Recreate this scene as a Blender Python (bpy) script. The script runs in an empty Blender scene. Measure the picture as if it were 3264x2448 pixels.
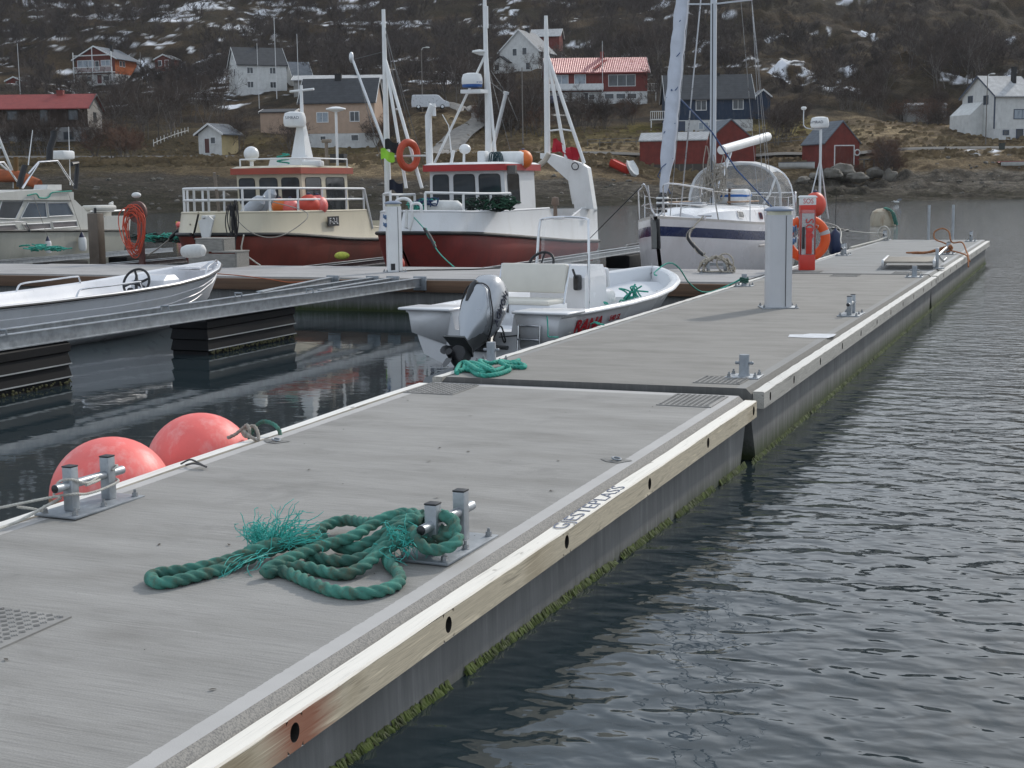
import bpy, bmesh, math, random
import numpy as np
from mathutils import Vector, Matrix, noise as mnoise
random.seed(7); np.random.seed(7)
S = bpy.context.scene; COL = S.collection
R = math.radians
# ------------------------------------------------------------------ camera
F, YAW, PIT, ROLL, CZ = 4554.0, 0.38, 0.1379, -0.0142, 2.2      # focal length in photo pixels, angles, eye height over water
cyw, syw = math.cos(YAW), math.sin(YAW)
FW = Vector((-syw*math.cos(PIT), cyw*math.cos(PIT), -math.sin(PIT)))
RT0 = Vector((cyw, syw, 0)); UP0 = RT0.cross(FW)
RT = RT0*math.cos(ROLL) + UP0*math.sin(ROLL); UP = UP0*math.cos(ROLL) - RT0*math.sin(ROLL)
CAMP = Vector((0, 0, CZ))
cd = bpy.data.cameras.new('camera'); cam = bpy.data.objects.new('camera', cd); COL.objects.link(cam)
cd.sensor_width = 36; cd.lens = F/3264*36; cd.clip_start = .1; cd.clip_end = 4000
cam.matrix_world = Matrix(((RT.x, UP.x, -FW.x, 0), (RT.y, UP.y, -FW.y, 0), (RT.z, UP.z, -FW.z, CZ), (0, 0, 0, 1)))
S.camera = cam
# ------------------------------------------------------------------ light
SUN_AZ, SUN_EL = R(16), R(33)                                   # clockwise from +Y
w = bpy.data.worlds.new('World'); S.world = w; w.use_nodes = True
nt = w.node_tree; bg = nt.nodes['Background']
sky = nt.nodes.new('ShaderNodeTexSky'); sky.sky_type = 'NISHITA'; sky.sun_disc = False
sky.sun_elevation = SUN_EL; sky.sun_rotation = SUN_AZ
sky.air_density = 1.2; sky.dust_density = 3.0; sky.ozone_density = 1.0
hs = nt.nodes.new('ShaderNodeHueSaturation'); hs.inputs['Saturation'].default_value = .62
nt.links.new(sky.outputs[0], hs.inputs['Color'])
# thin high overcast over the clear sky
tcw = nt.nodes.new('ShaderNodeTexCoord'); mpw = nt.nodes.new('ShaderNodeMapping'); mpw.inputs['Scale'].default_value = (1, 1, 2.2)
nzw = nt.nodes.new('ShaderNodeTexNoise'); nzw.inputs['Scale'].default_value = 2.2; nzw.inputs['Detail'].default_value = 5
rpw = nt.nodes.new('ShaderNodeValToRGB'); rpw.color_ramp.elements[0].position = .32; rpw.color_ramp.elements[0].color = (4.9, 5.9, 7.2, 1)
rpw.color_ramp.elements[1].position = .68; rpw.color_ramp.elements[1].color = (8.6, 9.5, 10.7, 1)
mxw = nt.nodes.new('ShaderNodeMix'); mxw.data_type = 'RGBA'; mxw.inputs[0].default_value = .72
nt.links.new(tcw.outputs['Generated'], mpw.inputs[0]); nt.links.new(mpw.outputs[0], nzw.inputs[0]); nt.links.new(nzw.outputs[0], rpw.inputs[0])
nt.links.new(hs.outputs[0], mxw.inputs[6]); nt.links.new(rpw.outputs[0], mxw.inputs[7]); nt.links.new(mxw.outputs[2], bg.inputs[0])
bg.inputs[1].default_value = .112
sd = bpy.data.lights.new('sun', 'SUN'); sun = bpy.data.objects.new('sun', sd); COL.objects.link(sun)
sd.energy = 2.0; sd.angle = R(2.5); sd.color = (1, .95, .87)
sdir = Vector((math.sin(SUN_AZ)*math.cos(SUN_EL), math.cos(SUN_AZ)*math.cos(SUN_EL), math.sin(SUN_EL)))
sun.rotation_euler = sdir.to_track_quat('Z', 'Y').to_euler(); sun.location = (20, 60, 60)
S.view_settings.view_transform = 'Standard'; S.view_settings.look = 'None'
S.view_settings.exposure = 0.16; S.view_settings.gamma = 1; S.view_settings.use_curve_mapping = False
S.render.engine = 'CYCLES'
S.cycles.max_bounces = 6; S.cycles.transparent_max_bounces = 12
# ------------------------------------------------------------------ pixel -> world (used to place things where they stand)
def ray(u, v): return FW + RT*((u-1632)/F) - UP*((v-1224)/F)
def Pz(u, v, z):
    d = ray(u, v); return CAMP + d*((z-CZ)/d.z)
def Py(u, v, Y):
    d = ray(u, v); return CAMP + d*(Y/d.y)
def Px(u, v, X):
    d = ray(u, v); return CAMP + d*(X/d.x)
def PD(u, v, D):
    d = ray(u, v); return CAMP + d*(D/(d.x*-syw + d.y*cyw))
def VW(xv, D, z=0): return Vector((xv*cyw - D*syw, xv*syw + D*cyw, z))      # view-aligned ground frame -> world
# ------------------------------------------------------------------ materials
def _n(t, k, **kw):
    n = t.nodes.new(k)
    for a, b in kw.items(): setattr(n, a, b)
    return n
def newmat(name):
    m = bpy.data.materials.new(name); m.use_nodes = True
    t = m.node_tree; return m, t, t.nodes['Principled BSDF'], t.links
def c4(c): return (c[0], c[1], c[2], 1)
def noise_node(t, L, scale, detail=4, stretch=(1, 1, 1), rough=.55, coord='Object', dist=0):
    tc = _n(t, 'ShaderNodeTexCoord'); mp = _n(t, 'ShaderNodeMapping'); mp.inputs['Scale'].default_value = stretch
    L.new(tc.outputs[coord], mp.inputs[0]); n = _n(t, 'ShaderNodeTexNoise')
    n.inputs['Scale'].default_value = scale; n.inputs['Detail'].default_value = detail; n.inputs['Roughness'].default_value = rough
    n.inputs['Distortion'].default_value = dist
    L.new(mp.outputs[0], n.inputs[0]); return n
def ramp(t, L, src, stops):
    r = _n(t, 'ShaderNodeValToRGB'); e = r.color_ramp.elements
    while len(e) < len(stops): e.new(.5)
    for k, (p, c) in enumerate(stops):
        e[k].position = p; e[k].color = c4(c) if len(c) == 3 else c
    L.new(src, r.inputs[0]); return r
def mix(t, L, fac, a, b, blend='MIX'):
    m = _n(t, 'ShaderNodeMix', data_type='RGBA', blend_type=blend)
    for sock, v in ((m.inputs[0], fac), (m.inputs[6], a), (m.inputs[7], b)):
        if isinstance(v, (int, float)): sock.default_value = v
        elif isinstance(v, tuple): sock.default_value = c4(v)
        else: L.new(v, sock)
    return m.outputs[2]
def math_n(t, L, op, a, b=None):
    m = _n(t, 'ShaderNodeMath', operation=op)
    for i, v in enumerate((a, b)):
        if v is None: continue
        if isinstance(v, (int, float)): m.inputs[i].default_value = v
        else: L.new(v, m.inputs[i])
    return m.outputs[0]
def bump(t, L, b, h, strength, dist=.01, normal=None):
    n = _n(t, 'ShaderNodeBump'); n.inputs['Strength'].default_value = strength; n.inputs['Distance'].default_value = dist
    L.new(h, n.inputs['Height'])
    if normal: L.new(normal, n.inputs['Normal'])
    L.new(n.outputs[0], b.inputs['Normal']); return n.outputs[0]
MC = {}
def M(name, col, rough=.5, metal=0, var=.12, scale=3, bmp=0, bscale=60, stretch=(1, 1, 1), dirt=None, dfac=.35, spec=None, alpha=None, trans=0):
    if name in MC: return MC[name]
    m, t, b, L = newmat(name); MC[name] = m
    n = noise_node(t, L, scale, 5, stretch)
    lo = tuple(max(0, x*(1-var)) for x in col); hi = tuple(min(1, x*(1+var)) for x in col)
    out = ramp(t, L, n.outputs[0], [(.3, lo), (.7, hi)]).outputs[0]
    if dirt:
        n2 = noise_node(t, L, scale*2.3, 6, (1, 1, .35), .7)
        f = ramp(t, L, n2.outputs[0], [(.5, (0, 0, 0)), (.75, (dfac, dfac, dfac))]).outputs[0]
        out = mix(t, L, f, out, dirt)
    L.new(out, b.inputs['Base Color'])
    rn = ramp(t, L, n.outputs[0], [(.3, (max(0, rough-.06),)*3), (.7, (min(1, rough+.08),)*3)])
    L.new(rn.outputs[0], b.inputs['Roughness']); b.inputs['Metallic'].default_value = metal
    if spec is not None: b.inputs['Specular IOR Level'].default_value = spec
    if alpha is not None: b.inputs['Alpha'].default_value = alpha
    if trans: b.inputs['Transmission Weight'].default_value = trans
    if bmp:
        n3 = noise_node(t, L, bscale, 4, stretch); bump(t, L, b, n3.outputs[0], bmp)
    return m
# ------------------------------------------------------------------ mesh builder
class MB:
    def __init__(s): s.v = []; s.f = []; s.mi = []; s.cur = 0
    def mat(s, i): s.cur = i; return s
    def add(s, vs, fs):
        o = len(s.v); s.v.extend([tuple(p) for p in vs]); s.f.extend([tuple(i+o for i in f) for f in fs]); s.mi.extend([s.cur]*len(fs)); return s
    def box(s, c, d, rot=None, bev=0):
        x, y, z = d[0]/2, d[1]/2, d[2]/2; c = Vector(c)
        if bev <= 0:
            vs = [Vector((i*x, j*y, k*z)) for k in (-1, 1) for j in (-1, 1) for i in (-1, 1)]
            fs = [(0, 2, 3, 1), (4, 5, 7, 6), (0, 1, 5, 4), (2, 6, 7, 3), (0, 4, 6, 2), (1, 3, 7, 5)]
        else:
            bm = bmesh.new(); bmesh.ops.create_cube(bm, size=1)
            for q in bm.verts: q.co = Vector((q.co.x*d[0], q.co.y*d[1], q.co.z*d[2]))
            bmesh.ops.bevel(bm, geom=list(bm.edges), offset=min(bev, min(d)*.45), segments=2, affect='EDGES', profile=.5)
            bm.verts.index_update(); vs = [q.co.copy() for q in bm.verts]; fs = [[q.index for q in f.verts] for f in bm.faces]; bm.free()
        if rot is not None:
            Q = rot if isinstance(rot, Matrix) else Matrix.Rotation(rot, 3, 'Z')
            vs = [Q @ q for q in vs]
        return s.add([c+q for q in vs], fs)
    def bar(s, a, b, wd, ht, up=(0, 0, 1)):
        a, b = Vector(a), Vector(b); d = (b-a); l = d.length; d.normalize(); up = Vector(up)
        x = d.cross(up)
        if x.length < 1e-4: x = d.cross(Vector((1, 0, 0)))
        x.normalize(); z = x.cross(d)
        return s.box((a+b)/2, (wd, l, ht), Matrix((x, d, z)).transposed())
    def tube(s, pts, r, n=8, caps=True, closed=False, prof=None, tw=0):
        pts = [Vector(p) for p in pts]; N = len(pts)
        rr = r if isinstance(r, (list, tuple)) else [r]*N
        T = []
        for i in range(N):
            if closed: d = pts[(i+1) % N]-pts[i-1]
            else: d = pts[min(i+1, N-1)]-pts[max(i-1, 0)]
            T.append(d.normalized() if d.length > 1e-9 else Vector((0, 0, 1)))
        u = T[0].cross(Vector((0, 0, 1)))
        if u.length < .05: u = T[0].cross(Vector((1, 0, 0)))
        u.normalize(); vs = []; acc = 0
        for i in range(N):
            if i:
                u = u - T[i]*u.dot(T[i])
                if u.length < 1e-6: u = T[i].orthogonal()
                u.normalize(); acc += (pts[i]-pts[i-1]).length
            v = T[i].cross(u); ph = tw*acc
            for k in range(n):
                a = 2*math.pi*k/n; q = rr[i]*(prof(a-ph) if prof else 1)
                vs.append(pts[i]+u*(math.cos(a)*q)+v*(math.sin(a)*q))
        fs = []
        for i in range(N if closed else N-1):
            j = (i+1) % N
            for k in range(n):
                k2 = (k+1) % n; fs.append((i*n+k, i*n+k2, j*n+k2, j*n+k))
        if caps and not closed:
            fs.append(tuple(range(n-1, -1, -1))); fs.append(tuple((N-1)*n+k for k in range(n)))
        return s.add(vs, fs)
    def cyl(s, a, b, r0, r1=None, n=16): return s.tube([a, b], [r0, r0 if r1 is None else r1], n)
    def lathe(s, prof, c=(0, 0, 0), n=24, axis=None):
        c = Vector(c); Q = Matrix.Identity(3) if axis is None else Vector((0, 0, 1)).rotation_difference(Vector(axis)).to_matrix()
        vs = []; 
        for (r, z) in prof:
            for k in range(n):
                a = 2*math.pi*k/n; vs.append(c+Q@Vector((r*math.cos(a), r*math.sin(a), z)))
        fs = []
        for i in range(len(prof)-1):
            for k in range(n):
                k2 = (k+1) % n; fs.append((i*n+k, i*n+k2, (i+1)*n+k2, (i+1)*n+k))
        if prof[0][0] > 1e-6: fs.append(tuple(range(n-1, -1, -1)))
        if prof[-1][0] > 1e-6: fs.append(tuple((len(prof)-1)*n+k for k in range(n)))
        return s.add(vs, fs)
    def ball(s, c, r, n=20, m=12, sq=(1, 1, 1)):
        prof = [(math.sin(math.pi*i/m), -math.cos(math.pi*i/m)) for i in range(m+1)]
        o = len(s.v); s.lathe([(max(a, 0), z) for a, z in prof], (0, 0, 0), n)
        s.v[o:] = [(c[0]+p[0]*r*sq[0], c[1]+p[1]*r*sq[1], c[2]+p[2]*r*sq[2]) for p in s.v[o:]]
        return s
    def torus(s, c, R_, r, axis=(0, 0, 1), n=40, m=12, sq=1):
        c = Vector(c); Q = Vector((0, 0, 1)).rotation_difference(Vector(axis)).to_matrix()
        return s.tube([c+Q@Vector((R_*math.cos(2*math.pi*i/n), R_*math.sin(2*math.pi*i/n), 0)) for i in range(n)], r, m, closed=True)
    def loft(s, rings, closed=True, cap0=True, cap1=True):
        n = len(rings[0]); vs = [p for r_ in rings for p in r_]; fs = []
        for i in range(len(rings)-1):
            for k in range(n if closed else n-1):
                k2 = (k+1) % n; fs.append((i*n+k, i*n+k2, (i+1)*n+k2, (i+1)*n+k))
        if closed and cap0: fs.append(tuple(range(n-1, -1, -1)))
        if closed and cap1: fs.append(tuple((len(rings)-1)*n+k for k in range(n)))
        return s.add(vs, fs)
    def prism(s, poly, t, org=(0, 0, 0), ax=(1, 0, 0), ay=(0, 0, 1), an=None):
        """polygon in the plane ax/ay at org, thickness t along the normal"""
        org, ax, ay = Vector(org), Vector(ax).normalized(), Vector(ay).normalized(); an = ax.cross(ay) if an is None else Vector(an)
        a = [org+ax*p[0]+ay*p[1] for p in poly]; b = [q+an*t for q in a]; n = len(poly)
        return s.add(a+b, [tuple(range(n-1, -1, -1)), tuple(range(n, 2*n))]+[(i, (i+1) % n, (i+1) % n+n, i+n) for i in range(n)])
    def mirror_x(s):
        n = len(s.v); s.v += [(-p[0], p[1], p[2]) for p in s.v]; m = len(s.f)
        s.f += [tuple(i+n for i in reversed(f)) for f in s.f[:m]]; s.mi += s.mi[:m]; return s
    def build(s, name, mats, parent=None, smooth=True, ang=35, loc=None):
        me = bpy.data.meshes.new(name); me.from_pydata(s.v, [], s.f)
        mats = mats if isinstance(mats, (list, tuple)) else [mats]
        for m in mats: me.materials.append(m)
        if len(mats) > 1: me.polygons.foreach_set('material_index', s.mi)
        bm = bmesh.new(); bm.from_mesh(me); bmesh.ops.recalc_face_normals(bm, faces=bm.faces)
        if smooth:
            lim = R(ang)
            for f in bm.faces: f.smooth = True
            for e in bm.edges:
                if len(e.link_faces) == 2 and e.calc_face_angle(0) > lim: e.smooth = False
        bm.to_mesh(me); bm.free(); me.update()
        o = bpy.data.objects.new(name, me); COL.objects.link(o)
        if parent: o.parent = parent
        if loc is not None: o.location = loc
        return o
def tag(o, label=None, cat=None, group=None, kind=None):
    if label: o['label'] = label
    if cat: o['category'] = cat
    if group: o['group'] = group
    if kind: o['kind'] = kind
    return o
def thing(name, label, cat, loc=(0, 0, 0), rz=0, group=None):
    o = bpy.data.objects.new(name, None); COL.objects.link(o); o.location = loc; o.rotation_euler = (0, 0, rz); o.empty_display_size = .2
    return tag(o, label, cat, group)
def dup(root, label, loc=None, rz=None, group=None, scale=None):
    def cp(o, par):
        c = o.copy(); COL.objects.link(c); c.parent = par
        for k in o.children: cp(k, c)
        return c
    r_ = cp(root, None); r_['label'] = label
    if loc is not None: r_.location = loc
    if rz is not None: r_.rotation_euler = (0, 0, rz)
    if group: r_['group'] = group
    if scale: r_.scale = scale if isinstance(scale, tuple) else (scale,)*3
    return r_
def cat_rom(pts, step=.03, closed=False):
    P = [Vector(p) for p in pts]; out = []; N = len(P)
    for i in range(N if closed else N-1):
        if closed: a, b, c, d = P[i-1], P[i], P[(i+1) % N], P[(i+2) % N]
        else: a, b, c, d = P[max(i-1, 0)], P[i], P[i+1], P[min(i+2, N-1)]
        k = max(2, int((c-b).length/step))
        for j in range(k):
            t = j/k
            out.append(.5*((2*b)+(c-a)*t+(2*a-5*b+4*c-d)*t*t+(3*b-a-3*c+d)*t**3))
    if not closed: out.append(P[-1])
    return out
def sag(a, b, s, n=14):
    a, b = Vector(a), Vector(b); return [a.lerp(b, i/n)-Vector((0, 0, s*4*(i/n)*(1-i/n))) for i in range(n+1)]
strand = lambda a: .58+.42*abs(math.cos(1.5*a))**.8
def rope_mb(mb, pts, r, step=None, n=21):
    P = cat_rom(pts, step or r*.45); return mb.tube(P, r, n, prof=strand, tw=2*math.pi/3/(r*2.0))
def text_mb(txt, size, depth=.004, bold=0):
    cu = bpy.data.curves.new('lettering', 'FONT'); cu.body = txt; cu.size = size; cu.extrude = depth; cu.align_x = 'CENTER'; cu.align_y = 'CENTER'
    cu.resolution_u = 3; cu.offset = bold
    o = bpy.data.objects.new('lettering', cu); COL.objects.link(o); bpy.context.view_layer.update()
    dg = bpy.context.evaluated_depsgraph_get(); me = bpy.data.meshes.new_from_object(o.evaluated_get(dg))
    mb = MB(); mb.add([p.co.copy() for p in me.vertices], [tuple(f.vertices) for f in me.polygons])
    bpy.data.objects.remove(o); bpy.data.curves.remove(cu); bpy.data.meshes.remove(me); return mb
def text_part(txt, size, mat_, org, ax, ay, parent, name='lettering', depth=.003, bold=0, sx=1):
    mb = text_mb(txt, size, depth, bold); ax, ay = Vector(ax).normalized(), Vector(ay).normalized(); an = ax.cross(ay).normalized(); org = Vector(org)
    mb.v = [tuple(org+ax*(p[0]*sx)+ay*p[1]+an*p[2]) for p in mb.v]
    return mb.build(name, mat_, parent, smooth=False)
# ------------------------------------------------------------------ shared materials
galv = M('galvanised_steel', (.36, .38, .40), .42, .75, .22, 9, .12, 50, dirt=(.2, .2, .2))
galvd = M('dull_galvanised', (.27, .29, .31), .5, .6, .2, 9, .12, 50, dirt=(.12, .12, .12))
steel = M('stainless', (.62, .62, .63), .18, 1, .06, 6)
blackp = M('black_plastic', (.018, .018, .02), .45, 0, .3, 8)
blackr = M('black_rubber', (.012, .012, .014), .6, 0, .3, 8)
wgel = M('white_gelcoat', (.74, .74, .75), .28, 0, .05, 1.5, dirt=(.5, .5, .47), dfac=.25)
wpaint = M('white_paint', (.72, .72, .71), .38, 0, .06, 2, dirt=(.45, .43, .38), dfac=.3)
wdull = M('white_weathered', (.6, .6, .58), .6, 0, .1, 2, dirt=(.35, .33, .3), dfac=.4)
alu = M('aluminium', (.55, .56, .57), .35, .85, .1, 5)
redp = M('red_plastic', (.55, .035, .02), .4, 0, .1, 3, dirt=(.3, .05, .03), dfac=.3)
orangep = M('orange_shell', (.75, .10, .015), .5, 0, .1, 3, dirt=(.5, .12, .05), dfac=.4)
pinkb = M('pink_buoy', (.84, .15, .13), .5, 0, .1, 3, dirt=(.85, .40, .37), dfac=.8)
tealr = M('green_rope', (.035, .29, .22), .8, 0, .35, 30, .3, 400)
teald = M('weathered_green_rope', (.05, .18, .14), .85, 0, .5, 7, .5, 350, dirt=(.12, .10, .06), dfac=1)
whiter = M('white_rope', (.5, .48, .43), .8, 0, .2, 40, .3, 400)
greyr = M('grey_rope', (.32, .29, .25), .85, 0, .3, 40, .3, 400)
glassd = M('dark_glass', (.03, .035, .04), .06, 0, .3, 2)
def water_mat():
    m, t, b, L = newmat('sea_water')
    tc = _n(t, 'ShaderNodeTexCoord'); geo = tc.outputs['Object']
    sep = _n(t, 'ShaderNodeSeparateXYZ'); L.new(geo, sep.inputs[0])
    # the basin left of the pontoon is sheltered and calm; open water ripples
    mr = _n(t, 'ShaderNodeMapRange'); mr.interpolation_type = 'SMOOTHSTEP'
    L.new(sep.outputs[0], mr.inputs[0]); mr.inputs[1].default_value = -5.2; mr.inputs[2].default_value = -1.2
    mr.inputs[3].default_value = .035; mr.inputs[4].default_value = 1.0
    mr2 = _n(t, 'ShaderNodeMapRange'); mr2.interpolation_type = 'SMOOTHSTEP'
    L.new(sep.outputs[1], mr2.inputs[0]); mr2.inputs[1].default_value = 26; mr2.inputs[2].default_value = 60
    mr2.inputs[3].default_value = 0; mr2.inputs[4].default_value = 1.0
    amp = math_n(t, L, 'MAXIMUM', mr.outputs[0], mr2.outputs[0])
    fa = _n(t, 'ShaderNodeMapRange'); L.new(sep.outputs[1], fa.inputs[0]); fa.inputs[1].default_value = 7; fa.inputs[2].default_value = 26; fa.inputs[3].default_value = .0008; fa.inputs[4].default_value = .010
    def wav(scale, st, rz, det, rough=.5, dist=.3):
        mp = _n(t, 'ShaderNodeMapping'); mp.inputs['Scale'].default_value = st; mp.inputs['Rotation'].default_value = (0, 0, rz)
        L.new(geo, mp.inputs[0]); n = _n(t, 'ShaderNodeTexNoise'); n.inputs['Scale'].default_value = scale
        n.inputs['Detail'].default_value = det; n.inputs['Roughness'].default_value = rough; n.inputs['Distortion'].default_value = dist
        L.new(mp.outputs[0], n.inputs[0]); return n.outputs[0]
    g_ = wav(11, (.7, 1.7, 1), R(20), 2, .6, .4)
    a = wav(3.3, (.9, 1.25, 1), R(16), .8, .4, .5)
    c = wav(8.0, (.95, 1.25, 1), R(-22), .8, .4, .4)
    e = wav(.28, (.7, 1.3, 1), R(-12), 2)
    h = math_n(t, L, 'ADD', math_n(t, L, 'MULTIPLY', a, .032), math_n(t, L, 'MULTIPLY', c, .0085))
    h = math_n(t, L, 'ADD', h, math_n(t, L, 'MULTIPLY', e, .05))
    h = math_n(t, L, 'ADD', h, math_n(t, L, 'MULTIPLY', g_, fa.outputs[0]))
    h = math_n(t, L, 'MULTIPLY', h, amp)
    bump(t, L, b, h, 1.0, 1.0)
    b.inputs['Base Color'].default_value = (.019, .029, .034, 1); b.inputs['Roughness'].default_value = .03
    b.inputs['IOR'].default_value = 1.333
    return m
WZ = -.14
mb = MB(); mb.add([(-420, -30, WZ), (420, -30, WZ), (420, 420, WZ), (-420, 420, WZ)], [(0, 1, 2, 3)])
tag(mb.build('water', water_mat(), None, False), None, None, None, 'structure')
# ------------------------------------------------------------------ pontoons
def concrete_mat(name, base, border, half, L0):
    m, t, b, L = newmat(name)
    tc = _n(t, 'ShaderNodeTexCoord'); sep = _n(t, 'ShaderNodeSeparateXYZ'); L.new(tc.outputs['Object'], sep.inputs[0])
    brush = noise_node(t, L, 9, 5, (.35, 9, 1), .62); cloud = noise_node(t, L, 1.1, 5, (1, 2.2, 1), .6); pores = noise_node(t, L, 130, 3)
    sp = noise_node(t, L, 26, 3, (1, 1, 1), .5)
    col = ramp(t, L, brush.outputs[0], [(.28, tuple(x*.80 for x in base)), (.5, base), (.75, tuple(x*1.14 for x in base))]).outputs[0]
    col = mix(t, L, .55, col, ramp(t, L, cloud.outputs[0], [(.3, (.68, .67, .65)), (.5, (.98, .98, .98)), (.72, (1.16, 1.16, 1.16))]).outputs[0], 'MULTIPLY')
    col = mix(t, L, .5, col, ramp(t, L, pores.outputs[0], [(.35, (.8, .8, .8)), (.65, (1.15, 1.15, 1.15))]).outputs[0], 'MULTIPLY')
    bands = noise_node(t, L, 1.5, 4, (.22, 2.4, 1), .6); col = mix(t, L, .6, col, ramp(t, L, bands.outputs[0], [(.3, (.80, .80, .79)), (.52, (1, 1, 1)), (.7, (1.13, 1.13, 1.13))]).outputs[0], 'MULTIPLY')
    damp = noise_node(t, L, .9, 6, (1, 1.5, 1), .68, 'Object', .6); col = mix(t, L, ramp(t, L, damp.outputs[0], [(.56, (0, 0, 0)), (.70, (.5, .5, .5))]).outputs[0], col, tuple(x*.55 for x in base))
    scr = noise_node(t, L, 16, 3, (.12, 1.9, 1), .5, 'Object', 1.2); col = mix(t, L, ramp(t, L, scr.outputs[0], [(.70, (0, 0, 0)), (.74, (.35, .35, .35))]).outputs[0], col, tuple(min(1, x*1.7) for x in base))
    spk = noise_node(t, L, 55, 2, (1, 1, 1), .5); col = mix(t, L, ramp(t, L, spk.outputs[0], [(.74, (0, 0, 0)), (.78, (.7, .7, .7))]).outputs[0], col, (.06, .055, .05))
    ax = math_n(t, L, 'ABSOLUTE', sep.outputs[0])
    wob = math_n(t, L, 'MULTIPLY', math_n(t, L, 'SUBTRACT', sp.outputs[0], .5), .016)
    e1 = math_n(t, L, 'GREATER_THAN', math_n(t, L, 'ADD', ax, wob), half-.135)
    e2 = math_n(t, L, 'GREATER_THAN', math_n(t, L, 'ADD', sep.outputs[1], wob), L0-.12)
    e = math_n(t, L, 'MAXIMUM', e1, e2)
    bcol = mix(t, L, .5, border, ramp(t, L, cloud.outputs[0], [(.3, (.8, .8, .8)), (.7, (1.1, 1.1, 1.1))]).outputs[0], 'MULTIPLY')
    col = mix(t, L, e, col, bcol)
    # side faces: streaked and, near the water, green with algae
    geo = _n(t, 'ShaderNodeNewGeometry'); sn = _n(t, 'ShaderNodeSeparateXYZ'); L.new(geo.outputs['Normal'], sn.inputs[0])
    side = math_n(t, L, 'LESS_THAN', sn.outputs[2], .5); cham = math_n(t, L, 'LESS_THAN', sn.outputs[2], .9)
    streak = noise_node(t, L, 17, 6, (1, 1, .07), .7); blotch = noise_node(t, L, 3, 5, (1, 1, .6))
    sc = ramp(t, L, streak.outputs[0], [(.3, (.15, .15, .145)), (.55, (.19, .187, .18)), (.75, (.27, .265, .255))]).outputs[0]
    sc = mix(t, L, .6, sc, ramp(t, L, blotch.outputs[0], [(.3, (.7, .7, .7)), (.7, (1.15, 1.15, 1.15))]).outputs[0], 'MULTIPLY')
    zz = math_n(t, L, 'ADD', sep.outputs[2], math_n(t, L, 'MULTIPLY', math_n(t, L, 'SUBTRACT', streak.outputs[0], .5), .22))
    al = _n(t, 'ShaderNodeMapRange'); L.new(zz, al.inputs[0]); al.inputs[1].default_value = -.44; al.inputs[2].default_value = -.60; al.inputs[3].default_value = 0; al.inputs[4].default_value = .95
    sc = mix(t, L, al.outputs[0], sc, (.035, .05, .012))
    col = mix(t, L, cham, col, mix(t, L, 1, tuple(x*.62 for x in border), ramp(t, L, pores.outputs[0], [(.32, (.6, .6, .6)), (.6, (1.15, 1.12, 1.05))]).outputs[0], 'MULTIPLY'))
    col = mix(t, L, side, col, sc)
    L.new(col, b.inputs['Base Color']); b.inputs['Roughness'].default_value = .85; b.inputs['Specular IOR Level'].default_value = .3
    ne = math_n(t, L, 'SUBTRACT', 1.0, e)
    hh = math_n(t, L, 'ADD', math_n(t, L, 'MULTIPLY', math_n(t, L, 'MULTIPLY', brush.outputs[0], ne), 1.0), math_n(t, L, 'MULTIPLY', pores.outputs[0], .35))
    bump(t, L, b, hh, .45, .006); return m
def timber_mat(name, pale, tan, grey=0):
    m, t, b, L = newmat(name)
    tc = _n(t, 'ShaderNodeTexCoord'); geo = _n(t, 'ShaderNodeNewGeometry'); sn = _n(t, 'ShaderNodeSeparateXYZ'); L.new(geo.outputs['Normal'], sn.inputs[0])
    mp = _n(t, 'ShaderNodeMapping'); mp.inputs['Scale'].default_value = (1, .05, 1); L.new(tc.outputs['Object'], mp.inputs[0])
    nz = _n(t, 'ShaderNodeTexNoise'); nz.inputs['Scale'].default_value = 34; nz.inputs['Detail'].default_value = 6; nz.inputs['Distortion'].default_value = 1.5; L.new(mp.outputs[0], nz.inputs[0])
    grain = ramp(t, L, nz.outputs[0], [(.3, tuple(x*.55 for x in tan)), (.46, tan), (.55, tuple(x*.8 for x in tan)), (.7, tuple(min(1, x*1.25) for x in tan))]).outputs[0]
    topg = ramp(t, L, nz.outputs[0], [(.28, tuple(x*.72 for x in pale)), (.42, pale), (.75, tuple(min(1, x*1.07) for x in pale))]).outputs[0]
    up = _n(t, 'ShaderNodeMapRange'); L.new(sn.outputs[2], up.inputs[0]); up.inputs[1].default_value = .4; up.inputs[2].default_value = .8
    col = mix(t, L, up.outputs[0], grain, topg)  # upward faces paler: bleached wood plus sunlit brightness put into the colour
    st = noise_node(t, L, .55, 4, (1, 1, 1), .6); f = ramp(t, L, st.outputs[0], [(.52, (0, 0, 0)), (.66, (.75, .75, .75))]).outputs[0]
    side = math_n(t, L, 'SUBTRACT', 1.0, up.outputs[0])
    col = mix(t, L, math_n(t, L, 'MULTIPLY', f, side), col, (.22, .15, .07) if not grey else (.25, .24, .22))
    kn = noise_node(t, L, 4.5, 2, (2.2, .9, 2.2)); kf = ramp(t, L, kn.outputs[0], [(.70, (0, 0, 0)), (.75, (.8, .8, .8))]).outputs[0]
    col = mix(t, L, kf, col, (.09, .06, .035) if not grey else (.2, .19, .18))
    if not grey:     # one rust-red stain round a bolt hole
        vd = _n(t, 'ShaderNodeVectorMath', operation='DISTANCE'); L.new(tc.outputs['Object'], vd.inputs[0]); vd.inputs[1].default_value = RUST
        mr = _n(t, 'ShaderNodeMapRange'); L.new(math_n(t, L, 'ADD', vd.outputs['Value'], math_n(t, L, 'MULTIPLY', nz.outputs[0], .25)), mr.inputs[0])
        mr.inputs[1].default_value = .42; mr.inputs[2].default_value = .20; mr.inputs[3].default_value = 0; mr.inputs[4].default_value = .85
        col = mix(t, L, math_n(t, L, 'MULTIPLY', mr.outputs[0], side), col, (.26, .075, .035))
    L.new(col, b.inputs['Base Color']); b.inputs['Roughness'].default_value = .75
    bump(t, L, b, nz.outputs[0], .35, .004); return m
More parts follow.
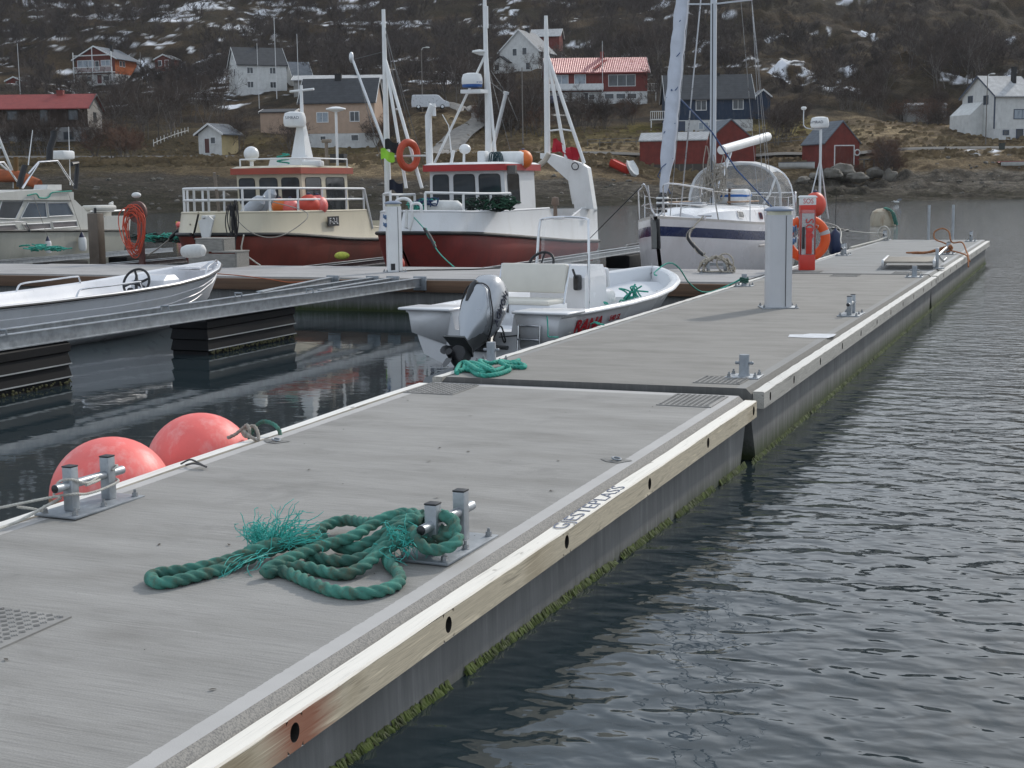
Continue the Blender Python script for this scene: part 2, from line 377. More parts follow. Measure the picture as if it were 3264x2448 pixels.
HALF = 1.415; TW, TH = .095, .14
RUST = (1.525, -7.12, -.10)
def timber(name, x0, y0, y1, sgn, ztop, holes, mat_, par):
    """edge timber with real round bolt holes through its outer face"""
    mb = MB(); xo = x0+sgn*TW; c = .008; zt, zb = ztop, ztop-TH; zc = (zt+zb)/2; r = .034; N = 20
    jig = lambda k: .0025*math.sin(k*12.9898)
    # section without outer face
    sec = [(xo, zt-c), (xo-sgn*c, zt), (x0, zt), (x0, zb), (xo, zb)]
    ys = [y0+(y1-y0)*i/60 for i in range(61)]
    mb.loft([[(a+jig(y*7+a)*.6, y, z+jig(y*5+z)) if i < 3 else (a, y, z) for i, (a, z) in enumerate(sec)] for y in ys], closed=False)
    for y in (y0, y1): mb.add([(a, y, z) for a, z in sec], [(0, 1, 2, 3, 4)])
    hs_ = sorted([h for h in holes if y0+.06 < h < y1-.06]); q = .055; edges = [y0]
    for h in hs_: edges += [h-q, h+q]
    edges.append(y1)
    za, zb2 = zt-c, zb
    for i in range(0, len(edges), 2):
        a, d = edges[i], edges[i+1]
        mb.add([(xo, a, za), (xo, d, za), (xo, d, zb2), (xo, a, zb2)], [(0, 1, 2, 3)])
    for h in hs_:
        ring = []; outer = []
        for k in range(N):
            an = 2*math.pi*k/N; cx_, sz_ = math.cos(an), math.sin(an)
            ring.append((xo, h+r*cx_*.95, zc+r*1.12*sz_)); s_ = 1/max(abs(cx_), abs(sz_))
            outer.append((xo, h+q*cx_*s_, zc+(za-zb2)/2*sz_*s_ + ((za+zb2)/2-zc)))
        inn = [(x0+sgn*.01, p[1], p[2]) for p in ring]
        mb.add(outer+ring, [(k, (k+1) % N, N+(k+1) % N, N+k) for k in range(N)])
        mb.mat(1).add(outer+ring+inn, [(N+k, N+(k+1) % N, 2*N+(k+1) % N, 2*N+k) for k in range(N)]+[tuple(2*N+k for k in range(N))]).mat(0)
    return mb.build(name, [mat_, M('hole_shade', (.022, .018, .015), .9)], par, True, 25)  # second material puts the shade inside the holes into the colour
def hatch(par, x0, x1, y0, y1, z):
    mb = MB(); mb.box(((x0+x1)/2, (y0+y1)/2, z+.002), (x1-x0, y1-y0, .008))
    nx, ny = int((x1-x0)/.045), int((y1-y0)/.045)
    for i in range(nx):
        for j in range(ny):
            for k in (-1, 0, 1):
                if (i+j) % 2 and abs(k) == 9: continue
                a = R(45) if (i+j) % 2 else R(-45)
                off = Vector((math.cos(a+math.pi/2), math.sin(a+math.pi/2)))*k*.010
                mb.box((x0+.03+i*.045+off.x, y0+.03+j*.045+off.y, z+.008), (.026, .0035, .003), a)
    for sx in (x0+.03, x1-.03):
        for sy in (y0+.03, y1-.03): mb.cyl((sx, sy, z+.004), (sx, sy, z+.014), .011, .009, 8)
    return mb.build('hatch_plate', M('tread_plate', (.255, .245, .23), .7, .1, .2, 6, dirt=(.14, .135, .13)), par, False)
def pontoon(label, loc, rz, tilt, y0, y1, base, border, tm_r, tm_l, holes_r, hatches, dz=-.028, group='concrete pontoons'):
    t = thing('pontoon', label, 'pontoon', loc, 0, group); t.rotation_euler = (tilt, 0, rz)
    mb = MB(); c = .05
    prof = [(-HALF, -1.1), (-HALF, -.26), (-HALF, -c), (-HALF+c, 0), (HALF-c, 0), (HALF, -c), (HALF, -.26), (HALF, -1.1)]
    low = {0: .14, 7: .14}
    rings = []
    for y, s_ in ((y0, 1), (y0+.6, 0), (y1-.6, 0), (y1, -1)):
        ring = []
        for i, (x, z) in enumerate(prof):
            yy = y
            if i in low: yy += s_*.42
            if s_ and i in (2, 5): yy += 0
            ring.append((x, yy, z))
        rings.append(ring)
    mb.loft(rings)
    mb.build('concrete_body', concrete_mat('brushed_concrete', base, border, HALF, y1), t, True, 20)
    g = .006
    timber('edge_timber', HALF+g, y0+.02, y1-.015, 1, dz, holes_r, tm_r, t)
    timber('edge_timber', -HALF-g, y0+.02, y1-.015, -1, dz+.02, [], tm_l, t)
    for h in hatches: hatch(t, *h, 0.002)
    # seaweed fringe along the water line
    mb = MB(); zw = WZ-loc[2]
    for sx in (1, -1):
        y = y0
        while y < y1:
            rr = random.random(); zz = zw-math.tan(tilt)*y
            if mnoise.noise(Vector((y*1.7, sx*3.1, 0)))+.5*mnoise.noise(Vector((y*6, sx, 4))) > .48: y += .02; continue
            ln = .025+.05*rr; x = sx*(HALF+.003)
            o = .008+.022*random.random(); dy = random.uniform(-.02, .02); up_ = .012+.035*random.random()
            wd = .004+.009*random.random()
            mb.add([(x, y-wd, zz+up_), (x, y+wd, zz+up_), (x+sx*o, y+dy+wd*.7, zz-.01+up_*.3), (x+sx*o*1.1, y+dy-wd*.7, zz-.012), (x+sx*o*.6, y+dy, zz-.05)], [(0, 1, 2, 3), (3, 2, 4)])
            y += .0055 if label.startswith('near') else .011
    o = mb.build('algae_fringe', M('algae', (.05, .07, .012), .7, 0, .6, 14, spec=.25), t, False); o['kind'] = 'stuff'
    return t
pine = timber_mat('pine_timber', (.74, .70, .63), (.57, .49, .36))
greyt = timber_mat('weathered_timber', (.60, .58, .54), (.42, .40, .36), 1)
whitet = timber_mat('bleached_timber', (.70, .68, .64), (.55, .5, .42), 1)
hl = [4.26-11.63+1.6*k*.985 for k in range(-3, 6)]
P1 = pontoon('near concrete pontoon section with pale new pine edge timber, closest to the viewer', (-4.0, 11.60, .45), -.0275, .0201, -11.2, 0,
        (.280, .270, .254), (.435, .42, .405), pine, whitet, [-7.17, -5.86, -4.37, -2.89, -1.5, -.12, -8.7, -10.2], [(.86, 1.30, -.62, -.08), (-1.36, -.9, -.62, -.08), (-.35, .05, -7.15, -6.6)])
P2 = pontoon('middle concrete pontoon section with grey edge timber, carrying the grey power pedestal', (-3.927, 11.66, .5), 0, 0, 0, 15.06,
        (.238, .226, .208), (.25, .245, .235), greyt, greyt, [.28]+[1.35+1.42*k for k in range(10)]+[14.9], [(.86, 1.27, .2, .62), (-.3, .2, 14.4, 14.9)])
P3 = pontoon('far end concrete pontoon section behind the red lifebuoy post', (-3.927, 26.76, .51), 0, 0, 0, 15.5,
        (.25, .25, .245), (.38, .38, .375), greyt, greyt, [.2]+[1.3+1.45*k for k in range(9)]+[15.2], [(-1.2, -.6, .15, .6), (.7, 1.2, .12, .6)])
P1.scale = (1.028, 1, 1)
# cross pontoon
t = thing('pontoon', 'cross pontoon with a brown timber face running left behind the small boats', 'pontoon', (-5.5, 24.2, .5), 0, 'concrete pontoons')
mb = MB(); prof = [(0.06, -1.1), (.06, -.05), (.1, 0), (3.65, 0), (3.7, -.05), (3.7, -1.1)]
mb.loft([[(x, y, z) for y, z in prof] for x in (-17.5, .02)]); mb.loft([[(x, y, z-.01) for y, z in prof] for x in (-42, -17.56)])
mb.build('concrete_body', concrete_mat('cross_concrete', (.34, .33, .325), (.40, .39, .385), 60, 3.55), t, True, 20)
mb = MB()
for a, b in ((-17.5, -11.8), (-11.77, -5.9), (-5.87, 0.0)): mb.box(((a+b)/2, 0.0, -.14), (b-a, .1, .22), None, .008)
mb.build('edge_timber', M('brown_timber', (.13, .075, .045), .8, 0, .4, 4, .4, 30, (.1, 3, 3)), t, True)
mb = MB()
for k in range(12): mb.box((-17.6-k*2.0-1.0, .0, -.13), (1.98, .1, .2), None, .008); mb.box((-17.6-k*2-1, 3.72, -.1), (1.98, .06, .16))
mb.build('edge_timber', M('grey_brown_timber', (.20, .165, .13), .85, 0, .3, 4, .4, 30, (.1, 3, 3)), t, True)
# ------------------------------------------------------------------ land: shore, slope and hill (view-aligned frame: x lateral, y distance)
_rs = np.random.RandomState(3); _lat = _rs.rand(256, 256)
def vnoise(x, y):
    xi = np.floor(x).astype(int); yi = np.floor(y).astype(int); fx = x-xi; fy = y-yi
    fx = fx*fx*(3-2*fx); fy = fy*fy*(3-2*fy); g = lambda a, b: _lat[a % 256, b % 256]
    return (g(xi, yi)*(1-fx)+g(xi+1, yi)*fx)*(1-fy)+(g(xi, yi+1)*(1-fx)+g(xi+1, yi+1)*fx)*fy
def fbm(x, y, o=4, p=.5):
    s = 0; a = 1; n = 0
    for k in range(o): s = s+a*vnoise(x*2**k+17.3*k, y*2**k+9.1*k); n += a; a *= p
    return s/n
def shore(xv): return 159+.17*(xv-8)
PR_D = np.array([100, 140, 160, 168, 176, 182, 186, 189, 195, 199, 206, 212, 225, 236, 250, 262, 290, 330, 380, 440, 480, 700])
PR_Z = np.array([-5, -3, -.9, 0, 1.6, 3.4, 5.0, 6.1, 6.3, 7.2, 9.0, 10.2, 12.0, 13.2, 16.2, 19.0, 24.3, 29.5, 46, 68, 72, 66.])
_fine = np.arange(100, 700, .5); _pz = np.interp(_fine, PR_D, PR_Z); _k = np.ones(9)/9; _pz = np.convolve(np.pad(_pz, 4, 'edge'), _k, 'valid')
PADS = []          # (xv, D, dz, sigma)
def base_z(xv, D):
    xv = np.asarray(xv, float); D = np.asarray(D, float)
    off = (shore(xv)-168)*np.clip((200-D)/40, 0, 1)
    z = np.interp(D-off, _fine, _pz)
    lump = np.clip((D-205)/90, 0, 1)
    z = z+lump*(fbm(xv/26+5, D/30, 3)-.5)*7+lump*(fbm(xv/7+1, D/8, 3)-.5)*1.6
    z = z+np.clip((D-445)/255, 0, 1)*120*np.clip((35-xv)/50, 0, 1)  # unseen hilltop shaped for the water reflections: raised left, level right
    kn = np.clip((xv-22)/25, 0, 1)*np.clip((D-215)/50, 0, 1)
    z = z+kn*((fbm(xv/9+40, D/9, 4)-.45)*4.5+2+(fbm(xv/3.4+11, D/4.2, 2)-.5)*3.0)
    z = z-1.6*np.exp(-((xv+24)/16)**2-((D-183)/6)**2)*0
    return z
def ground(xv, D):
    z = base_z(xv, D); n = 0; s = 0
    for (px, pd, pz, sg) in PADS:
        w_ = np.exp(-(((xv-px)/sg)**2+((D-pd)/sg)**2)); s = s+w_*pz; n = n+w_
    return z+s/np.maximum(n, 1)
def gz(xv, D): return float(ground(np.array([xv]), np.array([D]))[0])
def view_of(P): return (P.x*cyw+P.y*syw, -P.x*syw+P.y*cyw)
def pad(u, v, D, sg=9):
    P = PD(u, v, D); xv, d = view_of(P); PADS.append((xv, D, P.z-float(base_z(np.array([xv]), np.array([D]))[0]), sg)); return xv, P.z
# the spots whose height the photograph fixes
for q in ((90, 452, 205, 11), (330, 272, 330, 12), (525, 222, 335, 6), (320, 300, 308, 14), (525, 250, 312, 9), (330, 330, 285, 14), (2950, 430, 224, 7), (2690, 572, 180, 6), (2690, 545, 186, 6), (2150, 560, 183, 7), (2330, 560, 185, 7), (48, 287, 300, 6), (850, 292, 262, 11), (1070, 300, 250, 10), (1080, 470, 204, 11), (680, 488, 202, 6), (1675, 237, 290, 10), (1740, 150, 330, 6),
          (1905, 331, 250, 11), (2260, 424, 212, 11), (3215, 442, 205, 8), (2950, 402, 238, 6), (1375, 345, 214, 5), (1545, 345, 219, 5), (1450, 420, 207, 5), (1620, 330, 226, 6), (2090, 440, 204, 7), (2480, 440, 204, 8)): pad(*q)
def hit(u, v, d0=160, d1=520):
    """where a photo pixel meets the ground"""
    D = np.arange(d0, d1, .5); d = ray(u, v); h = d.x*-syw+d.y*cyw
    xv = (d.x*cyw+d.y*syw)/h*D; zr = CZ+d.z/h*D; g = ground(xv, D); i = np.argmax(g > zr)
    return float(xv[i]), float(D[i])
xs = np.arange(-185, 185.1, .62)
ds = np.concatenate([np.arange(138, 215, .42), np.arange(215, 330, .8), np.arange(330, 520, 1.6), np.arange(520, 700, 8)])
X, D = np.meshgrid(xs, ds); X = X*(1+np.clip((D-400)/300, 0, 1)*1.0); Z = ground(X, D)
near = np.clip((D-shore(X)+2)/6, 0, 1)*np.clip((214-D)/10, 0, 1)
onroad = np.clip(1-np.abs(D-192)/4, 0, 1)
Z = Z+near*(1-onroad)*((fbm(X/2.2, D/1.6, 4)-.5)*.55)+np.clip((D-200)/20, 0, 1)*(fbm(X/2.4+7, D/2.4, 4)-.5)*.9
rocky = np.clip((186-D)/4, 0, 1)*np.clip((D-shore(X)+3)/5, 0, 1)*np.exp(-((X-42)/26)**2)
Z = Z+rocky*np.clip(fbm(X/1.9+3, D/1.5, 3)-.5, 0, 1)*2.6
n4 = fbm(X/2.6+31, D/2.0, 3); n1 = fbm(X/6, D/4, 4); n2 = fbm(X/1.4+50, D/.9, 3); n3 = fbm(X/18+9, D/14, 4)
def lerp(a, b, f): return a+(b-a)*f[..., None]
col = np.zeros(X.shape+(3,)); B = lambda *c: np.array(c, float)
beach = lerp(np.broadcast_to(B(.060, .052, .043), col.shape), np.broadcast_to(B(.20, .18, .155), col.shape), np.clip((n2-.35)*1.6+(fbm(X/.7, D/.5, 2)-.45)*1.8, 0, 1)*np.clip((X+40)/60, .25, 1))
weed = np.clip((shore(X)+11-D+8*(n1-.5)+np.clip(-X*.12, -3, 6))/6, 0, 1)*np.clip((n2-.3)*4, .3, 1)
beach = lerp(beach, np.broadcast_to(B(.028, .026, .014), col.shape), weed*.85)
straw = lerp(np.broadcast_to(B(.12, .086, .052), col.shape), np.broadcast_to(B(.44, .34, .21), col.shape), np.clip((n1-.33)*2.6, 0, 1)*np.clip((n2-.2)*1.8, 0, 1))
straw = lerp(straw, np.broadcast_to(B(.06, .05, .028), col.shape), np.clip((-X-28)/25, 0, .75))
scrub = lerp(np.broadcast_to(B(.030, .023, .018), col.shape), np.broadcast_to(B(.090, .064, .038), col.shape), np.clip((n1-.36)*2.6, 0, 1))
scrub = lerp(scrub, np.broadcast_to(B(.052, .043, .028), col.shape), np.clip((n3-.5)*4, 0, .6))
g1 = np.clip((D-(shore(X)+np.clip(15-.1*X, 12.5, 20)+5*(n1-.5)+3*(n2-.5)))/2.5, 0, 1)
col = lerp(beach, straw, g1)
col = lerp(col, scrub, np.clip((D-(214+26*(n3-.5)+6*(n1-.5)))/10, 0, 1))
for (u0, v0, rx, rd, k) in ((2090, 415, 6, 7, .9), (2480, 410, 9, 9, .85), (1100, 485, 9, 4, .35), (1850, 430, 9, 7, .4), (820, 455, 5, 5, .3)):
    hx, hd = hit(u0, v0); f = np.clip(1.6-np.sqrt(((X-hx)/rx)**2+((D-hd)/rd)**2)*1.2+(n1-.5), 0, 1)*k
    col = lerp(col, np.broadcast_to(B(.20, .165, .05), col.shape), f)
# lying snow: named drifts plus a scatter under the birches, thinner to the right
snow = np.zeros(X.shape)
drifts = [(1300, 72, 150, 5), (1330, 85, 60, 5), (760, 90, 100, 12), (560, 60, 90, 20), (330, 55, 160, 10), (60, 130, 110, 5), (470, 140, 120, 5), (370, 130, 60, 3), (860, 40, 60, 12), (1090, 75, 90, 5), (1090, 25, 110, 9), (1640, 85, 70, 4), (1560, 77, 50, 3),
          (1450, 215, 70, 8), (1520, 205, 40, 5), (1430, 235, 70, 6), (1340, 262, 50, 6), (1440, 262, 50, 8), (1520, 190, 40, 3), (745, 225, 40, 16), (775, 275, 30, 10), (700, 260, 40, 12), (620, 240, 50, 7), (690, 285, 60, 5), (530, 215, 50, 5), (460, 205, 40, 5), (380, 340, 30, 7), (310, 345, 30, 5), (440, 370, 20, 4), (740, 340, 60, 4), (180, 155, 50, 4), (210, 235, 30, 4),
          (1900, 153, 110, 4), (2060, 148, 110, 5), (2190, 143, 90, 5), (1990, 172, 80, 4), (2260, 140, 70, 5), (2330, 45, 35, 13), (2260, 40, 30, 6), (2090, 25, 80, 7), (2180, 38, 70, 6), (2060, 65, 50, 5), (2180, 215, 50, 4), (2390, 190, 28, 8), (2330, 215, 45, 13), (2440, 220, 50, 6), (2480, 205, 42, 9), (2520, 195, 35, 6), (2570, 222, 40, 5), (2640, 280, 65, 11), (2700, 285, 45, 8), (2660, 265, 30, 5), (2605, 105, 22, 3), (2450, 125, 25, 4), (2480, 118, 35, 3), (2640, 98, 10, 3), (2755, 105, 16, 4), (2545, 275, 30, 4),
          (3080, 255, 75, 8), (3020, 250, 40, 6), (3215, 133, 22, 4), (3050, 162, 6, 3), (3220, 240, 50, 4), (2160, 380, 60, 2), (2690, 2, 70, 6), (1770, 5, 60, 6), (3080, 375, 20, 6), (3100, 482, 25, 3), (3165, 483, 25, 3), (1640, 5, 30, 5), (2700, 215, 25, 5), (620, 20, 120, 10), (180, 20, 120, 9), (900, 15, 80, 7)]
for (u0, v0, du, dv) in drifts:
    hx, hd = hit(u0, v0); rx = du/F*hd; _, h2 = hit(u0, max(v0-dv, 0)); rd = max(1.6, abs(h2-hd))
    snow = np.maximum(snow, 1.55-np.sqrt(((X-hx)/rx)**2+((D-hd)/rd)**2))
wild = (fbm(X/9+3, D/3.2, 4)-.5)*3.0+.13*np.clip((-X-5)/60, -1, 1)+.12*np.clip((D-250)/80, -1.2, .8)
wild = wild-.9*np.clip((X-15)/40, 0, 1); snow = np.maximum(snow, (wild-.10)*np.clip((D-240)/25, 0, 1))
sm = np.clip((snow-.84-(n2-.5)*1.9-(n4-.5)*1.7)*4, 0, 1)
sm[snow < .2] = 0
col = lerp(col, np.broadcast_to(B(.66, .67, .70), col.shape), sm)
Z = Z+sm*.10
nr, nc = X.shape
vs = np.stack([X, D, Z], -1).reshape(-1, 3)
i = np.arange(nr*nc).reshape(nr, nc); q = np.stack([i[:-1, :-1], i[:-1, 1:], i[1:, 1:], i[1:, :-1]], -1).reshape(-1, 4)
me = bpy.data.meshes.new('hillside'); me.vertices.add(len(vs)); me.vertices.foreach_set('co', vs.ravel())
me.loops.add(q.size); me.loops.foreach_set('vertex_index', q.ravel()); me.polygons.add(len(q))
me.polygons.foreach_set('loop_start', np.arange(0, q.size, 4)); me.polygons.foreach_set('loop_total', np.full(len(q), 4))
me.polygons.foreach_set('use_smooth', np.ones(len(q), bool)); me.update()
ca = me.color_attributes.new('cover', 'FLOAT_COLOR', 'POINT'); ca.data.foreach_set('color', np.concatenate([col.reshape(-1, 3), sm.reshape(-1, 1)], 1).ravel())
m, t, b, L = newmat('hill_ground')
at = _n(t, 'ShaderNodeVertexColor', layer_name='cover'); f1 = noise_node(t, L, 2.6, 6, (1, 1, 1), .7); f2 = noise_node(t, L, 9, 4, (1, 1, 1), .7)
mod = ramp(t, L, f1.outputs[0], [(.3, (.42, .42, .42)), (.5, (.95, .95, .95)), (.7, (1.7, 1.65, 1.5))]).outputs[0]
mod2 = ramp(t, L, f2.outputs[0], [(.3, (.6, .6, .6)), (.7, (1.45, 1.42, 1.35))]).outputs[0]
gc = mix(t, L, 1, mix(t, L, 1, at.outputs[0], mod, 'MULTIPLY'), mod2, 'MULTIPLY')
L.new(mix(t, L, at.outputs[1], gc, at.outputs[0]), b.inputs['Base Color']); b.inputs['Roughness'].default_value = .95; b.inputs['Specular IOR Level'].default_value = .1
inv = math_n(t, L, 'SUBTRACT', 1.0, at.outputs[1])
bump(t, L, b, math_n(t, L, 'MULTIPLY', math_n(t, L, 'ADD', f1.outputs[0], f2.outputs[0]), inv), .9, .5)
me.materials.append(m); o = bpy.data.objects.new('hillside', me); COL.objects.link(o); o.rotation_euler = (0, 0, YAW); tag(o, kind='structure')
# roads
def strip(name, pts, wd, mat_, lift=.22, kind='structure'):
    mb = MB(); P = cat_rom([(a, d, 0) for a, d in pts], 1.2); rings = []
    for k, p in enumerate(P):
        tn = (P[min(k+1, len(P)-1)]-P[max(k-1, 0)]).normalized(); nn = Vector((-tn.y, tn.x, 0)); row = []
        for s_ in (-1, -.5, 0, .5, 1):
            a = p+nn*wd/2*s_; row.append((a.x, a.y, gz(p.x, p.y)+lift-(.35 if abs(s_) == 1 else 0)+.02*(1-abs(s_))))
        rings.append(row)
    mb.loft(rings, closed=False); o = mb.build(name, mat_, None, True); o.rotation_euler = (0, 0, YAW); return tag(o, kind=kind)
asph = M('old_asphalt', (.095, .09, .082), .9, 0, .25, 2, .4, 20); gravel = M('gravel_track', (.22, .205, .185), .95, 0, .3, 1.2, .6, 12)
strip('shore_road', [(-150, 191.5), (-60, 191.7), (0, 192), (60, 192.4), (150, 193)], 4.0, asph, .30)
dr = [hit(1400, 488), hit(1440, 455), hit(1490, 410), hit(1535, 365), hit(1570, 335)]
strip('driveway', [(dr[0][0]-2, 191)]+dr+[(dr[-1][0]+3, dr[-1][1]+5), (dr[-1][0]+12, dr[-1][1]+10)], 4.4, gravel, .35)
strip('parking_spur', [(dr[3][0]-.5, dr[3][1]+1), hit(1460, 340), hit(1340, 343)], 3.2, gravel, .25)
# ------------------------------------------------------------------ houses on the slope
def siding(name, col, vert=False, pitch=.16, var=.1, dirt=(.25, .23, .2)):
    if name in MC: return MC[name]
    m, t, b, L = newmat(name); MC[name] = m
    n = noise_node(t, L, 1.4, 5); out = ramp(t, L, n.outputs[0], [(.3, tuple(x*(1-var) for x in col)), (.7, tuple(min(1, x*(1+var)) for x in col))]).outputs[0]
    n2 = noise_node(t, L, 2.4, 5, (1, 1, .25), .7); out = mix(t, L, ramp(t, L, n2.outputs[0], [(.52, (0, 0, 0)), (.8, (.4, .4, .4))]).outputs[0], out, dirt)
    tc = _n(t, 'ShaderNodeTexCoord'); sp = _n(t, 'ShaderNodeSeparateXYZ'); L.new(tc.outputs['Object'], sp.inputs[0])
    s_ = math_n(t, L, 'ADD', sp.outputs[0], sp.outputs[1]) if vert else sp.outputs[2]
    fr = math_n(t, L, 'FRACT', math_n(t, L, 'DIVIDE', s_, pitch)); g = math_n(t, L, 'LESS_THAN', fr, .16)
    out = mix(t, L, math_n(t, L, 'MULTIPLY', g, .45), out, tuple(x*.4 for x in col))
    L.new(out, b.inputs['Base Color']); b.inputs['Roughness'].default_value = .7; b.inputs['Specular IOR Level'].default_value = .25
    bump(t, L, b, fr, .5, .02); return m
w_white = siding('white_cladding', (.62, .62, .60)); w_cream = siding('peach_cladding', (.46, .33, .245)); w_red = siding('red_cladding', (.17, .034, .028), True)
w_rust = siding('barn_red_boards', (.175, .032, .024), True, .2, .25, (.1, .04, .03)); w_orange = siding('orange_cladding', (.42, .10, .02)); w_dkred = siding('dark_red_cladding', (.13, .028, .02), True)
w_brown = siding('dark_brown_cladding', (.035, .022, .016), True); w_blue = siding('dark_blue_cladding', (.022, .040, .075)); w_yellow = siding('pale_yellow_cladding', (.52, .42, .23), True)
w_grey = siding('grey_boards', (.30, .29, .27), True, .22, .25); plaster = M('plastered_base', (.55, .55, .54), .9, 0, .1, 1.5, dirt=(.3, .29, .27))
r_dark = siding('dark_roof', (.052, .054, .058), False, .35, .2, (.09, .09, .09)); r_grey = siding('grey_slate_roof', (.13, .145, .165), False, .3, .2, (.2, .2, .2)); r_red = siding('red_roof', (.26, .055, .05), True, .3, .12, (.15, .06, .05))
r_pale = siding('pale_sheet_roof', (.40, .40, .40), True, .5, .2, (.25, .22, .2)); trim_w = M('white_trim', (.66, .66, .65), .5); trim_d = M('dark_trim', (.05, .055, .06), .6)
pane = M('window_pane', (.05, .058, .066), .08, 0, .5, .8); brick = M('red_chimney', (.22, .05, .04), .8); blackch = M('black_chimney', (.02, .02, .022), .8); trimb = M('blue_trim', (.04, .055, .09), .6)
curt = M('net_curtain', (.28, .32, .36), .3, 0, .25, 1.2)
def house(nm, label, cat, u, v, D, wd, dp, h, rh, rz=0, ridge='x', wall=w_white, roof=r_dark, base=0, basem=None, wins=(), doors=(), chim=(), over=.35, trim=trim_w, bargeboard=True, side=None, rooft=.16, group='houses on the slope', corr=None, corners=False):
    """(u,v) is the photo pixel of the middle of the front wall's foot at distance D"""
    P = PD(u, v, D); root = thing(nm, label, cat, (P.x, P.y, P.z), YAW+rz, group)
    z0 = base; mb = MB()
    if ridge == 'x': prof = [(0, z0), (0, h), (dp/2, h+rh), (dp, h), (dp, z0)]; mb.loft([[(x, a, b) for a, b in prof] for x in (-wd/2, wd/2)])
    else: prof = [(-wd/2, z0), (-wd/2, h), (0, h+rh), (wd/2, h), (wd/2, z0)]; mb.loft([[(a, y, b) for a, b in prof] for y in (0, dp)])
    mats = [wall]
    if side:
        mats.append(side); mb.mi = [1 if all(abs(mb.v[i][0]-wd/2) < 1e-4 for i in f) else 0 for f in mb.f]
    if basem is None: 
        for i, p in enumerate(mb.v):
            if p[2] == z0: mb.v[i] = (p[0], p[1], -2.0)
    mb.build('wall', mats, root, False)
    if basem is not None:
        mb = MB(); mb.box((0, dp/2, (z0-2.5)/2), (wd-.06, dp-.06, z0+2.5)); mb.build('foundation', basem, root, False)
    # roof: two slabs
    mb = MB(); o = over; t_ = rooft
    if ridge == 'x': run, lo, hi = dp/2, -wd/2-o*.7, wd/2+o*.7
    else: run, lo, hi = wd/2, -o*.7, dp+o*.7
    sl = rh/run; ey = -o; ez = h-o*sl
    if ridge == 'x': pr = [(ey, ez+.02), (run, h+rh+.02), (dp-ey, ez+.02), (dp-ey, ez+t_), (run, h+rh+t_+.05), (ey, ez+t_)]; rg = [[(x, a, b) for a, b in pr] for x in (lo, hi)]
    else: pr = [(-run+ey, ez+.02), (0, h+rh+.02), (run-ey, ez+.02), (run-ey, ez+t_), (0, h+rh+t_+.05), (-run+ey, ez+t_)]; rg = [[(a, y, b) for a, b in pr] for y in (lo, hi)]
    mb.loft(rg); rf = mb.build('roof', roof, root, False)
    if corr:
        mb = MB(); n = int((hi-lo)/corr*8); 
        for sgn in (0, 1):
            rows = []
            for i in range(n+1):
                x = lo+(hi-lo)*i/n; dz = t_+.05+.07*math.cos(2*math.pi*(x-lo)/corr)
                a = (x, ey, ez+dz) if not sgn else (x, dp-ey, ez+dz); rows.append([a, (x, run, h+rh+dz)])
            mb.loft(rows, closed=False)
        mb.build('corrugated_sheet', M('corrugated_red_steel', (.50, .25, .24), .28, .2, .12, 2), root, True, 60)  # lighter base colour stands in for sun glint on the ridges
    if bargeboard:
        mb = MB(); 
        for x in (lo, hi):
            sx = -1 if x == lo else 1
            for a, b in ((pr[0], pr[1]), (pr[2], pr[1])):
                for_ = [(a[0], a[1]-.06), (b[0], b[1]-.06), (b[0], b[1]+t_+.06), (a[0], a[1]+t_+.06)]
                if ridge == 'x': mb.add([(x+sx*q, p[0], p[1]) for q in (.003, .05) for p in for_], [(0, 1, 2, 3), (7, 6, 5, 4), (0, 4, 5, 1), (1, 5, 6, 2), (2, 6, 7, 3), (3, 7, 4, 0)])
                else: mb.add([(p[0], x+sx*q, p[1]) for q in (.003, .05) for p in for_], [(0, 1, 2, 3), (7, 6, 5, 4), (0, 4, 5, 1), (1, 5, 6, 2), (2, 6, 7, 3), (3, 7, 4, 0)])
        mb.build('bargeboard', trim, rf, False)
    for (cx, cy, cw, ctop) in chim:
        mb = MB(); mb.box((cx, cy, h+rh*.6+(ctop)/2), (cw, cw, rh*.8+ctop)); mb.box((cx, cy, h+rh*.6+(ctop)/2+(rh*.8+ctop)/2+.06), (cw+.14, cw+.14, .12)); mb.build('chimney', brick if roof in (r_red,) or corr else blackch, rf, False)
    def place(face, a, z, w_, h_, name, mats_, frame=.1, mull=1, hm=0, pn=pane):
        if face == 'F': org = Vector((a, 0, z)); ax = Vector((1, 0, 0)); nn = Vector((0, -1, 0))
        elif face == 'R': org = Vector((wd/2, a, z)); ax = Vector((0, 1, 0)); nn = Vector((1, 0, 0))
        else: org = Vector((-wd/2, a, z)); ax = Vector((0, 1, 0)); nn = Vector((-1, 0, 0))
        mb = MB(); up = Vector((0, 0, 1))
        def bx(c0, c1, z0_, z1_, dep, off=0):
            c = org+ax*((c0+c1)/2)+up*((z0_+z1_)/2)+nn*(dep/2-.02+off); d = Vector((abs(ax.x)*(c1-c0)+abs(nn.x)*dep, abs(ax.y)*(c1-c0)+abs(nn.y)*dep, z1_-z0_)); mb.box(c, d)
        f = frame
        bx(-w_/2-f, -w_/2, -h_/2-f, h_/2+f, .09); bx(w_/2, w_/2+f, -h_/2-f, h_/2+f, .09); bx(-w_/2, w_/2, h_/2, h_/2+f, .09); bx(-w_/2, w_/2, -h_/2-f, -h_/2, .09)
        for k in range(1, mull): bx(-w_/2+w_*k/mull-.035, -w_/2+w_*k/mull+.035, -h_/2, h_/2, .07)
        if hm: bx(-w_/2, w_/2, -.03, .03, .068)
        fo = mb.build(name, mats_, root, False); mb = MB(); bx(-w_/2, w_/2, -h_/2, h_/2, .05); mb.build('pane' if name == 'window' else 'door_leaf', pn, fo, False)
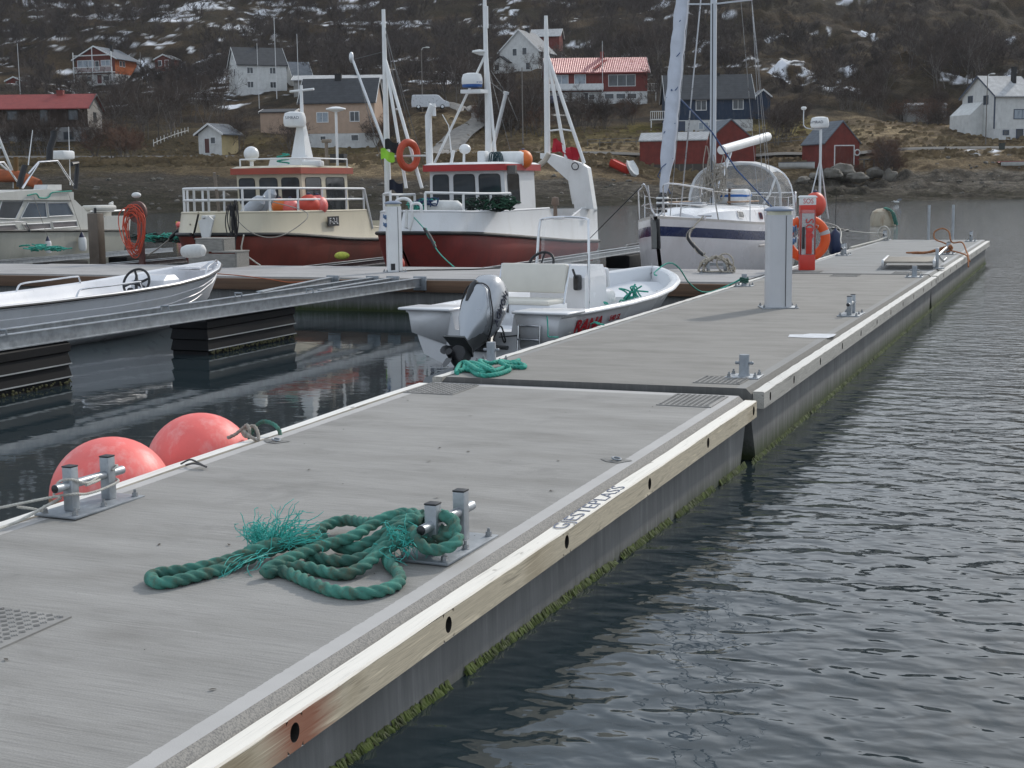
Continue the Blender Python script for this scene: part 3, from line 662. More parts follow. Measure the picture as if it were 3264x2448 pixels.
    for q in wins:
        face, a, z, w_, h_ = q[:5]; place(face, a, z, w_, h_, 'window', trim, .1, q[5] if len(q) > 5 else 2, 0, curt if (len(q) > 6 and q[6]) else pane)
    for (face, a, z, w_, h_, dm) in doors: place(face, a, z, w_, h_, 'door', trim, .09, 1, 0, dm)
    if corners:
        mb = MB()
        for x in (-wd/2-.012, wd/2+.012): mb.box((x, -.012, (h+z0)/2), (.16, .16, h-z0-.05))
        mb.build('corner_board', trim, root, False)
    return root
def deck_rail(root, x0, x1, y0, z0, hh, dep, mat_, solid=False, name='balcony', post=0):
    mb = MB(); mb.box(((x0+x1)/2, y0-dep/2, z0-.08), (x1-x0, dep-.02, .16))
    if solid: mb.box(((x0+x1)/2, y0-dep-.03, z0+hh/2), (x1-x0, .06, hh))
    else:
        mb.box(((x0+x1)/2, y0-dep, z0+hh), (x1-x0, .09, .09)); n = max(3, int((x1-x0)/(.28)))
        for k in range(n+1): mb.box((x0+(x1-x0)*k/n, y0-dep, z0+hh/2), (.07, .05, hh))
    if post:
        for x in (x0+.1, x1-.1): mb.box((x, y0-dep+.1, (z0-.2-post)/2+0), (.14, .14, z0+post-.2))
    return mb.build(name, mat_, root, False)
k205 = 205/F
# dark brown house with red roof, far left
h_ = house('brown_house', 'dark brown house with a long red roof and pale basement at the left edge', 'house', 95, 457, 205, 16.6, 8.2, 4.95, 1.9, R(2), 'x', w_brown, r_red, 2.2, M('grey_base', (.22, .22, .22), .9, 0, .15, 1.5, dirt=(.1, .1, .1)),
    [('F', -5.6, 3.9, 1.2, 1.1), ('F', -2.2, 3.9, 1.2, 1.1), ('F', 6.3, 3.9, 1.1, 1.2), ('F', 2.2, 3.6, .9, 1.9, 1), ('F', -6, 1, 1.4, .9), ('F', 5.5, 1.0, 1.2, .9), ('R', 4, 3.7, 1.5, 1.3)], [], [(3.6, 4, .9, .6)], .6, trim_d, side=M('pale_gable', (.33, .31, .29), .8))
h_ = house('orange_house', 'chalet with dark red gable, white balcony and orange side wall, high on the left', 'house', 307, 268, 330, 9.8, 10, 5.7, 2.55, R(-14), 'y', w_dkred, r_grey, 2.2, plaster,
    [('F', -2.4, 4.5, 4.0, 1.5, 3, 1), ('F', 2.6, 4.6, 2.2, 1.1, 2, 1), ('F', .45, 4.1, .9, 1.9, 1), ('R', 2.6, 4.5, .8, 1.1, 1), ('R', 4.0, 4.5, .8, 1.1, 1), ('F', -2, 1.2, 1.8, 1, 2), ('F', 2.6, 1.2, 1.5, 1, 1)], [('F', .9, 1.05, 1.1, 1.9, M('dark_red_door', (.1, .02, .02), .6))], [(1.5, 5, .6, .6)], .8, trim_w, side=w_orange)
deck_rail(h_, -4.9, 4.9, 0, 2.6, 1.1, 1.3, trim_w, post=2)
mb = MB()
for x in (-4.75, 0.0, 4.75): mb.box((x, -1.28, 4.1), (.16, .16, 8.2 if x == 0 else 5.8))
mb.box((0, -1.28, 6.25), (9.6, .16, .2)); mb.build('balcony_frame', trim_w, h_, False)
house('garden_cabin', 'small dark red cabin with white corner posts among bare trees above the village', 'cabin', 522, 220, 335, 4.2, 4, 2.2, .95, R(-12), 'y', w_dkred, r_dark, 0, None, [('F', -.9, 1.3, .8, 1.1, 1)], [('F', .8, 1.1, .8, 1.7, w_dkred)], [], .35, trim_w)
house('garden_shed', 'tiny red shed with white trim behind the long red roof', 'shed', 46, 288, 300, 3.4, 3, 1.9, .7, R(-10), 'y', w_red, r_dark, 0, None, [], [('F', .9, .95, .8, 1.6, wdull)], [], .35, trim_w)
house('white_house', 'white two-storey house with dark roof, left gable, on the upper left slope', 'house', 838, 290, 262, 8.9, 8.0, 4.7, 3.1, R(22), 'x', w_white, r_dark, .3, plaster,
    [('F', -2.2, 3.6, 1.0, 1.0), ('F', 1.9, 3.6, 1.0, 1.0), ('F', -2.2, 1.1, 1.0, 1.0), ('F', 1.9, 1.1, 1.0, 1.0), ('L', 2.3, 3.4, .9, 1.1, 1), ('L', 5.6, 3.4, .9, 1.1, 1), ('L', 2.3, .9, .8, .9, 1), ('L', 4, 6.1, .6, .9, 1)], [], [(0, 4, .6, .4)], .35, trim_w)
house('annex_house', 'low white annex with blue-grey roof beside the upper left white house', 'house', 965, 288, 270, 3.6, 6, 2.6, 2.6, R(22), 'x', w_white, r_grey, 0, None, [('F', 0, 1.3, .9, .9)], [], [], .3, trim_w)
house('flat_house', 'long low house with pale shallow roof showing above the dark roof of the peach house', 'house', 1080, 292, 252, 15.5, 8, 2.0, .9, R(2), 'x', w_grey, r_pale, 0, None, [('F', 5.6, .9, 1.2, 1)], [], [(3.0, 4, .9, .5)], .5, trim_w)
h_ = house('peach_house', 'peach coloured house with dark hipped roof and whitewashed basement behind the cream fishing boat', 'house', 1078, 471, 204, 10.6, 8.5, 6.35, 3.35, R(-3), 'x', w_cream, r_dark, 2.0, plaster,
    [('F', -2.1, 4.25, 1.5, 1.25, 2, 1), ('F', 2.45, 4.3, 1.2, 1.25, 2), ('F', 2.4, 1.35, .95, .75, 1), ('F', -2.1, 1.35, .7, .5, 1)], [], [(-.4, 4.2, .9, .7)], .35, trim_w)
h2 = house('garage', 'low peach garage wall beside the left end of the peach house', 'garage', 885, 425, 214, 5.0, 6, 3.0, .5, R(-3), 'x', w_cream, r_dark, 0, None, [], [], [], .25, trim_w)
house('garden_shed', 'little white shed with grey-blue roof, brown door and pale yellow side', 'shed', 671, 489, 200, 4.0, 3.7, 2.75, 1.15, R(-27), 'y', w_white, r_grey, 0, None, [('F', .55, 1.75, .75, .8, 1)], [('F', -.5, 1.05, .8, 1.95, M('brown_door', (.09, .03, .025), .6))], [], .55, trim_w, side=w_yellow)
h_ = house('white_house', 'white house with grey roof and small porch, above the red corrugated roof', 'house', 1655, 238, 290, 8.3, 9.2, 4.6, 4.0, R(-22), 'y', w_white, r_grey, 0, plaster,
    [('F', -.9, 4.4, .85, 1.3, 1), ('F', 1.2, 4.5, .85, 1.3, 1), ('F', 1.9, 1.6, .85, 1.3, 1)], [], [(0, 5, .7, .8)], .4, trim_w)
mb = MB(); mb.loft([[(x, y, z) for x, z in ((-4.6, -1), (-4.6, 2.4), (-3.2, 3.4), (-1.8, 2.4), (-1.8, -1))] for y in (-2.2, -.003)]); po = mb.build('porch', w_white, h_, False)
mb = MB(); mb.loft([[(x, y, z) for x, z in ((-4.9, 2.3), (-3.2, 3.5), (-1.5, 2.3), (-1.5, 2.45), (-3.2, 3.68), (-4.9, 2.45))] for y in (-2.5, -.01)]); mb.build('porch_roof', r_dark, po, False)
mb = MB(); mb.box((-3.9, -2.2, 1.4), (.9, .06, 1.1)); mb.build('porch_window', pane, po, False)
house('red_shed', 'red shed with pale roof half hidden behind the white gabled house', 'shed', 1738, 152, 330, 6.4, 6, 2.6, 1.6, R(-10), 'x', w_red, r_pale, 0, None, [], [], [], .5, trim_w, side=w_red)
h_ = house('red_house', 'long red house with red corrugated roof, white balcony and white basement', 'house', 1905, 330, 250, 17.2, 8.5, 5.35, 2.5, R(2), 'x', w_red, r_red, 2.0, plaster,
    [('F', -6.2, 4.1, 2.2, 1.4, 2, 1), ('F', -3.0, 4.0, 1.8, 1.7, 1, 1), ('F', 4.2, 3.85, 4.5, 1.8, 3), ('F', 2.0, 1.2, 1.5, .8, 1), ('F', 4.0, 1.2, 1.5, .8, 1), ('F', 5.9, 1.2, 1.5, .8, 1), ('F', -1.0, 1.1, .9, .8, 1), ('F', -2.6, 1.0, .5, .8, 1)], [('F', -2.0, .95, .7, 1.7, trim_d)], [(1.2, 4.2, .55, 1.1)], .6, trim_w, corr=.317)
deck_rail(h_, -8.4, .9, 0, 2.35, .95, 1.2, trim_w, True)
deck_rail(h_, 8.65, 10.4, 3.0, 2.3, 1.1, 1.2, trim_w, post=2, name='side_deck')
mb = MB(); a = (1.2, 3.3); 
mb.prism([(-1.5, 0), (-.9, 0), (1.6, 3.6), (1.0, 3.6)], .05, (.5, -.2, 5.75), (1, 0, 0), (0, .84, .5)); mb.build('roof_walkway', r_red, h_, False)
h_ = house('blue_house', 'dark blue house with charcoal roof and white basement behind the sailing boat mast', 'house', 2262, 425, 212, 12.6, 9.5, 5.05, 3.5, R(-2), 'x', w_blue, r_dark, 1.95, plaster,
    [('F', -1.25, 4.05, 1.4, 1.3, 2), ('F', 4.1, 4.1, 1.4, 1.3, 2), ('F', -.9, 1.1, 1.3, .9, 2, 1)], [('F', -4.6, .95, 2.1, 1.75, trimb)], [(1.6, 4.8, .6, .3)], .4, trim_w)
deck_rail(h_, -8.6, -6.3, 2.2, 2.2, 1.1, 2.0, trim_w, post=2)
house('blue_shed', 'dark blue shed close against the right end of the blue house', 'shed', 2432, 362, 222, 2.2, 4, 2.6, .9, 0, 'y', w_blue, r_grey, 0, None, [], [], [], .3, trim_w)
def stilts(root, x0, x1, y0, y1, z0, n):
    mb = MB()
    for k in range(n):
        for y in (y0+.1, y1-.1): mb.box((x0+(x1-x0)*k/(n-1), y, z0-1.4), (.18, .18, 2.7), k*.01)
    for k in range(n-1): mb.bar((x0+(x1-x0)*k/(n-1), y0+.1, z0-1.6), (x0+(x1-x0)*(k+1)/(n-1), y0+.1, z0-.2), .1, .1)
    return mb.build('stilts', M('grey_timber', (.13, .12, .105), .9, 0, .3, 4), root, False)
h_ = house('boathouse', 'long low red boathouse with pale roof standing on stilts, left of the sailing boat mast', 'boathouse', 2145, 523, 186, 8.6, 4, 3.0, .9, R(-14), 'x', w_rust, r_pale, 0, M('stilt_floor', (.07, .06, .05), .9), [('L', 2, 1.6, .5, .6, 1)], [], [], .2, w_rust, False); stilts(h_, -4.2, 4.2, 0, 4, 0, 6)
h_ = house('boathouse', 'red boathouse with its gable end to the water, behind the sailing boat boom', 'boathouse', 2330, 520, 188, 6.6, 8, 2.75, 2.75, R(8), 'y', w_rust, r_grey, 0, M('stilt_floor', (.07, .06, .05), .9), [], [], [], .15, trim_w, False); stilts(h_, -3.2, 3.2, 0, 8, 0, 4)
h_ = house('boathouse', 'red boathouse with white outlined double door and grey roof on the right shore', 'boathouse', 2684, 536, 184, 4.85, 6.2, 3.2, 2.6, R(16), 'y', w_rust, r_grey, 0, M('stilt_floor', (.07, .06, .05), .9), [], [], [], .2, w_rust, False, corners=False); stilts(h_, -2.3, 2.3, 0, 6, 0, 4)
mb = MB()
for a, b in (((-1.1, 0), (-1.1, 2.85)), ((-1.1, 2.85), (1.65, 2.85)), ((1.65, 2.85), (1.65, 0))): mb.bar((a[0], -.03, a[1]), (b[0], -.03, b[1]), .06, .13, (0, 1, 0)) if 0 else mb.box(((a[0]+b[0])/2, -.03, (a[1]+b[1])/2), (abs(b[0]-a[0])+.13, .06, abs(b[1]-a[1])+.13))
fo = mb.build('door', trim_w, h_, False); mb = MB(); mb.box((-.40, -.015, 1.4), (1.3, .03, 2.7)); mb.box((.95, -.015, 1.4), (1.3, .03, 2.7)); mb.build('door_leaf', w_dkred, fo, False)
q = MB().torus((0, 0, 0), .36, .085, (0, 1, 0), 24, 8).build('lifebuoy', wdull, None); q.matrix_world = h_.matrix_basis @ Matrix.Translation((2.05, -.12, 1.95)); tag(q, 'pale ring hanging on the red boathouse wall right of its door', 'lifebuoy')
house('grey_shed', 'weathered grey shed half hidden by bushes between the right boathouse and the right white house', 'shed', 2952, 402, 238, 6.4, 4, 3.3, .35, R(-6), 'x', w_grey, r_pale, 0, None, [], [('F', 1.0, 1.7, 1.6, 1.6, M('dark_gap', (.03, .03, .03), .9))], [], .15, w_grey, False)
h_ = house('white_house', 'white house with blue trim and grey sheet roof at the right edge', 'house', 3232, 445, 205, 6.8, 7.5, 6.2, 2.7, R(18), 'x', w_white, r_pale, 1.5, plaster,
    [('F', 1.2, 3.55, 2.6, 1.2, 2, 1), ('L', 5.6, 5.8, .9, 1.0, 1), ('L', 2.0, 5.6, .9, 1.1, 2), ('L', 5.4, 3.2, .6, 1.1, 1), ('F', -1.4, 1.0, .8, .5, 1)], [('F', .9, .7, 1.0, 1.4, trim_d)], [(1.5, 2.5, .55, 1.3)], .45, trimb, corners=True, side=w_white)
mb = MB(); mb.loft([[(x, y, z) for x, z in ((-5.6, -1), (-5.6, 3.6), (-3.45, 5.4), (-3.45, -1))] for y in (2.5, 7.3)]); mb.build('lean_to', w_white, h_, False)
# cars
def car_profile(root, prof, wd, body, glassq, wheels, r=.33):
    mb = MB(); n = len(prof); rings = []
    for y, s_ in ((-wd/2, .93), (-wd/2+.08, 1), (wd/2-.08, 1), (wd/2, .93)):
        rings.append([(x*(1 if s_ == 1 else .985), y+(0 if s_ == 1 else math.copysign(-.10*max(0, (z-1.0)), y)), (z if s_ == 1 else .25+(z-.25)*.965)) for x, z in prof])
    mb.loft(rings); mb.build('body', body, root, True, 30)
    for gx, name in ((g, 'side_window') for g in glassq):
        mb = MB()
        for y in (-wd/2-.006, ):
            mb.add([(x, y+.11*max(0, z-1.0)-.012, z) for x, z in gx]+[(x, y+.11*max(0, z-1.0)+.02, z) for x, z in gx], [(0, 1, 2, 3), (7, 6, 5, 4), (0, 4, 5, 1), (1, 5, 6, 2), (2, 6, 7, 3), (3, 7, 4, 0)])
        mb.build(name, glassd, root, False)
    for x in wheels:
        for y in (-wd/2+.09, wd/2-.09):
            mb = MB(); mb.lathe([(.0, -.1), (r*.9, -.1), (r, -.06), (r, .06), (r*.9, .1), (0, .1)], (x, y, r), 20, (0, 1, 0)); wo = mb.build('wheel', blackr, root)
            mb = MB(); mb.lathe([(0, -.115), (r*.6, -.11), (r*.62, .11), (0, .115)], (x, y, r), 16, (0, 1, 0)); mb.build('rim', alu, wo)
xv, zz = view_of(PD(1370, 345, 214))[0], 0
v_ = thing('van', 'silver-white panel van parked on the slope beside the gravel driveway', 'van', PD(1372, 346, 214)+Vector((0, 0, -.1)), YAW+R(4))
car_profile(v_, [(-2.75, .3), (-2.8, 1.0), (-2.68, 1.9), (-2.5, 2.05), (.9, 2.05), (1.25, 1.95), (2.0, 1.25), (2.7, 1.0), (2.82, .75), (2.8, .3)], 1.9, M('silver_paint', (.55, .57, .6), .3, .3, .04), [[(-.75, 1.2), (.15, 1.2), (.15, 1.75), (-.75, 1.75)], [(.6, 1.2), (1.75, 1.2), (1.2, 1.75), (.6, 1.75)]], (-1.75, 1.75), .34)
mb = MB(); mb.box((2.55, -.7, .85), (.3, .35, .2), None, .05); mb.build('headlight', M('lamp_glass', (.7, .7, .72), .1), v_)
v_ = thing('parked_car', 'dark blue car parked below the white balcony of the red house', 'car', PD(1768, 335, 244), YAW+R(70))
car_profile(v_, [(-2, .3), (-2.05, .8), (-1.9, 1.0), (-1.4, 1.5), (.4, 1.5), (1.1, 1.0), (1.9, .85), (2.05, .6), (2.0, .3)], 1.7, M('blue_car_paint', (.02, .03, .08), .25), [[(-1.3, 1.0), (.8, 1.0), (.35, 1.4), (-1.1, 1.4)]], (-1.25, 1.3), .31)
# poles
polem = M('pole_wood', (.16, .145, .13), .85, 0, .2, 6); polew = M('pole_white', (.6, .6, .6), .5)
def pole(nm, label, cat, u, v0, v1, D, r, mat_, group=None, lamp=None):
    a = PD(u, v1, D); b = PD(u, v0, D); rt_ = thing(nm, label, cat, a, YAW, group); H = b.z-a.z
    mb = MB(); mb.cyl((0, 0, -.8), (0, 0, H), r, r*.7, 8); mb.build('pole', mat_, rt_)
    if lamp:
        mb = MB(); mb.tube([(0, 0, H-.3), (lamp*.2, 0, H+.1), (lamp*.8, 0, H+.2)], .05, 6); mb.ball((lamp, 0, H+.17), .2, 10, 6, (1.8, .8, .55)); mb.build('lamp_head', wdull, rt_)
    return rt_
pole('street_lamp', 'tall street lamp beside the van', 'street lamp', 1347, 155, 342, 216, .09, polem, None, .9)
pole('street_lamp', 'street lamp with a short arm near the right white house', 'street lamp', 3141, 240, 470, 196, .08, polem, None, .7)
pole('utility_pole', 'bare wooden pole between the orange chalet and the small cabin', 'pole', 452, 165, 278, 310, .12, polem)
pole('utility_pole', 'thin wooden pole standing in front of the white gabled house', 'pole', 1667, 215, 470, 200, .1, polem)
pole('flagpole', 'white flagpole in front of the long red roof house', 'flagpole', 64, 138, 288, 260, .06, polew)
pole('flagpole', 'tall white flagpole right of the upper left white house', 'flagpole', 882, 55, 300, 240, .07, polew)
pole('flagpole', 'slender flagpole in front of the upper left white house', 'flagpole', 826, 137, 330, 236, .055, polew)
pole('flagpole', 'white flagpole next to the grey-blue annex roof', 'flagpole', 952, 108, 285, 236, .06, polew)
pole('flagpole', 'thin flagpole in front of the red house chimney', 'flagpole', 1921, 130, 360, 232, .05, polew)
# ------------------------------------------------------------------ things on the pontoons
def zdk(Y): return .45-.0201*(11.6-Y) if Y < 11.63 else .5
def onP(u, v, h=0):
    z = .45
    for _ in range(4): P = Pz(u, v, z+h); z = zdk(P.y)
    return P
boltm = M('bolt_steel', (.30, .31, .32), .4, .8, .2, 20)
def bolt(mb, x, y, z=.012):
    mb.cyl((x, y, z), (x, y, z+.006), .021, .021, 12); mb.cyl((x, y, z+.006), (x, y, z+.026), .0165, .0165, 6); mb.cyl((x, y, z+.026), (x, y, z+.045), .0085, .008, 8)
def double_bollard(label, loc, rz=0, s=1):
    t = thing('mooring_bollard', label, 'bollard', loc, rz, 'mooring bollards on the pontoons'); t.scale = (s, s, s)
    mb = MB().box((0, 0, .007), (.30, .63, .014), None, .003); mb.build('base_plate', galvd, t)
    for y in (-.165, .165):
        mb = MB().box((0, y, .014+.128), (.066, .066, .256), None, .006); p = mb.build('post', galv, t)
        mb = MB().box((0, y, .274), (.068, .068, .009), None, .003); mb.build('end_cap', blackp, p)
    mb = MB().cyl((0, -.30, .165), (0, .30, .165), .0255, None, 20); c = mb.build('crossbar', galv, t)
    mb = MB()
    for s_ in (-1, 1): mb.cyl((0, s_*.2995, .165), (0, s_*.303, .165), .0235, None, 18)
    mb.build('end_cap', blackp, c)
    for q in ((.11, -.27), (-.11, -.27), (.11, .27), (-.11, .27), (.11, -.02)): mb = MB(); bolt(mb, *q); mb.build('bolt', boltm, t)
    return t
def single_bollard(label, loc, rz=0):
    t = thing('mooring_bollard', label, 'bollard', loc, rz, 'mooring bollards on the pontoons')
    MB().box((0, 0, .006), (.30, .28, .012), None, .003).build('base_plate', galv, t)
    mb = MB(); mb.lathe([(.055, .012), (.046, .03), (.045, .195), (.043, .20), (.0, .20)], n=24); mb.build('post', galvd, t)
    mb = MB(); mb.cyl((-.068, 0, .125), (.068, 0, .125), .014, None, 12); mb.ball((-.068, 0, .125), .016, 10, 6); mb.ball((.068, 0, .125), .016, 10, 6); mb.build('cross_pin', galvd, t)
    for q in ((.115, -.105), (-.115, -.105), (.115, .105), (-.115, .105)): mb = MB(); bolt(mb, *q, .012); mb.build('bolt', boltm, t)
    return t
double_bollard('near left bollard with two square posts and a thin white rope turned round it', (-5.40, 6.77, zdk(6.77)), R(-1.5))
double_bollard('near right bollard with two square posts, held by the thick frayed green rope', (-2.985, 6.55, zdk(6.55)), R(-1.5))
single_bollard('round bollard post standing in the bright green rope coil behind the outboard motor', (-5.30, 12.74, .5), R(5))
single_bollard('bare round bollard post beside the joint, next to the water on the right', (-2.73, 12.36, .5), R(2))
double_bollard('bare double bollard between the pedestal and the open water', (-2.72, 18.55, .5), R(0), .92)
single_bollard('round bollard post with a dark green mooring line wound round it by the cross pontoon', (-5.18, 23.4, .5))
double_bollard('double bollard on the cross pontoon buried under a beige rope coil', (-6.45, 26.75, .5), R(90))
double_bollard('double bollard behind the red lifebuoy post, with the stern line of the sailing boat', (-5.09, 33.4, .51), 0)
double_bollard('far left bollard wrapped in a white rope near the pontoon end', (-5.25, 42.0, .51), 0)
single_bollard('short bollard just in front of the aluminium ladder lying on the deck', (-2.74, 26.1, .5))
double_bollard('bollard entangled in an orange rope on the far pontoon', (-2.85, 34.2, .51), 0)
double_bollard('last bare bollard at the far right corner of the pontoon', (-2.85, 41.3, .51), 0)
# --- thick green rope
def path(pts, u0, v0, k): return [onP(u0+a/k, v0+b/k, h) for a, b, h in pts]
zr = .027
T3 = (400, 1500, 1.843)
strands_ = [
 [(1760, 300, .15), (1690, 262, .16), (1590, 262, .15), (1500, 290, .14), (1430, 330, .12), (1340, 385, .10), (1200, 430, .08), (1050, 480, .07), (930, 530, .06), (850, 570, .05), (815, 590, .04), (850, 600, .03), (940, 575, .03), (1040, 565, .04), (1150, 590, .03), (1270, 610, .03), (1370, 580, .04), (1450, 520, .06), (1530, 440, .09), (1620, 370, .12), (1720, 330, .13), (1800, 330, .12)],
 [(920, 590, .03), (1000, 620, .03), (1100, 665, .03), (1230, 708, .03), (1380, 722, .03), (1520, 700, .03), (1605, 655, .03), (1600, 600, .03), (1555, 550, .035), (1535, 500, .05), (1550, 455, .08), (1610, 420, .10), (1700, 390, .12), (1780, 370, .12)],
 [(960, 440, .05), (1060, 400, .05), (1130, 355, .05), (1210, 310, .06), (1310, 292, .07), (1400, 305, .09), (1470, 300, .12), (1560, 270, .15), (1650, 250, .16), (1740, 262, .16)],
 [(1180, 400, .06), (1050, 420, .06), (930, 445, .06), (800, 490, .05), (690, 530, .04), (560, 580, .03), (420, 618, .03), (290, 650, .03), (200, 660, .03), (150, 640, .03), (165, 612, .03), (240, 598, .03), (370, 582, .035), (520, 550, .045), (640, 515, .055), (760, 465, .08), (880, 430, .09), (1000, 420, .08)],
 [(1060, 490, .03), (1140, 515, .03), (1240, 530, .03), (1340, 525, .035), (1440, 490, .05), (1520, 420, .1), (1580, 350, .14), (1680, 300, .16), (1770, 290, .15)],
 [(1230, 440, .04), (1320, 460, .04), (1410, 430, .06), (1500, 380, .1), (1570, 320, .15), (1660, 285, .17), (1750, 300, .16)],
 [(1690, 350, .14), (1720, 420, .12), (1790, 465, .09), (1880, 455, .09), (1945, 420, .11), (1950, 390, .12), (1900, 385, .12), (1820, 400, .10), (1740, 395, .1)],
 [(1760, 280, .16), (1820, 265, .20), (1880, 270, .21), (1930, 300, .18), (1935, 350, .15), (1890, 380, .12), (1830, 360, .12), (1790, 320, .14), (1800, 290, .17)],
 [(1850, 260, .19), (1905, 280, .20), (1915, 330, .16), (1880, 365, .13), (1850, 340, .14)],
]
mb = MB()
for s_ in strands_: rope_mb(mb, path(s_, *T3), .0325, .011, 24)
green = mb.build('mooring_rope', teald, None, True, 50); tag(green, 'thick weathered green rope with frayed ends heaped on the near deck', 'rope')
mb = MB(); rnd = random.Random(4)
def fray(org, tips, n, spread, ln):
    for _ in range(n):
        a = Vector(onP(T3[0]+(org[0]+rnd.gauss(0, 45))/T3[2], T3[1]+(org[1]+rnd.gauss(0, 16))/T3[2], org[2]))
        tx, ty, th = rnd.choice(tips); bz = Vector(onP(T3[0]+(tx)/T3[2], T3[1]+(ty+th*0)/T3[2], 0)) if th == 0 else a+Vector((tx, ty, th))
        d = (bz-a)*rnd.uniform(.5, 1.1)+Vector((rnd.gauss(0, spread), rnd.gauss(0, spread), rnd.gauss(0, spread)))
        w1 = Vector((rnd.gauss(0, .03), rnd.gauss(0, .03), rnd.uniform(.0, .045))); pts = []
        for k in range(9):
            t_ = k/8; p = a+d*t_+w1*math.sin(t_*math.pi)+Vector((rnd.gauss(0, .004), rnd.gauss(0, .004), rnd.gauss(0, .004)))*(k > 0); p.z = max(p.z, zdk(p.y)+.004); pts.append(p)
        mb.tube(pts, [.0022]*7+[.0018, .0012], 4, True)
fray((900, 430, .07), [(.02, .05, .17), (.10, .03, .12), (.17, .02, .07), (.12, .08, .15), (-.14, .02, .02), (.2, .05, .10), (.15, .05, .04), (.08, .0, .02)], 120, .035, .2)
fray((820, 430, .06), [(-.07, 0, .06), (-.03, .02, .09), (.03, 0, .09)], 130, .03, .1)
fray((850, 470, .06), [(560, 640, 0), (700, 630, 0), (780, 600, 0)], 16, .012, .1)
fray((1620, 410, .10), [(.08, -.04, .02), (.02, -.02, -.05), (-.04, 0, .06), (.1, -.05, -.05)], 110, .025, .1)
mb.build('frayed_strands', M('fresh_green_fibres', (.045, .40, .34), .6, 0, .3, 40), green, False)['kind'] = 'stuff'
# --- bright coil at the single bollard
T6 = (1300, 1050, 5.53)
mb = MB()
for s_ in ([(1960, 545, .03), (1880, 575, .03), (1760, 580, .03), (1640, 565, .05), (1520, 585, .06), (1430, 600, .05), (1330, 570, .05), (1270, 560, .07), (1330, 620, .06), (1440, 665, .05), (1500, 720, .03), (1460, 765, .02), (1360, 755, .03), (1240, 720, .05), (1120, 640, .06), (1010, 580, .06), (920, 620, .04), (860, 730, .02), (870, 765, .02)],
           [(1090, 710, .03), (1150, 740, .02), (1220, 790, .02), (1350, 815, .02), (1500, 805, .02), (1640, 775, .02), (1770, 725, .02), (1790, 700, .02)],
           [(2010, 620, .02), (2060, 640, .02), (2040, 670, .02), (1940, 665, .02), (1800, 660, .03), (1650, 690, .04), (1520, 735, .04), (1420, 700, .06), (1300, 640, .07), (1160, 590, .07), (1040, 600, .05), (1000, 680, .03), (1080, 710, .03), (1200, 690, .04), (1270, 720, .04)],
           [(2000, 610, .02), (1900, 600, .03), (1800, 610, .03), (1700, 590, .05), (1620, 570, .07), (1700, 620, .06), (1760, 660, .05)],
           [(900, 740, .02), (1000, 700, .03), (1090, 660, .05), (1180, 640, .06), (1290, 690, .05), (1340, 760, .03), (1290, 790, .02)]):
    rope_mb(mb, path(s_, *T6), .0235)
tag(mb.build('mooring_rope', tealr, None, True, 50), 'bright green rope coil heaped round the bollard behind the outboard motor', 'rope')
# --- thin white rope round the near left bollard
T5 = (0, 1450, 5.53); bx, by, bz0 = -5.40, 6.77, zdk(6.77)
mb = MB()
def loc_(x, y, z): return Vector((bx+x, by+y, bz0+z))
rope_mb(mb, [loc_(-.9, -.9, -.05), loc_(-.5, -.62, .03), loc_(-.2, -.40, .085), loc_(-.04, -.24, .11), loc_(.045, -.20, .12), loc_(.05, -.10, .10), loc_(.055, .05, .10), loc_(.05, .20, .115), loc_(.0, .215, .13), loc_(-.045, .18, .15), loc_(-.04, .12, .16), loc_(.02, .05, .17), loc_(.045, -.05, .16), loc_(.05, -.12, .17), loc_(.02, -.20, .205), loc_(-.03, -.24, .19), loc_(-.05, -.26, .12), loc_(0, -.28, .12)], .0085)
rope_mb(mb, [loc_(.045, .16, .19), loc_(.05, .20, .21), loc_(.0, .22, .20), loc_(-.045, .19, .17), loc_(.0, .1, .15), loc_(.05, 0, .155), loc_(.05, -.1, .15)], .0085)
rope_mb(mb, [loc_(-.05, -.2, .09), loc_(-.08, -.3, .06), loc_(-.12, -.5, .01), loc_(-.10, -.8, .012), loc_(-.09, -1.3, .012)], .0095)
rope_mb(mb, [loc_(-.2, -.40, .07), loc_(-.15, -.34, .05), loc_(-.10, -.30, .03)], .0085)
tag(mb.build('mooring_line', whiter, None, True, 50), 'thin white mooring line turned round the near left bollard', 'rope')
# --- small lashings on the left edge
def lash(label, u, v, r, mat_, pts):
    P = onP(u, v, .0); mb = MB(); rope_mb(mb, [P+Vector(q) for q in pts], r); return tag(mb.build('rope_loop', mat_, None, True, 50), label, 'rope', 'lashings on the left timber')
lash('grey shackle loop of rope on the left timber near the big pink buoys', 625, 1492, .007, M('dark_rope', (.09, .085, .085), .8), [(-.12, .0, .02), (-.06, .02, .05), (0, .02, .035), (.06, .0, .02), (.1, -.03, .02), (.05, -.02, .03), (-.02, .0, .03), (-.1, .03, .01)])
lash('knotted grey rope on the left timber by the rear pink buoy', 782, 1398, .014, greyr, [(-.14, -.02, .0), (-.08, .0, .03), (-.02, .02, .08), (.02, 0, .1), (.05, -.02, .06), (.02, -.02, .02), (-.03, .02, .05), (.04, .04, .09), (.09, .02, .06), (.12, -.02, .0), (.06, -.04, .03), (0, -.02, .06)])
lash('green rope loop arching over the left timber', 850, 1380, .016, teald, [(-.16, .04, -.02), (-.12, .02, .03), (-.03, 0, .085), (.06, 0, .07), (.12, -.02, .03), (.14, -.04, -.02)])
lash('green rope tail hanging over the left timber beside the motor boat ladder', 1745, 1080, .008, tealr, [(-.02, .05, .25), (0, .02, .12), (.01, 0, .03), (.06, .02, .02), (.12, .03, .02)])
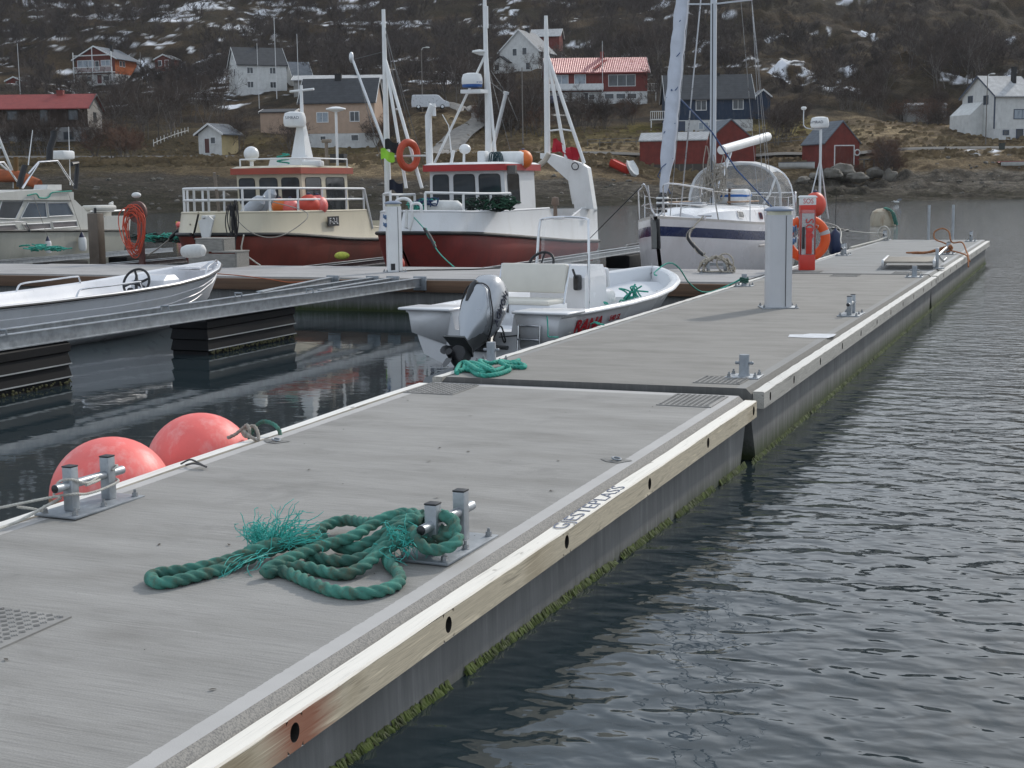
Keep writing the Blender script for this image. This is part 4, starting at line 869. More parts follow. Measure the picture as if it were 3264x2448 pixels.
lash('green knot on the left timber under the red lettering of the motor boat', 1905, 1040, .009, tealr, [(-.1, .02, .02), (-.03, .0, .05), (.03, .02, .03), (.08, 0, .02), (.02, -.02, .03), (-.05, 0, .05)])
# --- pink buoys
for k, (c, r_, lab) in enumerate((((-6.03, 7.78, .17), .405, 'nearest of two big faded pink buoys squeezed against the left pontoon edge'), ((-6.13, 8.98, .15), .40, 'rear one of two big faded pink buoys, by the knotted grey rope'))):
    t = thing('mooring_buoy', lab, 'buoy', c, .7*k, 'big pink buoys'); mb = MB(); mb.ball((0, 0, 0), r_, 48, 28, (1, 1, .97)); mb.build('float', pinkb, t)
    mb = MB(); mb.lathe([(.09, -r_*.99), (.08, -r_*1.1), (.04, -r_*1.18), (0, -r_*1.18)], n=16); mb.build('eye', pinkb, t); mb = MB(); mb.lathe([(r_*1.004*math.cos(R(q)), r_*.974*math.sin(R(q))) for q in (-9, -5, 0, 4)], n=48); mb.build('waterline_stain', M('buoy_slime', (.30, .16, .09), .7, 0, .4, 9), t)
# --- stencilled words on the timber, scattered marks on the deck
tx = text_part('GJESTEPLASS', .118, M('stencil_ink', (.13, .15, .21), .8, 0, .3, 20), (0, 0, 0), (0, 1, 0), (-1, 0, 0), P1, 'stencilled_lettering', .0008, bold=-.0015, sx=1.62); tx.location = (HALF+.006+TW*.5, -3.85, -.0232)
_q = Pz(2600, 1071, .5)-Vector(P2.location); PPp = (_q.x, _q.y, .004)
tag(MB().add([(-.27, -.20, 0), (.0, -.24, 0), (.17, -.2, 0), (.2, .0, 0), (.19, .24, 0), (-.1, .22, 0), (-.16, .1, 0), (-.30, .06, 0)], [tuple(range(8))]).build('paint_patch', M('white_paint_blotch', (.55, .56, .58), .8, 0, .2, 9), P2), None).location = PPp
def leaf(par, x, y, s_, m_): 
    mb = MB(); a = random.random()*6; pts = [(math.cos(a+q)*s_*k_, math.sin(a+q)*s_*k_, .004+.006*random.random()) for q, k_ in ((0, 1), (1.2, .4), (2.6, .8), (3.6, .5), (5, .45))]; mb.add(pts, [tuple(range(5))]); return mb
mb = MB()
for k in range(46):
    x = random.uniform(-1.3, 1.2); y = random.uniform(-9.5, -.4); o0 = len(mb.v); mb.add([(x+p[0], y+p[1], p[2]) for p in leaf(None, 0, 0, random.choice((.006, .008, .012, .02)), 0).v], [tuple(range(5))])
o = mb.build('deck_litter', M('dead_leaves', (.06, .05, .04), .9), P1, False); o['kind'] = 'stuff'
for (u, v, par) in ((890, 1408, P1), (1945, 1468, P1)):      # lifting eye recesses: flat discs, the dip's shade put into their colour
    P = onP(u, v); mb = MB(); mb.lathe([(.0, .0035), (.085, .0035), (.095, .0025)], n=20); mb.v = [(p[0]*(1+.25*math.sin(3*math.atan2(p[1], p[0]))), p[1]*(.8+.2*math.cos(2*math.atan2(p[1], p[0])+1)), p[2]) for p in mb.v]
    q = P-Vector(par.location); q = Matrix.Rotation(.0275, 3, 'Z') @ q; mb.build('lifting_recess', M('dip_shade_concrete', (.17, .165, .155), .75, 0, .3, 20), par, loc=(q.x, q.y, .001))
    mb = MB(); mb.torus((0, 0, .012), .028, .007, (0.2, 0, 1), 16, 8); mb.build('lifting_eye', galvd, par, loc=(q.x+.01, q.y, .003))
# --- power pedestals
def pedestal(label, loc, rz, hgt, wd, body, face2, cap):
    t = thing('power_pedestal', label, 'pedestal', loc, rz, 'power pedestals'); a = wd/2; d = wd*.42
    MB().box((0, 0, .008), (wd*1.42, wd*1.15, .016), None, .003).build('base_plate', galv, t)
    sec = [(-a, -d*.55), (-a*.82, -d*.85), (-a*.5, -d*1.0), (a*.35, -d*1.0), (a*.52, -d*.98), (a*.98, -d*.60), (a, -d*.5), (a, d*.6), (a*.7, d), (-a*.7, d), (-a, d*.6)]
    mb = MB(); mb.loft([[(x, y, z) for x, y in sec] for z in (.016, hgt-.10)]); mb.build('column', body, t, True, 28)
    mb = MB(); mb.box((a*.42, -d*.998, hgt*.47), (.008, .012, hgt*.9)); mb.build('seam', blackp, t, False)
    mb = MB(); mb.loft([[(x*.9, y*.9, z) for x, y in sec] for z in (hgt-.10, hgt-.05)]); mb.build('lamp_band', M('lamp_band_glass', (.6, .58, .45), .2), t)
    mb = MB(); n = 28; rings = []
    for z, k in ((hgt-.052, .98), (hgt-.045, 1.18), (hgt-.025, 1.16), (hgt, .85), (hgt+.012, .35)): rings.append([(a*k*1.0*math.cos(2*math.pi*i/n), d*1.12*k*math.sin(2*math.pi*i/n), z) for i in range(n)])
    mb.loft(rings); mb.build('cap', cap, t, True, 40)
    for k in range(2):
        mb = MB(); mb.lathe([(.0, 0), (.045, 0), (.045, .03), (.03, .04), (0, .04)], (face2*a, -d*.05, hgt*.78-.16*k), 14, (face2, 0, 0)); so = mb.build('socket', M('blue_socket', (.10, .17, .30), .5), t)
        mb = MB(); mb.box((face2*(a+.055), -d*.05, hgt*.78-.16*k+.02), (.012, .07, .075)); mb.build('socket_lid', M('blue_lid', (.12, .2, .33), .5), so)
    for x in (-1, 1):
        for y in (-1, 1): mb = MB(); bolt(mb, x*wd*.63, y*wd*.48, .014); mb.build('bolt', boltm, t)
    return t
pedestal('tall grey aluminium power pedestal standing on the middle pontoon', (-3.83, 19.42, .5), R(21), 1.36, .345, M('silver_extrusion', (.54, .54, .55), .42, .1, .05, 2, dirt=(.4, .4, .4)), 1, M('blue_grey_cap', (.16, .20, .27), .4))
pw = pedestal('white power pedestal with blue sockets on the cross pontoon in front of the fishing boats', (-12.95, 26.1, .5), R(38), 1.42, .30, wpaint, -1, M('blue_grey_cap', (.16, .20, .27), .4))
MB().box((-.06, -.128, .11), (.085, .012, .13)).build('cable_port', blackp, pw)
# --- SOS post and lifebuoy
t = thing('rescue_post', 'red and white SOS post with a clear front panel on the middle pontoon', 'rescue post', (-4.93, 27.75, .51), R(19)); a, d = .145, .105
MB().box((0, 0, .15), (a*2, d*2, .30), None, .008).build('base', redp, t)
MB().box((0, 0, .73), (a*1.86, d*1.86, .86)).build('inner_column', M('grey_inner', (.34, .32, .31), .5, 0, .25, 5), t)
mb = MB()
for x in (-a+.012, a-.012):
    for y in (-d+.012, d-.012): mb.box((x, y, .73), (.026, .026, .858))
mb.build('corner_profile', M('red_profile', (.36, .05, .04), .4), t)
MB().box((.02, -d*.93-.012, .56), (.115, .02, .5), None, .008).build('extinguisher', redp, t)
MB().box((-.085, -d*.93-.012, .62), (.05, .02, .42), None, .006).build('hose', blackp, t)
text_part('SOS', .22, M('red_lettering', (.5, .03, .03), .5), (.02, -d*.93-.026, .80), (0, 0, -1), (1, 0, 0), t, 'lettering', .002)
m_, tt, bb, LL = newmat('clear_panel'); bb.inputs['Base Color'].default_value = (.75, .75, .75, 1); bb.inputs['Alpha'].default_value = .22; bb.inputs['Roughness'].default_value = .12
MB().box((0, -d*.985, .73), (a*1.7, .006, .85)).build('clear_panel', m_, t)
MB().box((0, 0, 1.17), (a*2, d*2, .02+.15), None, .008).build('upper_band', redp, t)
MB().box((0, 0, 1.32), (a*2.05, d*2.05, .16), None, .012).build('cap', wpaint, t); mb = MB(); mb.loft([[(x*a*k, y*d*k, z) for x, y in ((-1, -1), (1, -1), (1, 1), (-1, 1))] for z, k in ((1.385, 1.16), (1.40, 1.16), (1.425, .95))]); mb.build('cap_lid', wpaint, t, False)
text_part('SOS', .135, M('red_lettering', (.5, .03, .03), .5), (0, -d*1.04, 1.315), (1, 0, 0), (0, 0, 1), t, 'lettering', .003, sx=.85)
text_part('SOS', .11, M('red_lettering', (.5, .03, .03), .5), (a*1.04, 0, 1.315), (0, 1, 0), (0, 0, 1), t, 'lettering', .003, sx=.7)
PB = Vector((-4.99, 28.03, 1.10)); t = thing('lifebuoy', 'orange lifebuoy with grey reflective bands hanging on the SOS post', 'lifebuoy', PB, R(19))
mb = MB(); mb.torus((0, 0, 0), .365, .094, (0, 1, 0), 48, 16); mb.v = [(p[0], p[1]*.75, p[2]) for p in mb.v]; mb.build('ring', orangep, t)
mb = MB()
for an in (18, 108, 198, 288):
    c = R(an); mb.tube([((.365*math.cos(c+q), 0, .365*math.sin(c+q))) for q in (-.1, -.03, .03, .1)], .0968, 16, False)
    
mb.v = [(p[0], p[1]*.76, p[2]) for p in mb.v]; mb.build('reflective_bands', M('reflective_tape', (.45, .45, .45), .4), t)
mb = MB(); rope_mb(mb, [(.40*math.cos(q)*(1.0+.08*math.cos(4*q)), -.02, .40*math.sin(q)*(1.0+.08*math.cos(4*q))-.02) for q in [R(195+14*i) for i in range(13)]], .006); mb.build('grab_line', whiter, t)
mb = MB()
for (x, z, w_, h_, an) in ((.15, .30, .012, .09, 20), (.19, .26, .05, .012, 10), (.21, .23, .012, .06, 15)): mb.box((x, -.063, z), (w_, .01, h_), Matrix.Rotation(R(an), 3, 'Y'))
mb.build('white_marks', wdull, t)
# --- ladder / folded gangway, steel uprights and orange rope on the far pontoon
t = thing('boarding_ladder', 'folded aluminium ladder lying on the far pontoon deck', 'ladder', (-3.12, 28.9, .51), R(4)); t.scale = (.92, 1, 1.25)
for x in (-.52, .52): MB().box((x*.98, 0, .10), (.05, 1.9, .10), None, .006).build('side_rail', alu, t)
mb = MB()
for k in range(14): MB.box(mb, (0, -.85+.13*k, .115), (.98, .085, .03), None, .004)
mb.build('treads', M('ribbed_tread', (.30, .27, .23), .7, .2, .2, 8), t)
mb = MB(); mb.box((.56, -.55, .17), (.07, .09, .30), None, .006); mb.box((.60, -.55, .015), (.22, .24, .02)); mb.build('bracket', galv, t)
for z in (.10, .27): 
    mb = MB(); mb.tube([(.58, -.5, .2), (.68, -.1, z), (.72, .9, z)], .022, 8); mb.build('handrail', galv, t)
t = thing('bathing_ladder', 'two steel uprights of a ladder at the far pontoon end', 'ladder', (-3.75, 42.3, .51), 0)
for x in (-.33, .33): MB().cyl((x, 0, -1.0), (x, 0, .98), .04, None, 10).build('upright', galv, t)
for z in (-.2, -.5): MB().cyl((-.33, 0, z), (.33, 0, z), .02, None, 8).build('rung', galv, t)
mb = MB(); bp = Vector((-2.85, 34.2, .51)); orr = M('orange_rope', (.33, .135, .055), .8, 0, .3, 30, .3, 300)
rope_mb(mb, [bp+Vector(q) for q in ((-.9, .0, .02), (-.6, -.1, .04), (-.3, .1, .05), (0, -.2, .06), (.1, -.18, .16), (-.1, -.1, .26), (-.3, 0, .34), (-.32, .05, .5), (-.15, .05, .58), (.0, 0, .5), (.05, -.1, .32), (.1, .1, .25), (.3, 0, .26), (.45, -.6, .06), (.52, -1.2, .02), (.56, -1.6, -.2))], .018)
rope_mb(mb, [bp+Vector(q) for q in ((-.95, .1, .02), (-.7, .2, .03), (-.4, .1, .03), (-.1, .2, .1), (.1, -.2, .08), (.25, -.3, .05), (.4, -.7, .03), (.5, -1.1, .0), (.57, -1.3, -.1))], .018)
rope_mb(mb, [bp+Vector(q) for q in ((-.05, -.24, .12), (.05, -.2, .15), (.06, -.1, .12), (-.05, -.1, .1), (-.07, -.2, .13), (.03, -.24, .18), (.06, -.14, .2), (-.05, -.12, .17), (-.5, -.1, .03), (-.8, -.05, .02))], .026)
tag(mb.build('mooring_rope', orr, None, True, 50), 'orange rope tangled on the far bollard and hanging over the edge', 'rope')
mb = MB(); bp = Vector((-6.45, 26.75, .5)); rr = random.Random(2)
for k in range(7):
    A_ = rr.uniform(.22, .34); pts = []
    for i in range(15):
        q = math.pi*i/14; pts.append(bp+Vector((A_*math.cos(q)*(1+.1*rr.random()), rr.uniform(-.07, .07)-.05, .03+.30*math.sin(q)*rr.uniform(.75, 1.0))))
    rope_mb(mb, pts, .017)
rope_mb(mb, [bp+Vector((.18+.16*math.cos(q), -.1, .2+.17*math.sin(q))) for q in [R(24*i) for i in range(16)]], .016); rope_mb(mb, [bp+Vector((-.32+.05*i, -.1+.02*math.sin(i), .03)) for i in range(14)], .018)
tag(mb.build('mooring_rope', M('beige_rope', (.36, .32, .26), .85, 0, .3, 40, .3, 300), None, True, 50), 'beige rope piled over the bollard on the cross pontoon below the sailing boat bow', 'rope')
mb = MB(); bp = Vector((-5.25, 42, .51))
for k in range(4): rope_mb(mb, [bp+Vector((.13*math.cos(q)*(1+.3*k*.3), -.1-.05*k, .2+.2*math.sin(q))) for q in [R(30*i+k*20) for i in range(13)]], .016)
rope_mb(mb, [bp+Vector(q) for q in ((.1, -.2, .1), (-.05, -1.2, .03), (-.1, -3, .03), (-.15, -5.5, .03))], .03)
tag(mb.build('mooring_rope', whiter, None, True, 50), 'white rope hanging on the far left bollard and trailing along the edge', 'rope')
mb = MB(); bp = Vector((-5.18, 23.4, .5))
for z in (.07, .1, .13): rope_mb(mb, [bp+Vector((.062*math.cos(q), .062*math.sin(q), z+.01*math.sin(2*q))) for q in [R(30*i) for i in range(13)]], .014)
tag(mb.build('mooring_rope', M('dark_green_rope', (.03, .10, .075), .8, 0, .3, 30, .3, 300), None, True, 50), 'dark green turns of rope round the bollard by the cross pontoon', 'rope')
# --- rubber strap hanging on the far timber; rusty mooring buoy, gull and small floats
t = thing('mooring_buoy', 'large rust stained mooring buoy floating beyond the pontoon end', 'buoy', Pz(2814, 716, -.1)+Vector((0, 0, 0))); q = Pz(2814, 716, -.1); s_ = (q-CAMP).length/F
mb = MB(); mb.lathe([(38*s_, -.5), (38.5*s_, 0), (37.5*s_, 25*s_), (32*s_, 40*s_), (18*s_, 48*s_), (0, 50*s_)], n=28); mb.build('float', M('rusty_white', (.42, .36, .27), .7, 0, .15, 1.2, dirt=(.20, .10, .035), dfac=1), t)
mb = MB(); rope_mb(mb, [Vector(v_)*s_ for v_ in ((8, -10, 50), (18, -30, 48), (30, -35, 40), (36, -30, 20), (40, -25, 2))], 4*s_); rope_mb(mb, [Vector(v_)*s_ for v_ in ((4, -10, 50), (20, -20, 47), (34, -30, 36), (42, -30, 15), (46, -28, 0))], 4*s_); mb.build('hanging_rope', teald, t)
q = Pz(2858, 648, -.1); s_ = (q-CAMP).length/F
t = thing('gull', 'gull taking off over the water right of the red lifebuoy post', 'bird', q+Vector((0, 0, 4*s_)), YAW)
mb = MB(); mb.ball((0, 0, 0), 5*s_, 14, 10, (1.7, .8, .7)); mb.ball((-8*s_, 0, 2*s_), 2.6*s_, 10, 8); mb.cyl((-13*s_, 0, 2*s_), (-16*s_, 0, 1*s_), 1*s_, .3*s_, 6); mb.build('body', wdull, t)
mb = MB(); mb.prism([(-2, 0), (6, 2), (16, 7), (14, 10), (4, 9)], 1*s_, (0, 0, 0)); mb.v = [(p[0]*s_, p[1], p[2]*s_) for p in mb.v]; mb.build('wing', M('gull_grey', (.2, .21, .23), .8), t)
q = Pz(570, 722, -.1); t = thing('net_float', 'small pink float in the water left of the cream fishing boat', 'buoy', q+Vector((0, 0, .12))); MB().ball((0, 0, 0), .19, 20, 12).build('float', pinkb, t); MB().ball((-.14, 0, .13), .08, 12, 8).build('yellow_tag', M('yellow_plastic', (.5, .4, .03), .6), t)
# --- mooring boom in the basin: two steel beams on black floats
t = thing('mooring_boom', 'long galvanised steel mooring boom on black floats reaching from the cross pontoon', 'mooring boom', (-11.7, 24.1, .52), 0, 'mooring booms')
def cbeam(par, a, b, hh=.1, name='beam'):
    mb = MB(); mb.bar(a, b, .11, .012); a2, b2 = Vector(a), Vector(b); mb.bar(a2-Vector((0, 0, .006+hh/2)), b2-Vector((0, 0, .006+hh/2)), .05, hh); mb.bar(a2-Vector((0, 0, hh+.01)), b2-Vector((0, 0, hh+.01)), .11, .012); return mb.build(name, galv, par, False)
cbeam(t, (.24, -.02, 0), (.10, -15.6, .07), .15); cbeam(t, (-.75, -.02, 0), (-.18, -15.6, .07), .085); cbeam(t, (-.32, -.05, 0), (.14, -3.6, .04), .1, 'brace'); cbeam(t, (-1.6, -.05, 0), (-.62, -4.2, .044), .1, 'brace')
for x in (.24, -.75, -.32, -1.6): MB().box((x, .045, -.10), (.26, .06, .26), None, .006).build('hinge_bracket', galvd, t)
for (x, y) in ((-.5, -5.0), (.2, -4.0), (-.1, -7.5), (.13, -11)): 
    mb = MB(); mb.tube([(x-.06, y, -y*.0045), (x-.06, y, .06-y*.0045), (x+.06, y, .06-y*.0045), (x+.06, y, -y*.0045)], .014, 8); mb.build('eye', galvd, t)
blackf = M('black_float', (.010, .010, .011), .62, 0, .3, 3, .1, 30, spec=.15); ridge_ = M('pale_seam', (.32, .33, .33), .4)
def boomfloat(par, y0, y1, x0, x1, zt):
    mb = MB(); zb = -.95; zs = [zt, zt-.03, zt-.12, zt-.14, zt-.28, zt-.30, zt-.44, zt-.46, zb]; os_ = [-.03, .0, .0, -.025, .0, -.025, 0, -.025, 0]
    mb.loft([[(x0-o, y0-o, z), (x1+o, y0-o, z), (x1+o, y1+o, z), (x0-o, y1+o, z)] for z, o in zip(zs, os_)]); f = mb.build('float', blackf, par, False)
    mb = MB()
    for z in (zt-.275, zt-.435): 
        mb.bar((x1+.006, y0, z), (x1+.006, y1, z), .012, .014)
    mb.build('seam', ridge_, f, False)
    mb = MB(); 
    for k in range(120): mb.ball((x1+.012, y0+(y1-y0)*random.random(), WZ-.52+.03+random.uniform(-.02, .03)), random.uniform(.008, .02), 5, 4)
    mb.build('weed_line', M('weed_line', (.09, .085, .035), .8), f, False)['kind'] = 'stuff'
boomfloat(t, -6.9, -4.45, -.46, .18, -.15); boomfloat(t, -12.7, -9.9, -.42, .20, -.13)
def lineobj(label, pts, r, mat_, name='mooring_line', step=.1, snub=None, grp='mooring lines'):
    mb = MB(); rope_mb(mb, pts, r, step, 12); o = tag(mb.build(name, mat_, None, True, 60), label, 'rope', grp)
    if snub:
        P = cat_rom(pts, .05); i0, i1 = int(len(P)*snub[0]), int(len(P)*snub[1]); Q = P[i0:i1]
        mb = MB(); n = len(Q); mb.tube(Q, [r*2.4*(.6 if i in (0, n-1) else 1) for i in range(n)], 10); hel = []
        for i, p in enumerate(Q):
            a_ = i*.5; hel.append(p+Vector((math.cos(a_)*r*2.6, math.sin(a_)*r*1.5, math.sin(a_)*r*2.6)))
        mb.build('rubber_snubber', blackr, o); mb = MB(); mb.tube(hel, r*.8, 6); mb.build('rope_turns', mat_, o)
    return o
# ------------------------------------------------------------------ boats
def interp(tab, y):
    xs_ = [a for a, _ in tab]; return float(np.interp(y, xs_, [b for _, b in tab]))
def quad_panel(par, name, quad, u0, u1, v0, v1, mat_, off=.012, rad=.12, frame=None, fw_=.05):
    """rounded panel lying proud of a (possibly sloping) quad: corners bottom-left, bottom-right, top-right, top-left seen from outside"""
    a, b, c, d = [Vector(q) for q in quad]
    P_ = lambda u, v: (a*(1-u)+b*u)*(1-v)+(d*(1-u)+c*u)*v
    n = (b-a).cross(d-a).normalized()
    def ring(u0, u1, v0, v1, o, rd):
        du = rd/max((b-a).length, .01); dv = rd/max((d-a).length, .01); out = []
        for (cu, cv, s0) in ((u1-du, v1-dv, 0), (u0+du, v1-dv, 90), (u0+du, v0+dv, 180), (u1-du, v0+dv, 270)):
            for k in range(5):
                q = R(s0+k*22.5); out.append(P_(cu+du*math.cos(q), cv+dv*math.sin(q))+n*o)
        return out
    w_ = (b-a).length*(u1-u0); h_ = (d-a).length*(v1-v0); rd = min(rad, w_*.45, h_*.45)
    mb = MB(); mb.loft([ring(u0, u1, v0, v1, -.004, rd), ring(u0, u1, v0, v1, off, rd)]); o = mb.build(name, mat_, par, False)
    if frame:
        fu, fv = fw_/(b-a).length, fw_/(d-a).length; r0, r1 = ring(u0, u1, v0, v1, off+.004, rd), ring(u0-fu, u1+fu, v0-fv, v1+fv, off+.004, rd+fw_)
        r2, r3 = ring(u0, u1, v0, v1, -.003, rd), ring(u0-fu, u1+fu, v0-fv, v1+fv, -.003, rd+fw_)
        mb = MB(); mb.loft([r2, r0, r1, r3], True, False, False); mb.build('window_frame', frame, o, False)
    return o
def loftbox(bot, top, z0, z1): return [[(x, y, z0) for x, y in bot], [(x, y, z1) for x, y in top]]
def rails(par, pts, hts, r, mat_, posts=True, every=1, name='guard_rail'):
    """pts: deck line; hts: heights above it; posts at every vertex"""
    pts = [Vector(p) for p in pts]
    for k, h in enumerate(hts):
        mb = MB(); mb.tube(cat_rom([p+Vector((0, 0, h)) for p in pts], .15), r, 8); mb.build(name, mat_, par)
    if posts:
        for i in range(0, len(pts), every): MB().tube([pts[i]-Vector((0, 0, .03)), pts[i]+Vector((0, 0, hts[0]))], r*1.05, 8).build('rail_post', mat_, par)
def radome(par, P, r, h, text=None, band=None, mat_=None, face=(0, -1, 0)):
    mb = MB(); mb.lathe([(r*.55, -h*.25), (r*.9, -h*.2), (r, 0), (r*.98, h*.35), (r*.85, h*.62), (r*.45, h*.7), (0, h*.71)], (0, 0, 0), 28); o = mb.build('radar_dome', mat_ or wpaint, par, loc=P)
    if band: mb = MB(); mb.lathe([(r*.93, -h*.28), (r*.97, -h*.1), (r*.60, -h*.32)], n=28); mb.build('blue_band', band, o)
    return o
def wr_on(par, txt, size, mat_, org, ax, ay, **k): return text_part(txt, size, mat_, org, ax, ay, par, 'lettering', .003, **k)
hullred = M('antifouling_red', (.22, .034, .028), .6, 0, .25, 1.1, dirt=(.09, .03, .03), dfac=.6)
hullor = M('antifouling_brown', (.21, .045, .03), .6, 0, .25, 1.1, dirt=(.10, .035, .025), dfac=.6)
cream = M('cream_paint', (.56, .50, .37), .4, 0, .05, 1.2, dirt=(.38, .33, .24), dfac=.3)
boatw = M('boat_white', (.66, .66, .66), .4, 0, .04, 1.2, dirt=(.42, .38, .32), dfac=.3)
rubm = M('rubbing_strake', (.02, .02, .02), .5)
roofor = M('orange_red_band', (.31, .055, .03), .5, 0, .1, 2); roofred = M('red_band', (.36, .02, .02), .45, 0, .1, 2)
deckm = M('grey_deck', (.30, .30, .30), .8, 0, .15, 2)
def fishing_hull(root, L0, hb, zr, zt, bott, topm, tz):
    ys = [0, .12, .35, .7, 1.2, 1.8, 2.6, 3.5, 4.5, 5.5, tz-.02, tz+.28, 7, 8, 9, L0]
    def sec(y, s):
        b = interp(hb, y); f = y/L0; zrub = interp(zr, y); top = interp(zt, y)
        # (half breadth, extra y toward stern, z) keel -> bulwark top ; the stem leans
        rk = max(0, 1-y/1.6)
        return [(0.02, y+rk*1.5, -1.0), (b*.55, y+rk*1.35, -.75), (b*(.80-.22*rk), y+rk*1.05, -.25), (b*(.92-.16*rk), y+rk*.72, .25), (b*(.985-.06*rk), y+rk*.26, zrub*.65), (b, y, zrub), (b*.985, y+rk*.05, zrub+.03), (b*.965, y+rk*.28, top)]
    rings = [[(x, y, z) for x, y, z in sec(y, 1)] for y in ys]
    mb = MB(); mb.loft(rings, closed=False); n = len(rings[0])
    mb.mi = [0 if (i % (n-1)) < 5 else 1 for i in range(len(mb.f))]
    mb.mirror_x(); last = rings[-1]
    mb.add([(x, y, z) for x, y, z in last]+[(-x, y, z) for x, y, z in reversed(last)], [tuple(range(2*n))]); mb.mi[-1] = 1
    # inner bulwark and deck
    mb.build('hull', [bott, topm], root, True, 40)
    mb = MB(); mb.loft([[(sec(y, 1)[7][0]-.05, sec(y, 1)[7][1]+.03, sec(y, 1)[7][2]-.01), (max(.0, sec(y, 1)[7][0]-.09), sec(y, 1)[7][1]+.03, interp(zr, y)-.1), (0, sec(y, 1)[7][1]+.05, interp(zr, y)-.08)] for y in ys], closed=False); mb.mirror_x(); mb.build('deck', deckm, root)
    mb = MB()
    for s_ in (1, -1): mb.tube([(s_*(sec(y, 1)[5][0]+.012), sec(y, 1)[5][1]-.01, sec(y, 1)[5][2]) for y in ys], .045, 8)
    mb.build('rubbing_strake', rubm, root)
    mb = MB()
    for s_ in (1, -1): mb.tube([(s_*(sec(y, 1)[7][0]-.02), sec(y, 1)[7][1], sec(y, 1)[7][2]) for y in ys], .03, 8)
    mb.build('bulwark_cap', topm, root)
    return sec
def wheelhouse(root, x0, x1, y0, y1, z0, z1, mat_, band, flare=.07, inset=.0, front=(), side=(), band_h=.16, ov=.16):
    bot = [(x0, y0), (x1, y0), (x1, y1), (x0, y1)]; top = [(x0+inset-flare*0, y0-flare), (x1-inset, y0-flare), (x1-inset, y1-.05), (x0+inset, y1-.05)]
    MB().loft(loftbox(bot, top, z0, z1)).build('wheelhouse', mat_, root, False)
    wh = [c for c in root.children if c.name.startswith('wheelhouse')][-1]
    Fq = [(x0, y0, z0), (x1, y0, z0), (x1-inset, y0-flare, z1), (x0+inset, y0-flare, z1)]
    Rq = [(x1, y0, z0), (x1, y1, z0), (x1-inset, y1-.05, z1), (x1-inset, y0-flare, z1)]
    Lq = [(x0, y1, z0), (x0, y0, z0), (x0+inset, y0-flare, z1), (x0+inset, y1-.05, z1)]
    for w_ in front: quad_panel(wh, 'window', Fq, *w_, glassd, .008, .07, blackr, .022)
    for w_ in side: quad_panel(wh, 'window', Rq, *w_, glassd, .008, .07, blackr, .022); quad_panel(wh, 'window', Lq, 1-w_[1], 1-w_[0], w_[2], w_[3], glassd, .008, .07, blackr, .022)
    mb = MB(); o = ov; cx = (x0+x1)/2; rr = [(x0-o*.4, y0-flare-o), (cx, y0-flare-o*1.5), (x1+o*.4, y0-flare-o), (x1+o*.4, y1+o), (x0-o*.4, y1+o)]
    mb.loft([[(x, y, z) for x, y in rr] for z in (z1, z1+band_h)]); mb.build('roof_edge', band, wh, False)
    mb = MB(); mb.loft([[(cx+(x-cx)*k, (y0+y1)/2+(y-(y0+y1)/2)*k, z) for x, y in rr] for z, k in ((z1+band_h+.002, .985), (z1+band_h+.05, .9), (z1+band_h+.07, .4))]); mb.build('roof', mat_, wh, True, 40)
    return wh
# ================= cream boat
Y0 = Vector((-19.55, 28.75, 0)); yb = thing('fishing_boat', 'cream fishing boat with orange roof edge, red-brown bottom and number F-2-L', 'fishing boat', Y0)
def yl(u, v, Y): return Py(u, v, Y)-Y0
sec = fishing_hull(yb, 10.8, [(0, .03), (.12, .32), (.35, .62), (.7, .92), (1.2, 1.2), (2.2, 1.48), (3.5, 1.58), (8, 1.55), (10.8, 1.38)], [(0, 1.16), (2, 1.10), (5, .86), (8, .74), (10.8, .78)], [(0, 1.66), (3, 1.63), (6.0, 1.60), (6.3, 1.12), (8, 1.08), (10.8, 1.2)], hullor, cream, 6.0)
wh = wheelhouse(yb, -.98, .98, 3.6, 6.0, 1.0, 2.58, cream, roofor, .10, .02, [(.04, .27, .52, .93), (.36, .62, .52, .93), (.70, .95, .52, .93)], [(.08, .40, .50, .93), (.52, .92, .22, .93)])
text_part('F-2-L', .225, M('plate_white', (.75, .75, .75), .5), (1.618, 3.95, 1.36), (0, 1, .0), (0, 0, 1), yb, 'registration_lettering', .002, sx=1.0)
MB().box((1.600, 3.95, 1.36), (.02, .58, .25)).build('registration_plate', M('plate_black', (.02, .02, .024), .5), yb)
bul = [(sec(y, 1)[7][0]-.06, sec(y, 1)[7][1]+.05, sec(y, 1)[7][2]) for y in (.1, .7, 1.5, 2.5, 3.6, 4.9, 5.9)]
for s_ in (1, -1): rails(yb, [(s_*x, y, z) for x, y, z in bul], (.58, .30), .028, wpaint)
rails(yb, [(-bul[0][0], bul[0][1], bul[0][2]), (bul[0][0], bul[0][1], bul[0][2])], (.58, .30), .028, wpaint)
MB().tube([(1.5, 5.9, 2.18), (1.52, 6.3, 1.1)], .028, 8).build('rail_brace', wpaint, yb)
